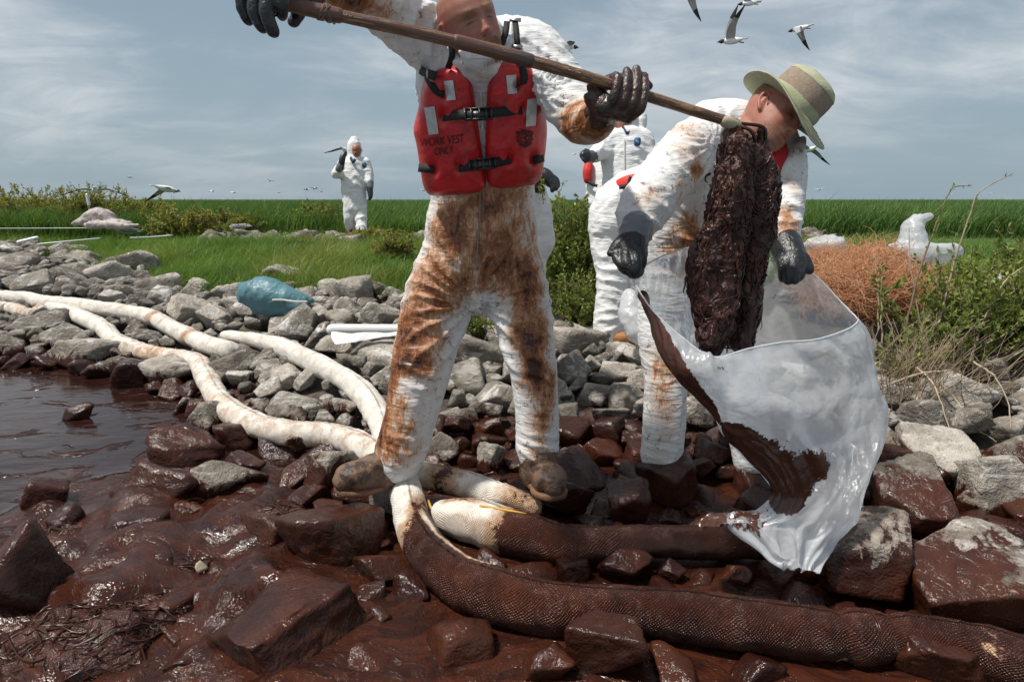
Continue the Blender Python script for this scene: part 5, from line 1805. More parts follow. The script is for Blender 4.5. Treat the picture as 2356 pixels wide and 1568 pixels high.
def vest_off(px, py, poly):
    d = poly_dist(px, py, poly)
    rim = 20.0
    o = 0.050 * np.sqrt(np.clip(1 - (1 - np.clip(d / rim, 0, 1)) ** 2, 0, 1)) + 0.012 * smooth01(d, 10, 70)
    for sx, sy in SLOTS:
        o = o - 0.020 * np.exp(-((px - sx) / 9.0) ** 2 - ((py - sy) / 15.0) ** 2)
    return o


for nm, poly in (('vest_panel', VL), ('vest_panel', VR)):
    N = 150
    O = smooth_poly(poly, N)
    c = O.mean(0)
    fr = np.concatenate([[0], 1 - np.cos(np.linspace(0.12, math.pi / 2, 34))])
    pts2 = np.concatenate([c + (O - c) * (1 - a) for a in fr])
    off = vest_off(pts2[:, 0], pts2[:, 1], O)
    V = np.array([W(a, b, vest_base(a, b) - o_) for (a, b), o_ in zip(pts2, off)])
    back = np.array([W(a, b, vest_base(a, b) + 0.012) for a, b in O])
    V = np.vstack([back, V])
    V = V + 0.0025 * fbm(V * 14, 3, 2)[:, None] * CAM_F
    put(nm, V, grid_faces(len(fr) + 1, N), MAT['vest'], w1)


def on_vest(px, py, lift=0.003):
    poly = VL if px < 1117 else VR
    O = smooth_poly(poly, 150)
    px_, py_ = np.atleast_1d(float(px)), np.atleast_1d(float(py))
    from_in = vest_off(px_, py_, O)[0]
    return W(px, py, vest_base(px, py) - from_in - lift)


def vest_quad(corners, mat, name, lift=0.004, nx=8, ny=10):
    A = np.array(corners, float)
    V = []
    for j in range(ny):
        for i in range(nx):
            u_, v_ = i / (nx - 1), j / (ny - 1)
            q = (A[0] * (1 - u_) + A[1] * u_) * (1 - v_) + (A[3] * (1 - u_) + A[2] * u_) * v_
            V.append(on_vest(q[0], q[1], lift))
    return put(name, np.array(V), grid_faces(ny, nx, False), mat, w1)


vest_quad([(1021, 187), (1042, 185), (1048, 230), (1027, 232)], MAT['tape'], 'reflective_patch')
vest_quad([(1164, 174), (1187, 172), (1189, 215), (1168, 217)], MAT['tape'], 'reflective_patch')
vest_quad([(975, 248), (999, 245), (1009, 308), (986, 311)], MAT['tape'], 'reflective_patch')
vest_quad([(1213, 229), (1236, 226), (1232, 289), (1209, 292)], MAT['tape'], 'reflective_patch')


def strap(pts, width_px, name='strap', lift=0.006, wd=CAM_U):
    P = [on_vest(a, b, lift) if len(q) == 2 else W(*q) for q in pts for a, b in [q[:2]]]
    return ribbon(P, width_px * 2.0 / FPX, MAT['black'], name, w1, 0.003, wd)


strap([(1019, 268), (1040, 266), (1066, 264, 1.875), (1100, 262, 1.872), (1130, 260, 1.878), (1165, 256), (1200, 250)], 21)
strap([(1056, 385), (1075, 383), (1100, 379, 1.975), (1125, 376, 1.972), (1150, 372), (1172, 365)], 22)
strap([(963, 386), (980, 387), (998, 389)], 20)
strap([(1226, 367), (1238, 365), (1250, 361)], 22)
strap([(983, 176), (993, 195), (1004, 209), (1021, 217)], 17, wd=unit(CAM_U + CAM_R))
strap([(1198, 152), (1206, 175), (1202, 192), (1189, 200)], 16, wd=unit(CAM_U - 0.2 * CAM_R) if False else unit(CAM_R + 0.6 * CAM_U))
ribbon([W(1033, 58, 1.80), W(1033, 85, 1.80), W(1040, 125, 1.81), W(1030, 158, 1.86)], 0.018, MAT['black'], 'shoulder_strap', w1, 0.003, CAM_R)
ribbon([W(1166, 50, 1.80), W(1162, 80, 1.785), W(1150, 112, 1.80), W(1140, 150, 1.85)], 0.018, MAT['black'], 'shoulder_strap', w1, 0.003, CAM_R)
ribbon([W(1184, 47, 1.83), W(1188, 75, 1.81), W(1190, 105, 1.81), W(1194, 152, 1.85)], 0.017, MAT['black'], 'shoulder_strap', w1, 0.003, CAM_R)
ribbon([W(962, 158, 1.99), W(975, 166, 1.92), W(990, 172, 1.87), W(1003, 176, 1.86)], 0.026, MAT['black'], 'shoulder_strap', w1, 0.003, CAM_U)
for (px, py, d_, wx, hy) in [(1185, 47, 1.825, .017, .004), (1189, 108, 1.80, .016, .004), (983, 168, 1.885, .003, .017)]:
    v, f = box_pts(W(px, py, d_), CAM_R * wx, CAM_U * hy, CAM_F * .004)
    put('slide_buckle', v, f, MAT['steel'], w1, False)


def buckle(px, py, w_, h_, d_, rot):
    r_ = unit(CAM_R + CAM_U * rot)
    u_ = unit(CAM_U - r_ * np.dot(CAM_U, r_))
    k = d_ / FPX / 2
    c = W(px, py, d_ - 0.006)
    parts = [box_pts(c, r_ * w_ * k, u_ * h_ * k * 0.62, CAM_F * 0.005)]
    for s in (-0.95, -0.5, 0.1, 0.55, 0.95):
        parts.append(box_pts(c + r_ * w_ * k * s, r_ * w_ * k * 0.07, u_ * h_ * k, CAM_F * 0.0085))
    for s in (-1, 1):
        parts.append(box_pts(c + u_ * h_ * k * s * 0.93, r_ * w_ * k * 0.97, u_ * h_ * k * 0.10, CAM_F * 0.007))
    v, f = join(parts)
    put('buckle', v, f, MAT['buckle'], w1, False)


buckle(1100, 263, 64, 26, 1.865, 0.04)
buckle(1110, 378, 62, 24, 1.965, 0.10)


def lettering(text, x0, y0, x1, y1, hpx, name='lettering'):
    """print text along the baseline (x0,y0)-(x1,y1) of the vest"""
    cu = bpy.data.curves.new('t', 'FONT')
    cu.body = text
    to = bpy.data.objects.new('t', cu)
    COL.objects.link(to)
    dg = bpy.context.evaluated_depsgraph_get()
    me = bpy.data.meshes.new_from_object(to.evaluated_get(dg))
    n_ = len(me.vertices)
    v = np.empty(n_ * 3, np.float32)
    me.vertices.foreach_get('co', v)
    v = v.reshape(-1, 3)
    fs = [list(p.vertices) for p in me.polygons]
    bpy.data.objects.remove(to)
    bpy.data.meshes.remove(me)
    w_ = v[:, 0].max()
    hh = v[:, 1].max()
    t_ = v[:, 0] / w_
    X = x0 + (x1 - x0) * t_
    Y = y0 + (y1 - y0) * t_ - v[:, 1] / hh * hpx
    P = [tuple(on_vest(a, b, 0.0032)) for a, b in zip(X, Y)]
    m2 = bpy.data.meshes.new(name)
    m2.from_pydata(P, [], fs)
    link(name, m2, MAT['print'], w1, False)


lettering('WORK VEST', 966, 338, 1067, 328, 19)
lettering('ONLY', 998, 358, 1042, 353, 18)
# round crest print
parts = []
for (r0, r1, n_, bump_) in [(13.2, 15.0, 60, 0), (15.6, 18.0, 60, 1), (9.0, 9.8, 40, 0)]:
    V = []
    for i in range(n_):
        a = 2 * math.pi * i / n_
        k = 1 + (0.10 * math.sin(a * 12) if bump_ else 0)
        if bump_ and math.sin(a) < -0.2 and abs(math.cos(a)) < 0.3:
            k = 0.99
        for r_ in (r0, r1 * k):
            V.append(on_vest(1207 + r_ * math.cos(a), 318 + r_ * 1.1 * math.sin(a), 0.0032))
    j = np.arange(n_)
    F = np.stack([2 * j, 2 * j + 1, 2 * ((j + 1) % n_) + 1, 2 * ((j + 1) % n_)], 1)
    parts.append((np.array(V), F))
for (pts_, wd_) in [([(1201, 310), (1208, 307), (1213, 312), (1206, 317)], 4), ([(1204, 317), (1210, 321), (1213, 327), (1206, 330)], 4), ([(1200, 316), (1198, 324), (1203, 329)], 2), ([(1213, 309), (1217, 316), (1215, 324)], 2), ([(1188, 308), (1192, 302)], 4), ([(1226, 308), (1222, 302)], 4), ([(1194, 333), (1207, 338), (1220, 333)], 3)]:
    P = crom(np.array(pts_, float), 14)
    T = np.gradient(P, axis=0)
    T /= np.linalg.norm(T, axis=1)[:, None]
    Nn = np.stack([-T[:, 1], T[:, 0]], 1) * wd_ / 2
    V = []
    for a, b in zip(P - Nn, P + Nn):
        V += [on_vest(a[0], a[1], 0.0034), on_vest(b[0], b[1], 0.0034)]
    j = np.arange(13)
    parts.append((np.array(V), np.stack([2 * j, 2 * j + 1, 2 * j + 3, 2 * j + 2], 1)))
v, f = join(parts)
put('crest_print', v, f, MAT['print'], w1, False)

# ------------------------------------------------------------------ the rake on its long pole
rk = empty('rake', PA, 'long brown wooden rake pole slanting across the picture with a hooked iron end', 'rake')
L = np.linalg.norm(PB - PA)


def pole_seg(x0, x1, r0, r1, name, dark=0.0, bare=0.0, m=40):
    xs = np.linspace(x0, x1, 9)
    v, f, (S, TH) = loft([on_pole(a) for a in xs], np.linspace(r0, r1, 9), upw, 28, m)
    nr = normals_of(v, f)
    v = v + nr * (0.0009 * fbm(v * 25, 3, 3))[:, None]
    nS = S / max(S.max(), 1e-6)
    dk = dark * smooth01(nS, 0.55, 0.95) if dark else np.zeros(len(v))
    return put(name, v, f, MAT['pole'], rk, True, {'along': S + x0 * 0.001, 'around': TH * 0.02, 'bare': np.full(len(v), bare), 'dark': dk})


pole_seg(655, 778, 0.0168, 0.0172, 'grip_tube', 0.0, 0.0)
pole_seg(776, 1052, 0.0140, 0.0146, 'pole', 0, 0.25, 90)
pole_seg(1050, 1218, 0.0166, 0.0172, 'sleeve_tube', 0.85, 0.0)
pole_seg(1215, 1690, 0.0150, 0.0135, 'handle', 0, 0.42, 120)
for k_ in range(5):
    c = on_pole(740 + 5 * k_)
    a = np.linspace(0, 2 * math.pi, 20)
    P = [c + upw * math.cos(q) * 0.0185 + fwd * math.sin(q) * 0.0185 + PAX * 0.012 * math.sin(q + k_) for q in a]
    rod(P, 0.0016, MAT['twig'], 'wrapped_twig', rk, 5, 40)
tines = [[(1690, 284, 1.715), (1720, 286, 1.72), (1748, 290, 1.725), (1760, 300, 1.73), (1760, 318, 1.74), (1752, 334, 1.76)], [(1690, 286, 1.715), (1700, 300, 1.71), (1712, 322, 1.72), (1712, 340, 1.75)], [(1695, 288, 1.72), (1725, 300, 1.70), (1735, 320, 1.71), (1730, 345, 1.75)]]
for tn in tines:
    rod([W(*q) for q in tn], [0.006] + [0.005] * (len(tn) - 2) + [0.003], MAT['strand'], 'tine', rk, 8, 30)
v, f, _ = loft([W(1668, 280, 1.708), W(1680, 283, 1.711), W(1698, 287, 1.716)], [0.0155, 0.0155, 0.009], upw, 16, 10)
put('ferrule', v, f, MAT['paletwig'], rk)
# ------------------------------------------------------------------ bending worker with the sun hat
w2 = empty('person', (W(1525, 1090, 2.6)[0], W(1525, 1090, 2.6)[1], 0.05), 'worker in tan sun hat and white coverall bending over an open clear sack', 'person', 'clean-up workers')
T2 = [(1580, 660, 2.64, .17, .14), (1590, 590, 2.6, .20, .16), (1615, 500, 2.52, .205, .17), (1650, 420, 2.42, .205, .16), (1680, 350, 2.32, .20, .14), (1690, 300, 2.26, .17, .11), (1715, 280, 2.22, .10, .07)]
AL2 = [(1630, 320, 2.26, .10), (1580, 352, 2.2, .10), (1520, 425, 2.1, .092), (1482, 478, 2.02, .086), (1468, 508, 1.98, .074), (1462, 534, 1.95, .054)]
AR2 = [(1770, 330, 2.24, .10), (1796, 375, 2.2, .085), (1802, 440, 2.14, .072), (1796, 500, 2.08, .070), (1797, 545, 2.03, .062), (1806, 566, 2.0, .05)]
LA2 = [(1545, 640, 2.62, .135), (1527, 760, 2.62, .112), (1530, 860, 2.6, .092), (1530, 930, 2.6, .088), (1525, 1000, 2.6, .088), (1521, 1050, 2.6, .086), (1520, 1070, 2.6, .074)]
LB2 = [(1640, 650, 2.66, .135), (1680, 780, 2.68, .115), (1710, 900, 2.68, .095), (1725, 1010, 2.7, .088), (1730, 1060, 2.7, .08)]
HOOD = [limb([(1745, 300, 2.17, .02), (1752, 330, 2.12, .022), (1768, 372, 2.10, .02), (1778, 410, 2.12, .016)], 10), limb([(1846, 322, 2.14, .014), (1834, 345, 2.12, .024), (1812, 380, 2.10, .022), (1790, 415, 2.12, .016)], 10), limb([(1620, 262, 2.36, .05, .05), (1665, 258, 2.33, .06, .05), (1715, 258, 2.28, .045, .04), (1745, 262, 2.24, .02, .02)], 14)]
st2 = [(1560, 420, 2.02, .03, .5), (1545, 350, 2.1, .03, .4), (1600, 400, 2.1, .04, .35), (1500, 450, 1.98, .04, .3), (1530, 820, 2.5, .06, .4), (1520, 920, 2.5, .07, .38), (1535, 1010, 2.5, .05, .3), (1600, 320, 2.12, .05, .3), (1815, 480, 2.0, .04, .35), (1590, 520, 2.34, .08, .3), (1580, 380, 2.1, .06, 0.45), (1570, 300, 2.16, .05, 0.40), (1590, 470, 2.05, .06, 0.48), (1600, 560, 2.4, .10, 0.45), (1480, 470, 1.95, .05, 0.29), (1500, 535, 1.92, .03, 0.48), (1640, 590, 2.4, .1, 0.48), (1810, 540, 1.98, .05, 0.56), (1820, 430, 2.08, .05, 0.32), (1525, 860, 2.52, .08, 0.42), (1540, 960, 2.5, .06, 0.32), (1510, 1060, 2.5, .06, 0.29), (1830, 350, 2.12, .04, 0.19), (1560, 620, 2.5, .1, 0.32)]
S2 = suit(w2, [limb(T2, 28), limb(AL2, 20), limb(AR2, 20), limb(LA2, 20), limb(LB2, 20)] + HOOD, 0.008,
          folds=[(1482, 490, 1.95, (0.4, 1), .11, .014, 55), (1560, 400, 2.1, (0.7, 1), .12, .012, 55), (1800, 480, 2.0, (0, 1), .12, .012, 60), (1525, 1040, 2.52, (0.3, 1), .08, .007, 60), (1527, 850, 2.5, (0.5, 1), .1, .006, 50), (1620, 450, 2.36, (0.6, 1), .16, .013, 40), (1600, 560, 2.44, (0.3, 1), .15, .012, 45)],
          radial=[(1640, 330, 2.15, .02, .14, .012, 9)], stain=st2, amp=0.004, seed=14, base=0.08)
# collar, shirt
ribbon([W(1702, 262, 2.2), W(1712, 278, 2.16), W(1724, 290, 2.13)], .03, MAT['blue'], 'shirt_collar', w2, 0.006, CAM_R)
v, f = remesh([limb([(1770, 330, 2.16, .05), (1778, 360, 2.13, .05), (1776, 400, 2.13, .04)], 14)], 0.008, 2)
put('shirt', v, f, MAT['red'], w2)
# head, seen three-quarter from his right, face turned down to the right
fr2 = unit(CAM_R * 0.52 - CAM_U * 0.42 - CAM_F * 0.74)
up2 = unit(CAM_R * 0.55 + CAM_U * 0.80 - CAM_F * 0.05)
up2 = unit(up2 - fr2 * np.dot(up2, fr2))
rt2 = np.cross(fr2, up2)
eye2 = W(1834, 276, 2.02)
c2, M2 = head(w2, eye2, -np.cross(up2, -fr2) if False else unit(np.cross(up2, fr2)), up2, [(W(1748, 268, 2.16), .062), (W(1722, 300, 2.22), .075)], 1.0, beard=0.5, blond=0.45, hairline=0.055, hair=0.9, red=0.7)
# hat
hat = W(1819, 243, depth_of(c2) - 0.005)
hz = unit(CAM_R * 0.66 + CAM_U * 0.64 - CAM_F * 0.36)
hy = unit(fr2 - hz * np.dot(fr2, hz))
hx = np.cross(hy, hz)
n_ = 72
th = np.linspace(0, 2 * math.pi, n_, endpoint=False)


def hat_ring(rx, ry, z, wave=0.0):
    return np.array([hat + hx * rx * math.cos(a) + hy * ry * math.sin(a) + hz * (z + wave * math.cos(2 * a) + wave * 0.25 * math.sin(3 * a + 1)) for a in th])


def hat_piece(rings, mat, name):
    V = np.vstack(rings)
    V = V + 0.0018 * fbm(V * 30, 2, 3)[:, None] * hz
    return put(name, V, grid_faces(len(rings), n_), MAT[mat], w2)


brim = [hat_ring(.088 + .082 * t_, .104 + .082 * t_, -0.002 - 0.020 * t_ ** 1.5, 0.020 * t_) for t_ in np.linspace(0, 1, 14)]
brim += [hat_ring(.1705, .1865, -0.0235, 0.020)] + [hat_ring(.088 + .082 * t_, .104 + .082 * t_, -0.006 - 0.020 * t_ ** 1.5, 0.020 * t_) for t_ in np.linspace(1, 0, 14)]
hb_ = hat_piece(brim, 'hat', 'hat_brim')
for t_ in (0.35, 0.5, 0.65, 0.8, 0.92):
    R_ = hat_ring(.088 + .082 * t_, .104 + .082 * t_, -0.0005 - 0.020 * t_ ** 1.5, 0.020 * t_)
    v, f = tubes(np.vstack([R_, R_[:1]])[None], np.full((1, n_ + 1), 0.0009), 4)
    put('brim_stitching', v, f, MAT['hatband'], w2)
hat_piece([hat_ring(.0895, .1055, -0.003), hat_ring(.0915, .1075, 0.006), hat_ring(.0905, .1065, 0.020), hat_ring(.0885, .1045, 0.027)], 'hatband', 'hat_band')
hat_piece([hat_ring(.0875, .1035, 0.024), hat_ring(.0875, .1030, 0.045), hat_ring(.0865, .1015, 0.068), hat_ring(.084, .098, 0.083)], 'hatmesh', 'hat_mesh_side')
hat_piece([hat_ring(.0850, .0990, 0.0815), hat_ring(.0855, .0992, 0.084), hat_ring(.081, .094, 0.092), hat_ring(.070, .082, 0.103), hat_ring(.048, .058, 0.112), hat_ring(.02, .026, 0.116), hat_ring(.001, .001, 0.117)], 'hat', 'hat_crown')
rod([W(1768, 222, 2.02), W(1764, 245, 2.03), W(1752, 275, 2.06), W(1750, 300, 2.07)], 0.0016, MAT['cord'], 'chin_cord', w2, 6)
# gloves: taped cuff + fist on the left of the sack, hand under the film on the right
v, f = remesh([limb([(1464, 522, 1.93, .050), (1458, 545, 1.92, .049), (1456, 562, 1.91, .045)], 18)], 0.005, 2)
v = wrinkle(v, f, amp=0.004, seed=5, scale=24)
put('duct_tape', v, f, MAT['duct'], w2)
hp = [limb([(1455, 556, 1.91, .046), (1450, 580, 1.90, .054, .045), (1452, 606, 1.89, .046, .038), (1460, 620, 1.885, .030)], 16)]
hp += fingers([[W(1425, 572, 1.90), W(1418, 592, 1.87), W(1432, 610, 1.85), W(1450, 612, 1.845)], [W(1440, 572, 1.88), W(1440, 600, 1.845), W(1452, 620, 1.84)], [W(1458, 572, 1.87), W(1464, 600, 1.84), W(1464, 622, 1.845)], [W(1472, 576, 1.88), W(1478, 602, 1.86), W(1470, 620, 1.86)]], [.016, .0165, .0165, .015])
hp += fingers([[W(1452, 590, 1.86), W(1455, 615, 1.845), W(1458, 632, 1.85)]], .015)
hp += [limb([(1438, 556, 1.90, .03), (1418, 570, 1.89, .022), (1402, 583, 1.885, .010)], 12)]
v, f = remesh(hp, 0.004, 3)
put('glove', v, f, MAT['glove'], w2)
hp = [limb([(1806, 560, 2.0, .05), (1815, 582, 1.97, .048), (1826, 605, 1.94, .042), (1828, 628, 1.92, .032)], 16)]
hp += fingers([[W(1825, 580, 1.95), W(1848, 590, 1.93), W(1860, 612, 1.92), W(1862, 622, 1.92)], [W(1815, 600, 1.93), W(1828, 620, 1.90), W(1828, 645, 1.90)], [W(1805, 600, 1.93), W(1812, 625, 1.905), W(1812, 646, 1.91)], [W(1797, 598, 1.94), W(1800, 622, 1.92), W(1800, 640, 1.925)]], .016)
v, f = remesh(hp, 0.004, 3)
put('glove', v, f, MAT['glove'], w2)
boot(w2, W(1520, 1068, 2.62), W(1518, 1092, 2.66), W(1546, 1080, 2.86), 1.0)

# ------------------------------------------------------------------ helpers in the background
grp = 'clean-up workers'
w3 = empty('person', gz_(1425, 700, 4.75), 'worker in clean white coverall facing left with a blue chest badge, behind the rake', 'person', grp)
S3 = suit(w3, [limb([(1432, 500, 4.72, .17, .14), (1438, 440, 4.7, .18, .14), (1440, 390, 4.7, .185, .14), (1441, 340, 4.7, .20, .14), (1443, 310, 4.7, .185, .12), (1444, 294, 4.7, .08, .08)], 24),
               limb([(1405, 318, 4.68, .085), (1385, 345, 4.62, .075), (1372, 356, 4.55, .06), (1362, 360, 4.5, .045)], 16),
               limb([(1478, 320, 4.68, .085), (1488, 365, 4.66, .075), (1497, 400, 4.62, .065), (1503, 425, 4.6, .05)], 16),
               limb([(1420, 500, 4.74, .12), (1418, 600, 4.76, .10), (1416, 690, 4.78, .09)], 16), limb([(1450, 500, 4.74, .12), (1455, 600, 4.76, .10), (1456, 690, 4.78, .09)], 16),
               limb([(1462, 300, 4.72, .05, .05), (1470, 282, 4.74, .062, .06), (1472, 270, 4.74, .05, .05)], 16)], 0.013,
          folds=[(1385, 345, 4.55, (1, -0.4), .1, .014, 45), (1490, 370, 4.6, (0, 1), .12, .012, 45), (1440, 430, 4.56, (0.2, 1), .15, .012, 35)], amp=0.010, seed=24, base=0.0, scale=9)
head(w3, W(1416, 266, 4.62), unit(-CAM_F * 0.8 + CAM_R * 0.6) * -1 if False else unit(CAM_R * 0.62 - CAM_F * 0.78), CAM_U, [(W(1436, 294, 4.7), .058), (W(1442, 308, 4.7), .07)], 1.0, hair=1.0, blond=0.05, hairline=0.05, voxel=0.006, red=0.8)
v, f = remesh([limb([(1364, 360, 4.52, .046), (1356, 360, 4.47, .044), (1348, 360, 4.42, .042), (1342, 357, 4.40, .030)], 14)] + fingers([[W(1348, 352, 4.42), W(1341, 350, 4.40), W(1340, 356, 4.38)], [W(1350, 362, 4.42), W(1341, 362, 4.39), W(1342, 368, 4.38)], [W(1352, 368, 4.43), W(1346, 372, 4.41)], [W(1352, 348, 4.44), W(1346, 346, 4.42)]], .016), 0.006, 2)
put('glove', v, f, MAT['glove'], w3)
v, f = remesh([limb([(1503, 422, 4.6, .05), (1506, 440, 4.58, .045), (1508, 460, 4.56, .03)], 14)], 0.008, 2)
put('glove', v, f, MAT['glove'], w3)


def badge(parent, px, py, d, w_, h_):
    v, f, _ = loft([W(px, py, d), W(px, py, d - 0.006)], [(w_, h_), (w_, h_)], CAM_R, 20, 3, False, 4)
    b_ = put('chest_badge', v, f, MAT['badge'], parent, False)
    for k_ in (-0.35, 0.0, 0.35):
        v, f = box_pts(W(px, py, d - 0.0075) + CAM_R * w_ * k_, CAM_R * w_ * 0.07 - CAM_U * h_ * 0.05, CAM_U * h_ * 0.4 - CAM_R * w_ * 0.25, CAM_F * 0.001)
        put('badge_print', v, f, MAT['badgelight'], b_, False)


badge(w3, 1466, 326, depth_of(surf(S3, 1466, 326)) - 0.004, .024, .030)
ribbon([W(1432, 292, 4.59), W(1442, 306, 4.57), W(1458, 296, 4.6)], 0.02, MAT['blue'], 'shirt_collar', w3, 0.006)
rod([surf(S3, 1436, 320, 0.003), surf(S3, 1436, 350, 0.003), surf(S3, 1436, 390, 0.003), surf(S3, 1436, 420, 0.003)], 0.004, MAT['white'], 'zip', w3)

w4 = empty('person', gz_(1405, 790, 4.0), 'stooping worker in white coverall and tan boot, red vest with black straps on the back', 'person', grp)
S4 = suit(w4, [limb([(1412, 520, 4.0, .165, .17), (1425, 480, 4.0, .18, .18), (1460, 455, 3.98, .18, .17), (1520, 440, 3.95, .18, .17), (1580, 450, 3.9, .17, .14)], 24, ref=CAM_U),
               limb([(1410, 510, 4.0, .15), (1404, 570, 4.0, .125), (1408, 630, 3.98, .104), (1407, 690, 3.98, .102), (1402, 740, 3.99, .104), (1401, 778, 4.0, .098)], 18),
               limb([(1455, 510, 4.02, .14), (1500, 600, 4.05, .115), (1510, 690, 4.1, .10), (1512, 770, 4.1, .095)], 18)], 0.011,
          folds=[(1408, 640, 3.88, (0.2, 1), .16, .015, 48), (1403, 740, 3.88, (-0.2, 1), .14, .016, 50), (1400, 560, 3.88, (0.6, 1), .12, .012, 42)], amp=0.010, seed=34, base=0.0, scale=10)
boot(w4, W(1402, 776, 4.0), W(1380, 796, 4.04), W(1447, 798, 3.9), 1.05, 'tanboot', 'tanboot')
pv = [limb([(1432, 430, 3.9, .05, .06), (1452, 424, 3.86, .055, .07), (1480, 420, 3.84, .055, .07), (1510, 420, 3.84, .055, .06)], 16, ref=CAM_U, power=3.0)]
v, f = remesh(pv, 0.008, 2)
PVO = put('back_vest', v, f, MAT['orange'], w4)
for a_, b_ in (((1438, 452), (1452, 404)), ((1462, 446), (1476, 402))):
    P = [surf(PVO, a_[0] * (1 - t_) + b_[0] * t_, a_[1] * (1 - t_) + b_[1] * t_, 0.012) for t_ in np.linspace(0.1, 0.95, 6)]
    ribbon(P, 0.026, MAT['black'], 'strap', w4, 0.004, CAM_R)
P = [surf(PVO, x_, y_, 0.014) for x_, y_ in ((1424, 431), (1440, 428), (1460, 424), (1480, 420), (1500, 418))]
ribbon(P, 0.026, MAT['black'], 'strap', w4, 0.004, CAM_U)
ribbon([W(1436, 448, 3.80), W(1432, 470, 3.815), W(1430, 490, 3.83)], 0.028, MAT['black'], 'strap', w4, 0.004, CAM_R)

w5 = empty('person', gz_(1380, 600, 5.4), 'worker mostly hidden behind the standing one, red pack on white back', 'person', grp)
suit(w5, [limb([(1382, 470, 5.4, .13, .15), (1384, 430, 5.4, .14, .15), (1386, 395, 5.4, .13, .13), (1400, 372, 5.4, .10, .1)], 18), limb([(1385, 470, 5.4, .12), (1390, 560, 5.42, .10), (1392, 640, 5.45, .09)], 14)], 0.014, amp=0.010, seed=44, base=0.0)
v, f = remesh([limb([(1352, 413, 5.3, .035, .05), (1351, 395, 5.3, .04, .06), (1354, 376, 5.3, .035, .05)], 14, power=3)], 0.008, 2)
put('red_pack', v, f, MAT['orange'], w5)
ribbon([W(1352, 417, 5.26), W(1362, 424, 5.24), W(1374, 428, 5.23)], 0.025, MAT['black'], 'strap', w5)

w7 = empty('person', gz_(1222, 900, 3.15), 'worker hidden behind the central one, only black-gloved hands showing', 'person', grp)
suit(w7, [limb([(1215, 560, 3.2, .14, .12), (1190, 480, 3.15, .17, .13), (1150, 420, 3.1, .18, .13), (1130, 380, 3.05, .15, .11)], 20), limb([(1212, 580, 3.2, .10), (1216, 760, 3.22, .08), (1220, 900, 3.24, .06)], 16), limb([(1155, 400, 3.05, .07), (1190, 408, 2.98, .06), (1222, 408, 2.95, .05)], 14)], 0.014, amp=0.008, seed=54, base=0.02)
v, f = remesh([limb([(1212, 404, 2.96, .046), (1238, 402, 2.93, .040), (1256, 408, 2.92, .038), (1268, 420, 2.91, .026)], 14)] + fingers([[W(1262, 408, 2.91), W(1275, 420, 2.90), W(1279, 434, 2.90)], [W(1260, 414, 2.91), W(1270, 426, 2.90), W(1270, 438, 2.90)], [W(1266, 404, 2.92), W(1280, 414, 2.92), W(1283, 428, 2.92)]], .014), 0.005, 2)
put('glove', v, f, MAT['glove'], w7)
v, f = remesh([limb([(1205, 425, 2.98, .04), (1228, 428, 2.95, .034), (1244, 436, 2.94, .022)], 14)], 0.006, 2)
put('glove', v, f, MAT['glove'], w7)
sg = empty('sprig', W(1248, 445, 2.9), 'small green leafy sprig held by the hidden worker\'s black glove', 'sprig')
P = np.array([W(1250, 470, 2.9), W(1248, 450, 2.9), W(1244, 430, 2.89), W(1248, 415, 2.89)])
v, f = tubes(crom(P, 10)[None], np.full((1, 10), 0.002), 5)
put('stem', v, f, MAT['twig'], sg)
rs = np.random.default_rng(4)
lp_ = crom(P, 60)[rs.integers(8, 60, 90)]
V, F = leaves(lp_ + rs.normal(size=lp_.shape) * 0.008, rs.normal(size=(90, 3)), rs.uniform(0.01, 0.02, 90), rs)
put('foliage', V, F, MAT['shrub'], sg, False, {'tint': np.full(len(V), 0.8)})

w6 = empty('person', gz_(818, 548, 10.9), 'far worker in hooded white coverall walking along the rubble crest', 'person', grp)
D6 = 10.9
S6 = suit(w6, [limb([(817, 478, D6, .20, .16), (814, 440, D6, .215, .17), (813, 405, D6, .225, .17), (814, 378, D6, .215, .15), (815, 362, D6, .12, .11)], 24),
               limb([(804, 475, D6, .115), (803, 500, D6, .10), (806, 520, D6 + .1, .095), (808, 528, D6 + .15, .08)], 16),
               limb([(829, 475, D6, .115), (831, 505, D6 - .05, .10), (832, 530, D6 - .1, .098), (831, 542, D6 - .1, .085)], 16),
               limb([(792, 375, D6, .10), (778, 395, D6 - .1, .095), (774, 402, D6 - .15, .085), (780, 390, D6 - .25, .075), (785, 380, D6 - .3, .06)], 16),
               limb([(840, 375, D6, .10), (847, 400, D6, .09), (849, 418, D6 - .05, .075), (850, 426, D6 - .05, .06)], 16),
               limb([(815, 358, D6, .11, .11), (815, 345, D6, .125, .13), (815, 332, D6, .118, .125), (815, 324, D6, .08, .09)], 18)], 0.02,
          folds=[(832, 500, D6 - .15, (0.2, 1), .3, .02, 22), (812, 420, D6 - .2, (0.3, 1), .3, .02, 18)], amp=0.014, seed=64, base=0.03, scale=6)
head(w6, W(817, 347, D6 - .16), CAM_R, unit(CAM_U - CAM_F * 0.35), [(W(816, 362, D6), .06)], 0.95, hair=0.0, voxel=0.012, red=1.0)
for pts_ in ([(850, 424, D6 - .06, .06), (851, 438, D6 - .08, .055), (852, 452, D6 - .1, .04), (849, 460, D6 - .1, .02)], [(783, 386, D6 - .32, .06), (786, 372, D6 - .36, .055), (789, 360, D6 - .36, .05), (794, 352, D6 - .34, .035)]):
    v, f = remesh([limb(pts_, 12)], 0.012, 1)
    put('glove', v, f, MAT['glove'], w6)
for pts_ in ([(851, 420, D6 - .06, .066), (851, 430, D6 - .07, .062)], [(780, 388, D6 - .32, .066), (784, 379, D6 - .34, .063)]):
    v, f = remesh([limb(pts_, 12)], 0.012, 1)
    put('duct_tape', v, f, MAT['duct'], w6)
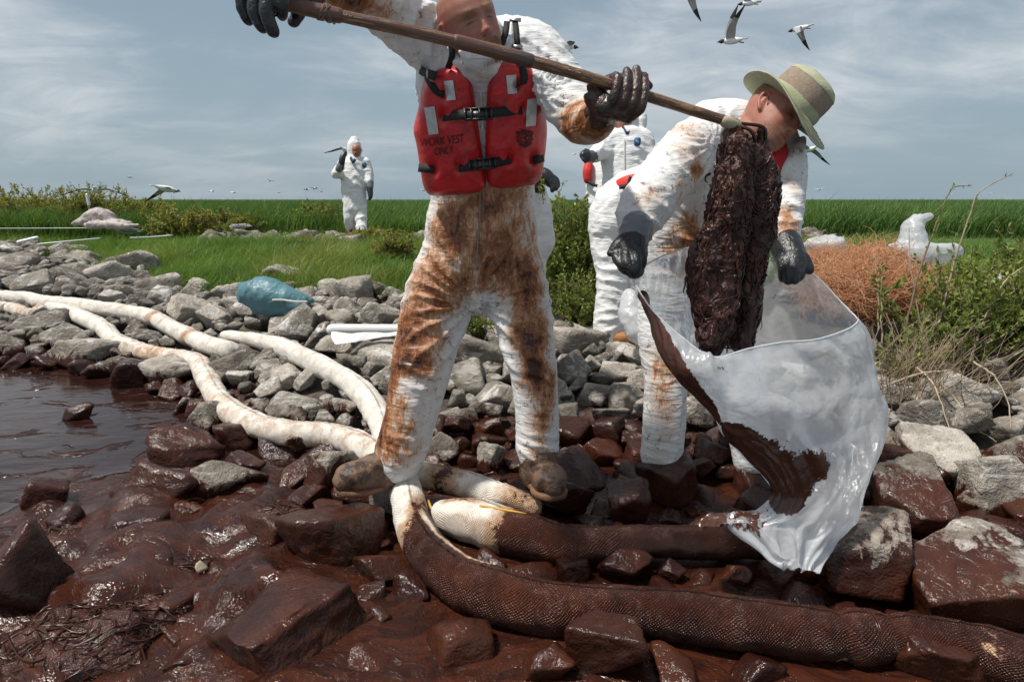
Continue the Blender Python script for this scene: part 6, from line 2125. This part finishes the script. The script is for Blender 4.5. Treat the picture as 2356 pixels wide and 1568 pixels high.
ribbon([W(806, 362, D6 - .16), W(812, 372, D6 - .19), W(817, 366, D6 - .19)], 0.05, MAT['blue'], 'shirt_collar', w6, 0.01)
badge(w6, 838, 380, depth_of(surf(S6, 836, 380)) - 0.01, .035, .045)
boot(w6, W(809, 528, D6 + .12), W(809, 547, D6 + .2), W(804, 553, D6 - .1), 1.1, 'boot', 'boot')
boot(w6, W(831, 540, D6 - .1), W(831, 549, D6), W(826, 552, D6 - .3), 1.1, 'boot', 'boot')
# ------------------------------------------------------------------ oil-soaked reeds hanging from the rake
cl = empty('oiled_reeds', W(1670, 800, 1.8), 'heavy dark brown mat of oil-soaked reeds hanging from the rake into the sack', 'reeds')
A = limb([(1688, 298, 1.735, .010), (1684, 318, 1.74, .020, .02), (1681, 360, 1.75, .037, .034), (1676, 430, 1.76, .056, .055), (1662, 520, 1.78, .062, .06), (1650, 600, 1.80, .064, .06), (1644, 670, 1.81, .062, .058), (1640, 730, 1.82, .050, .05), (1634, 775, 1.82, .038, .04), (1636, 792, 1.82, .02, .02)], 26)
Bc = limb([(1728, 336, 1.76, .015), (1738, 362, 1.765, .030, .03), (1742, 420, 1.78, .042, .042), (1736, 500, 1.80, .044, .045), (1728, 590, 1.82, .040, .045), (1716, 680, 1.84, .038, .042), (1708, 740, 1.85, .032, .035), (1704, 782, 1.85, .026, .028)], 22)
Cc = limb([(1752, 300, 1.735, .006), (1756, 325, 1.745, .010), (1744, 350, 1.755, .022)], 12)
v, f = remesh([A, Bc, Cc], 0.0055, 3)
nr = normals_of(v, f)
wv = v * np.array((1.0, 1.0, 0.30)) + 0.02 * np.stack([fbm(v * 11, 2, 1), fbm(v * 11, 2, 2), fbm(v * 11, 2, 3)], 1)
v = v + nr * (0.012 * ridge(wv * 24, 3, 5) + 0.030 * fbm(v * np.array((11, 11, 6.0)), 3, 6) + 0.006 * ridge(v * 48, 2, 7))[:, None]
put('reed_core', v, f, MAT['clot'], cl)
rs = np.random.default_rng(12)
base_v, base_n = v, normals_of(v, f)
idx = rs.integers(0, len(v), 1100)
K = 8
st = np.zeros((len(idx), K, 3))
dirv = rs.normal(size=(len(idx), 3)) * 0.55 + np.array((0, 0, -0.9)) + base_n[idx] * 0.05
dirv /= np.linalg.norm(dirv, axis=1)[:, None]
p = base_v[idx] + base_n[idx] * 0.002
ln = rs.uniform(0.006, 0.014, len(idx))
for k in range(K):
    st[:, k] = p
    p = p + dirv * ln[:, None]
    dirv = dirv + rs.normal(size=dirv.shape) * 0.35 - base_n[idx] * 0.22 + np.array((0, 0, -0.10))
    dirv /= np.linalg.norm(dirv, axis=1)[:, None]
lf = rs.uniform(-0.0005, 0.0035, (len(idx), K)) + (rs.random(len(idx)) < 0.06)[:, None] * np.linspace(0, 0.012, K)
st = snap(st, base_v, base_n, lf)
st[:, 1:-1] = (st[:, :-2] + st[:, 2:] + 2 * st[:, 1:-1]) / 4
v2, f2 = tubes(st, np.outer(rs.uniform(0.0014, 0.0040, len(idx)), np.linspace(1, 0.4, K)), 4)
put('reed_strands', v2, f2, MAT['strand'], cl)['kind'] = 'stuff'
for pts_ in ([(1655, 770, 1.79), (1652, 790, 1.785), (1648, 808, 1.785), (1640, 824, 1.79)], [(1622, 770, 1.80), (1620, 785, 1.80), (1616, 800, 1.80)], [(1640, 775, 1.79), (1638, 795, 1.79)], [(1775, 405, 1.775), (1786, 410, 1.77), (1788, 418, 1.77)], [(1632, 400, 1.75), (1624, 405, 1.745), (1622, 416, 1.745), (1628, 420, 1.745)]):
    rod([W(*q) for q in pts_], np.linspace(0.0045, 0.0012, len(pts_)), MAT['strand'], 'dripping_reed', cl, 6)

# ------------------------------------------------------------------ big clear sack
bg_ = empty('plastic_sack', W(1800, 1250, 1.9), 'big clear plastic sack streaked with oil, held open by the bending worker', 'sack')
NR = 200
th = np.linspace(0, 2 * math.pi, NR, endpoint=False)


def sack_ring(l, r, dl, dr, near, far, sag=0.0, arch=0.0, pw=2.0):
    """ring between a left and a right point of the print; near/far half depths in m; sag/arch shift the near/far side in print units"""
    out = []
    for a in th:
        c, s = math.cos(a), math.sin(a)              # c=-1 left, +1 right, s>0 near the camera
        u_ = 0.5 + 0.5 * np.sign(c) * abs(c) ** (2 / pw)
        px = l[0] * (1 - u_) + r[0] * u_
        py = l[1] * (1 - u_) + r[1] * u_
        d_ = dl * (1 - u_) + dr * u_
        q = abs(s) ** (2 / pw)
        if s > 0:
            out.append(W(px, py + sag * q, d_ - near * q))
        else:
            out.append(W(px, py - arch * q, d_ + far * q))
    return np.array(out)


near_rim = [(1975, 735, 1.90), (1950, 756, 1.82), (1880, 779, 1.75), (1800, 787, 1.73), (1720, 802, 1.73), (1640, 822, 1.74), (1580, 785, 1.77), (1500, 712, 1.81), (1452, 632, 1.86)]
far_rim = [(1452, 632, 1.86), (1520, 590, 1.97), (1600, 568, 2.04), (1700, 580, 2.05), (1790, 602, 2.02), (1846, 614, 1.95), (1884, 642, 1.96), (1930, 690, 1.95), (1975, 735, 1.90)]
n1_ = int((th < math.pi).sum())
rim = np.vstack([crom(np.array([W(*q) for q in near_rim]), n1_ + 1)[:-1], crom(np.array([W(*q) for q in far_rim]), NR - n1_ + 1)[:-1]])
rings = [rim,
         sack_ring((1508, 765), (2006, 812), 1.86, 1.93, .18, .17, 88, 60),
         sack_ring((1575, 875), (2030, 880), 1.86, 1.94, .20, .18, 70, -10),
         sack_ring((1640, 965), (2040, 945), 1.87, 1.93, .18, .17, 45, -30),
         sack_ring((1718, 1050), (2030, 1020), 1.88, 1.92, .15, .14, 25, -20),
         sack_ring((1778, 1125), (1992, 1100), 1.88, 1.9, .10, .10, 15, -10),
         sack_ring((1745, 1180), (1975, 1160), 1.87, 1.89, .07, .07, 14, 0),
         sack_ring((1690, 1195), (1968, 1205), 1.86, 1.88, .05, .05, 12, 0),
         sack_ring((1735, 1240), (1925, 1252), 1.82, 1.85, .03, .03, 6, 0),
         sack_ring((1775, 1282), (1885, 1292), 1.79, 1.82, .015, .015, 4, 0),
         sack_ring((1805, 1300), (1870, 1312), 1.77, 1.80, .006, .006, 2, 0)]
R0 = np.array(rings)
MR = 180
A = crom(R0.reshape(len(rings), -1), MR).reshape(MR, NR, 3)
u = np.linspace(0, 1, MR)
V = A.reshape(-1, 3)
F = grid_faces(MR, NR)
nr = normals_of(V, F)
U = np.repeat(u, NR)
TH = np.tile(th, MR)
wv = V + 0.08 * np.stack([fbm(V * 4, 2, 1), fbm(V * 4, 2, 2), fbm(V * 4, 2, 3)], 1)
rf = np.random.default_rng(91)
h = np.zeros(len(V))
for per, am in ((0.40, .024), (0.27, .012), (0.15, .005), (0.09, .003)):
    dv_ = unit(rf.normal(size=3) * np.array((1.0, 0.6, 1.0)))
    q = (wv @ dv_) / per + rf.random()
    h += am * (np.abs((q % 1.0) - 0.5) * 2 - 0.5)
wq = fbm(V * 2.6, 2, 61)
for kk, am in ((5, .016), (11, .011), (17, .007), (29, .0035)):                 # long pulls running down the film
    q = TH * kk / (2 * math.pi) + 1.4 * wq + 0.6 * U * (1 if kk % 4 == 1 else -1)
    h += am * (np.abs((q % 1.0) - 0.5) * 2 - 0.5) * (0.35 + 0.65 * np.abs(np.sin(U * 9 + kk)))
h += 0.012 * np.sin(TH * 9 + 5 * fbm(V * 3, 2, 8)) * smooth01(U, 0.60, 0.78)        # gathers towards the bottom
h += 0.006 * np.abs(np.sin(TH * 23 + 4 * fbm(V * 5, 2, 9))) * (1 - smooth01(U, 0.0, 0.22))
h *= smooth01(U, 0.0, 0.04) * 0.8 + 0.2
V = V + nr * h[:, None]
edge = np.array([W(a, b, 1.85) for a, b in ((1478, 680), (1500, 740), (1530, 800), (1570, 870), (1612, 930), (1660, 975), (1705, 1010), (1750, 1060), (1790, 1110), (1812, 1145))])
ed = crom(edge, 120)
px_, py_, _d = proj(V)
ex, ey, _d = proj(ed)
dist = np.sqrt(np.min((px_[:, None] - ex[None]) ** 2 + (py_[:, None] - ey[None]) ** 2, 1))
along = np.argmin((px_[:, None] - ex[None]) ** 2 + (py_[:, None] - ey[None]) ** 2, 1) / 120.0
wid = np.interp(along, [0, .2, .45, .55, .62, .75, 1], [14, 26, 26, 10, 30, 42, 36])
st = 0.13 + 0.80 * np.exp(-(dist / wid) ** 4) * (np.sin(TH) > -0.15) - 0.45 * np.exp(-((along - 0.54) / 0.035) ** 2) * (dist < 60)
st += blobs(V, [(1690, 700, 2.02, .10, .30), (1800, 690, 2.0, .08, .28), (1900, 730, 1.95, .05, .35), (1760, 860, 1.72, .05, .25), (1830, 1130, 1.8, .06, .4), (1860, 1080, 1.78, .05, .4), (1600, 660, 1.95, .06, .22), (1640, 860, 1.74, .05, .3), (1850, 700, 1.9, .05, .40, 2.0), (1800, 720, 1.95, .07, .22), (1760, 650, 1.98, .06, .18), (1885, 1060, 1.76, .05, .42), (1800, 1050, 1.78, .05, .5), (1770, 990, 1.76, .05, .45), (1740, 1180, 1.8, .10, .35), (1640, 940, 1.78, .05, .3), (1700, 870, 1.72, .08, .14), (1900, 980, 1.75, .09, .12), (1840, 760, 1.85, .05, .25), (1700, 1190, 1.78, .08, .3)])
milk = 0.35 * np.exp(-(U / 0.012) ** 2) + 0.07 * smooth01(U, 0.62, 0.85) + 0.10 * np.clip(ridge(wv * 4.2, 2, 31), 0, 1) ** 2 + 0.10 * (np.sin(TH) > 0) * smooth01(U, 0.0, 0.03)
put('sack_film', V, F, MAT['bag'], bg_, True, {'stain': st, 'milk': milk})
v, f = tubes(np.vstack([V[:NR], V[:1]])[None], np.full((1, NR + 1), 0.0022), 5)
put('sack_hem', v, f, MAT['bag'], bg_, True, {'stain': np.full(len(v), 0.10), 'milk': np.full(len(v), 0.6)})
# film pleats pulled over the right hand, and the dragged skirt on the left
SK = [((1600, 1192), (1640, 1168), (1700, 1172), (1770, 1150)), ((1612, 1225), (1680, 1195), (1760, 1195), (1830, 1185)), ((1660, 1206), (1720, 1215), (1790, 1225), (1850, 1230))]
Q = []
for row, dd_ in zip(SK, (1.93, 1.86, 1.82)):
    Q.append(crom(np.array([W(a, b, dd_) for a, b in row]), 40))
Q = crom(np.array(Q).reshape(3, -1), 24).reshape(-1, 3)
nq = normals_of(Q, grid_faces(24, 40, False))
Q = Q + nq * (0.03 * (ridge(Q * 9, 2, 4) - 0.3) + 0.012 * fbm(Q * 22, 2, 5))[:, None]
put('sack_skirt', Q, grid_faces(24, 40, False), MAT['bag'], bg_, True, {'stain': 0.22 + 0.45 * smooth01(1700 - proj(Q)[0], -60, 60)})

# ------------------------------------------------------------------ straw heap
def straw_heap(px, py, d, rx, ry, rz, n, seed, root):
    c = W(px, py, d)
    c[2] -= rz * 0.35
    r = np.random.default_rng(seed)
    v, f = ball(c, (rx * 0.9, ry * 0.9, rz * 0.9), 28, 16)
    v = v + 0.03 * fbm(v * 8, 3, seed)[:, None]
    put('heap_core', v, f, MAT['straw'], root, True, {'tint': np.full(len(v), 0.1)})
    K = 9
    a = r.uniform(0, 2 * math.pi, n)
    e = np.arcsin(r.uniform(-0.2, 1, n))
    nrm = np.stack([np.cos(e) * np.cos(a), np.cos(e) * np.sin(a), np.sin(e)], 1)
    p = c + nrm * np.array((rx, ry, rz)) * r.uniform(0.88, 1.04, n)[:, None]
    swirl = np.stack([-nrm[:, 1], nrm[:, 0], 0.3 * np.sin(a * 3)], 1)
    dv = swirl * r.choice([-1, 1], n)[:, None] * 0.8 + r.normal(size=(n, 3)) * 0.6
    P = np.zeros((n, K, 3))
    ln = r.uniform(0.012, 0.028, n)
    for k in range(K):
        P[:, k] = p
        dv = dv / np.linalg.norm(dv, axis=1)[:, None]
        p = p + dv * ln[:, None]
        q = (p - c) / np.array((rx, ry, rz))
        dv = dv + r.normal(size=(n, 3)) * 0.22 - q / (np.linalg.norm(q, axis=1)[:, None]) * 0.18
    V, F = tubes(P, np.outer(r.uniform(0.0011, 0.002, n), np.linspace(1, 0.6, K)), 3)
    o = put('straw_strands', V, F, MAT['straw'], root, True, {'tint': np.repeat(np.clip(r.uniform(0, 1, n) * 0.8 + 0.2 * vnoise(P[:, 0] * 6, 3), 0, 1), K * 3)})
    o['kind'] = 'stuff'


for (px, py, d, rx, ry, rz, n, lab) in [(1995, 662, 3.7, .33, .25, .17, 7000, 'large heap of rust-coloured straw beside the clear sack'), (1900, 610, 4.4, .26, .22, .13, 2600, 'smaller straw heap behind, near the right glove'), (2090, 660, 4.0, .26, .22, .13, 3200, 'straw heap running into the green shrub'), (2010, 590, 4.7, .2, .2, .12, 1400, 'far straw tuft in front of the white sack')]:
    root = empty('straw_heap', gz_(px, py, d), lab, 'straw', 'heaps of rust-coloured straw')
    straw_heap(px, py, d, rx, ry, rz, n, int(px), root)
root = empty('yellow_cord', W(1985, 640, 3.65), 'short yellow cord lying on the large straw heap', 'cord')
rod([W(1978, 630, 3.64), W(1984, 645, 3.62), W(1990, 656, 3.62), W(1996, 668, 3.62), W(2004, 672, 3.63)], 0.004, MAT['rope'], 'cord', root)


# ------------------------------------------------------------------ sacks, tarpaulin, pipes
def sack(label, pts, mat, seed, voxel=0.02, amp=0.02, name='sack', cat='sack', tie=None, tiemat='whiterope'):
    v, f = remesh([limb(q, 20, ref=CAM_U) for q in pts], voxel, 4)
    nr = normals_of(v, f)
    wv = v + 0.06 * fbm(v * 5, 2, seed)[:, None]
    v = v + nr * (amp * (ridge(wv * 8, 3, seed) - 0.3))[:, None]
    root = empty(name, v.min(0) * 0.0 + np.array((v[:, 0].mean(), v[:, 1].mean(), v[:, 2].min())), label, cat)
    put('sack_film', v, f, MAT[mat], root)
    if tie:
        P = [W(*q) for q in tie]
        rod(P, 0.008, MAT[tiemat], 'tie', root)
    return root


sack('plump teal plastic sack lying on the grey rocks', [[(560, 660, 4.75, .04), (575, 672, 4.72, .10, .12), (610, 675, 4.7, .125, .14), (650, 690, 4.68, .115, .13), (690, 692, 4.66, .075, .09), (716, 690, 4.65, .02, .03)], [(556, 680, 4.72, .05), (600, 695, 4.68, .08), (650, 708, 4.64, .07), (690, 702, 4.62, .05)]], 'teal', 3, 0.014, 0.018, tie=[(628, 690, 4.54), (650, 690, 4.54), (680, 694, 4.55), (705, 694, 4.57)])
sack('small teal sack on top of the white ones at the far left edge', [[(20, 500, 13.2, .08), (32, 498, 13.2, .10), (46, 497, 13.2, .05)], [(-4, 503, 13.2, .10), (8, 502, 13.2, .06)]], 'teal', 4, 0.03)
sack('white plastic sacks piled at the far left edge', [[(-20, 515, 13.0, .16), (15, 514, 13.0, .16), (45, 515, 13.0, .12), (52, 518, 13.0, .05)]], 'clearfar', 5, 0.03, 0.03)
sack('pinkish tarpaulin heaped on the grass at far left', [[(170, 514, 11.2, .05), (195, 508, 11.2, .10), (225, 499, 11.2, .15, .2), (245, 500, 11.2, .13, .2), (258, 512, 11.2, .08, .15), (300, 514, 11.2, .05, .1)], [(200, 518, 11.0, .06), (240, 518, 11.0, .07), (290, 520, 11.0, .06), (320, 518, 11.0, .02)]], 'tarp', 6, 0.025, 0.03, 'tarpaulin', 'tarpaulin')
sack('clear plastic sack bulging behind the straw heap', [[(1865, 562, 6.0, .06), (1890, 566, 6.0, .10, .16), (1925, 570, 6.0, .10, .16), (1940, 575, 6.0, .06)], [(1838, 570, 6.1, .06), (1860, 572, 6.1, .06)]], 'clearfar', 7, 0.02, 0.025)
sack('clear sack standing upright with a twisted top, behind the shrub', [[(2100, 585, 5.6, .12), (2098, 555, 5.6, .12), (2098, 530, 5.6, .10), (2108, 512, 5.6, .075), (2125, 503, 5.6, .045), (2138, 497, 5.6, .035)], [(2060, 580, 5.6, .09), (2120, 586, 5.5, .1), (2190, 580, 5.6, .08)]], 'clearfar', 8, 0.02, 0.02)
sack('flat white sheet lying among rocks behind the right shrub', [[(2290, 640, 4.6, .05, .12), (2340, 660, 4.5, .05, .15), (2400, 665, 4.5, .05, .15)]], 'clearfar', 9, 0.02, 0.03)
sack('crumpled clear sack behind the bending worker\'s leg', [[(1452, 690, 3.6, .06), (1455, 730, 3.55, .075), (1465, 765, 3.5, .06)]], 'clearfar', 10, 0.012, 0.018)
# roll of white sheeting
rl = empty('plastic_roll', GT(840, 790), 'white plastic sheet roll lying on the rocks left of the central worker', 'roll')
P = np.array([W(764, 758, 3.9), W(840, 758, 3.93), W(930, 758, 3.95), W(990, 758, 3.97)])
v, f, _ = loft(P, [.036, .035, .034, .034], (0, 0, 1), 24, 40)
put('tube', v, f, MAT['white'], rl)
Q = crom(np.array([[W(761, 764, 3.86), W(850, 764, 3.88), W(930, 764, 3.9)], [W(762, 778, 3.83), W(850, 775, 3.85), W(925, 772, 3.88)], [W(770, 792, 3.8), W(835, 783, 3.83), W(880, 778, 3.87)]]).reshape(3, -1), 14).reshape(14, 3, 3)
Q = np.array([crom(q, 40) for q in Q]).reshape(-1, 3)
Q = Q + 0.012 * fbm(Q * 9, 3, 3)[:, None] * CAM_U + 0.02 * fbm(Q * 7, 2, 5)[:, None] * CAM_F
put('loose_flap', Q, grid_faces(14, 40, False), MAT['white'], rl)
for pts_, r_, lab in (([(42, 552, 9.6), (84, 542, 9.7)], .03, 'short white pipe lying on the rocks at far left'), ([(85, 556, 9.2), (150, 550, 9.3), (228, 543, 9.5)], .010, 'thin white pole lying on the rocks at far left'), ([(300, 542, 9.6), (350, 540, 9.8), (395, 536, 9.9)], .012, 'thin white pole lying in the grass behind the standing gull'), ([(-20, 521, 11.5), (100, 520.5, 11.5), (215, 520, 11.6)], .007, 'long white rope stretched along the grass at far left')):
    pts3 = [W(*q) - np.array((0, 0, 0.035)) for q in pts_]
    root = empty('pole', pts3[0], lab, 'pole')
    rod(pts3, r_, MAT['white'], 'shaft', root)
root = empty('stake', W(215, 512, 11.9), 'wooden stake with a pale top leaning by the olive shrubs', 'stake')
rod([W(214, 512, 11.9), W(205, 472, 11.9)], .03, MAT['twig'], 'shaft', root)
rod([W(205, 472, 11.9), W(200, 449, 11.9)], .033, MAT['tape'], 'painted_top', root)


# ------------------------------------------------------------------ gulls
def gull(label, c, fw, up, wings, s=1.0, legs=True, stand=False, tail=True, folded=False, name='gull', simple=False):
    """wings: for each side a list of (along span, up, back) joint positions in body units"""
    c = np.asarray(c, float)
    fw = unit(fw)
    up = unit(np.asarray(up) - fw * np.dot(up, fw))
    sd = np.cross(fw, up)
    root = empty(name, c, label, 'gull', 'gulls over the marsh')

    def L(a, b, e):
        return c + s * (fw * a + sd * b + up * e)
    v, f, _ = loft([L(-.17, 0, .01), L(-.10, 0, 0), L(0, 0, -.005), L(.09, 0, .0), L(.14, 0, .01)], np.array([.02, .045, .058, .05, .034]) * s, sd, 14, 22)
    put('body', v, f, MAT['gullwhite'], root)
    hd = L(.18, 0, .0) if not stand else L(.15, 0, .075)
    v, f, _ = loft([L(.13, 0, .01), L(.16, 0, .035 if stand else .005), hd, hd + s * fw * .025], np.array([.036, .034, .036, .022]) * s, sd, 12, 14)
    put('head', v, f, MAT['gulldark'], root)
    for sg_ in (0.012, -0.012):
        rod([hd + s * (fw * .03 + up * sg_ * .3), hd + s * (fw * .075 + up * (sg_ - .008))], [.008 * s, .002 * s], MAT['gulldark'], 'bill', root, 6)
    v, f = box_pts(L(-.215, 0, .012), fw * .055 * s, sd * .04 * s, up * .005 * s)
    put('tail', v, f, MAT['gullwhite'], root)
    if legs:
        for k_ in (-.02, .02):
            if stand:
                rod([L(0, k_, -.04), L(.005, k_, -.14)], .006 * s, MAT['gulldark'], 'leg', root, 5)
            else:
                rod([L(-.12, k_, -.03), L(-.20, k_, -.05)], .006 * s, MAT['gulldark'], 'leg', root, 5)
    if folded:
        for k_ in (-1, 1):
            v, f, _ = loft([L(.09, k_ * .045, .02), L(0, k_ * .058, .015), L(-.15, k_ * .035, .025), L(-.25, k_ * .01, .03)], np.array([(.03, .012), (.045, .012), (.03, .01), (.006, .006)]) * s, up, 10, 16)
            put('wing', v, f, MAT['gullgrey'], root)
        return root
    for k_, wj in zip((1, -1), wings):
        P = np.array([L(j[2], k_ * j[0], j[1]) for j in wj])
        chord = np.array([.075, .08, .062, .036, .006])[:len(P)] * s
        n_ = 20
        C = crom(np.hstack([P, chord[:, None]]), n_)
        v, f, _ = loft(C[:, :3], np.stack([C[:, 3], np.full(n_, .006 * s)], 1), fw, 12, n_)
        o = put('wing', v, f, MAT['gullgrey'], root)
        if not simple:
            Ct = C[13:]
            v, f, _ = loft(Ct[:, :3], np.stack([Ct[:, 3] * 1.04, np.full(len(Ct), .0085 * s)], 1), fw, 12, 14)
            put('wing_tip', v, f, MAT['gulldark'], o)
    return root


def wing(a1, a2, a3=0.0, sweep=0.0, L=1.0):
    """two-part wing: root angle, wrist angle (degrees above level)"""
    p = [(0.03, 0.015, 0.03)]
    x, z = 0.03, 0.015
    for ln, a, b in ((0.12, a1, .035), (0.13, a1 * .6 + a2 * .4, .02), (0.18, a2, -.04), (0.17, a2 + a3, -.12)):
        x += ln * math.cos(math.radians(a)) * L
        z += ln * math.sin(math.radians(a)) * L
        p.append((x, z, b - sweep * x))
    return p


gull('white gull with open black bill and raised wings, high at right', W(1683, 94, 4.6), -CAM_R + CAM_F * 0.15 - CAM_U * .02, CAM_U - CAM_F * 0.3, (wing(62, 85), wing(60, 45)), 0.42)
gull('gull with drooping wings at right above the hat', W(1840, 66, 5.6), -CAM_R * .9 + CAM_F * 0.6, CAM_U - CAM_F * 0.25, (wing(-10, -70), wing(-5, -55)), 0.42)
gull('gull cut by the top edge, dark head lowered', W(1722, 8, 4.8), -CAM_R + CAM_F * 0.2, CAM_U, (wing(60, 75), wing(55, 70)), 0.34)
gull('wing tip of a gull poking in at the top edge', W(1590, -25, 4.8), -CAM_R + CAM_F * .5, CAM_U, (wing(-30, -75), wing(40, 60)), 0.42, legs=False)
gull('gull flying just above the grass at left, white back', W(382, 434, 9.5), CAM_F * 0.75 + CAM_R * 0.6, CAM_U - CAM_F * 0.2, (wing(0, -18), wing(-8, -32, -5)), 0.85, legs=False)
gull('gull with spread wings skimming the olive shrub at far left', W(218, 438, 10.5), -CAM_R * .5 + CAM_F * 0.8, CAM_U - CAM_F * 0.2, (wing(8, -25), wing(6, -25)), 0.8, legs=False)
gull('gull half hidden behind the central worker\'s shoulder', W(1302, 107, 5.2), CAM_R + CAM_F * 0.2, CAM_U - CAM_F * .3, (wing(10, -10), wing(10, 0)), 0.45, legs=False)
gull('small gull gliding below the hat brim at right', W(1863, 344, 9.0), -CAM_R * .4 + CAM_F, CAM_U - CAM_F * .5, (wing(-25, -60), wing(35, 20)), 0.62, legs=False)
gull('gull passing behind the far worker\'s raised glove', W(797, 346, 11.6), CAM_F + CAM_R * .5, CAM_U - CAM_F * .3, (wing(5, -10), wing(12, -22)), 0.75, legs=False)
gull('gull standing in the grass by the white pole', GT(292, 552, 0.0) + np.array((0, 0, .17)), -CAM_R * .6 - CAM_F * .6, (0, 0, 1), None, 1.05, stand=True, folded=True)
gull('gull standing on the pale rubble crest, facing left', W(712 * 0 + 546, 523, 11.4), -CAM_R + CAM_F * .2, (0, 0, 1), None, 1.05, stand=True, folded=True)
gull('gull resting on rubble left of the standing one', W(505, 530, 11.3), CAM_R + CAM_F * .3, (0, 0, 1), None, 0.8, stand=True, folded=True)
rs = np.random.default_rng(8)
far = [(300, 408, 'lone distant gull, highest of the specks above the olive shrubs'), (485, 440, 'distant gull speck left of the far worker, right of the big low gull'), (620, 416, 'distant gull speck well above the grass midway to the far worker'), (706, 436, 'distant gull speck close left of the far worker, left one of three'), (722, 434, 'distant gull speck close left of the far worker, middle one of three'), (740, 441, 'distant gull speck close left of the far worker, right one of three'), (642, 443, 'distant gull speck touching the grass tops left of the far worker'), (535, 443, 'distant gull speck low over the marsh left of centre'), (975, 438, 'distant gull speck just left of the red vest'), (1320, 355, 'tiny dark gull speck left of the black glove of the background worker'), (2188, 448, 'distant gull speck low at right above the upright sack'), (1885, 436, 'distant gull speck right of the bending worker\'s sleeve'), (2275, 446, 'distant gull speck near the long bare twig')]
for px, py, lab in far:
    gull(lab, W(px, py, 40 + rs.uniform(-8, 15)), rs.normal(size=3) * np.array((1, 1, .1)), (0, 0, 1), (wing(rs.uniform(-10, 40), rs.uniform(-30, 20)), wing(rs.uniform(-10, 40), rs.uniform(-30, 20))), 0.7, legs=False, simple=True)


# ------------------------------------------------------------------ clumps of oiled weed in the foreground
def clump(label, px, py, rx, ry, h, n, seed, blond=False):
    c = G(px, py, 0.03)
    c[2] = 0.03
    r = np.random.default_rng(seed)
    root = empty('oiled_weed', c, label, 'weed', 'clumps of oiled weed on the slick')
    n = int(n * 0.5)
    v, f = ICO[4]
    v = v * np.array((rx, ry, h))
    v = v * (1 + 0.35 * fbm(v * 12 + seed, 3, seed))[:, None] + c
    nn = normals_of(v, [f])
    v = v + nn * (0.016 * ridge(v * np.array((16, 24, 20.0)), 2, seed) + 0.007 * ridge(v * 45, 2, seed + 1))[:, None]
    put('weed_core', v, [f], MAT['clot'], root)
    k = r.integers(0, len(v), n)
    k = k[(nn[k, 2] > -0.1)]
    K = 8
    P = np.zeros((len(k), K, 3))
    p = v[k] + nn[k] * 0.001
    dv = r.normal(size=(len(k), 3)) * np.array((1, 1, .35))
    ln = r.uniform(0.012, 0.034, len(k))
    for j in range(K):
        P[:, j] = p
        dv = dv / np.linalg.norm(dv, axis=1)[:, None]
        p = p + dv * ln[:, None]
        p[:, 2] = np.maximum(p[:, 2], 0.012)
        q = (p - c) / np.array((rx, ry, h))
        dv = dv + r.normal(size=dv.shape) * 0.17 - q / (np.linalg.norm(q, axis=1)[:, None] + 1e-6) * 0.16
    P = snap(P, v, nn, r.uniform(-0.0005, 0.004, P.shape[:2]) + (r.random(len(P)) < 0.1)[:, None] * np.linspace(0, 0.02, K))
    P[:, 1:-1] = (P[:, :-2] + P[:, 2:] + 2 * P[:, 1:-1]) / 4
    V, F = tubes(P, np.outer(r.uniform(0.0012, 0.0036, len(k)), np.linspace(1, .4, K)), 4)
    put('weed_strands', V, F, MAT['strand'], root)['kind'] = 'stuff'
    return root


clump('tangle of black oiled weed below the left boot toe', 640, 1215, .14, .12, .07, 700, 1)
clump('oiled weed clump trailing right of the rounded rock', 420, 1190, .06, .05, .04, 260, 2)
clump('small oiled weed heap near the lone cone of rock', 150, 1245, .08, .07, .045, 320, 3)
clump('strands of oiled weed around a pale chip on the slick', 440, 1320, .10, .06, .035, 420, 4)
clump('largest mass of oiled weed in the bottom left corner', 200, 1490, .20, .15, .075, 1300, 5)
clump('oiled weed beside the big slab at the bottom', 330, 1420, .14, .10, .05, 700, 6)
clump('low strands of oiled weed in the middle of the slick', 500, 1240, .10, .06, .03, 360, 7)
chip = G(463, 1305, .075)
v, f = rock_shape(5, 3, 9)
o = put('wood_chip', v * np.array((.02, .016, .022)) , [f], MAT['paletwig'])
o.location = Vector(chip)
tag(o, 'small pale orange chip stuck in the oiled weed', 'chip')
root = empty('reed_stem', G(0, 1240, .03), 'thin dark reed stem floating at the left edge', 'stem')
rod([G(-30, 1236, .03), G(10, 1240, .03), G(48, 1243, .03)], .006, MAT['strand'], 'stem', root)
root = empty('reed_stem', G(120, 1330, .05), 'long thin stem leaning down beside the dark boulder', 'stem')
rod([G(135, 1250, .10), G(115, 1330, .08), G(85, 1420, .07), G(50, 1500, .06)], .0025, MAT['strand'], 'stem', root)
root = empty('rope_end', G(980, 1170, .1), 'short frayed yellow rope end by the boom\'s white tip', 'rope')
rod([G(985, 1150, .12), G(990, 1165, .11), G(1000, 1178, .1)], .005, MAT['rope'], 'strand', root)
rod([G(1105, 1163, .155), G(1150, 1170, .155), G(1200, 1180, .15), G(1220, 1186, .145)], .0045, MAT['rope'], 'seam_cord', root)
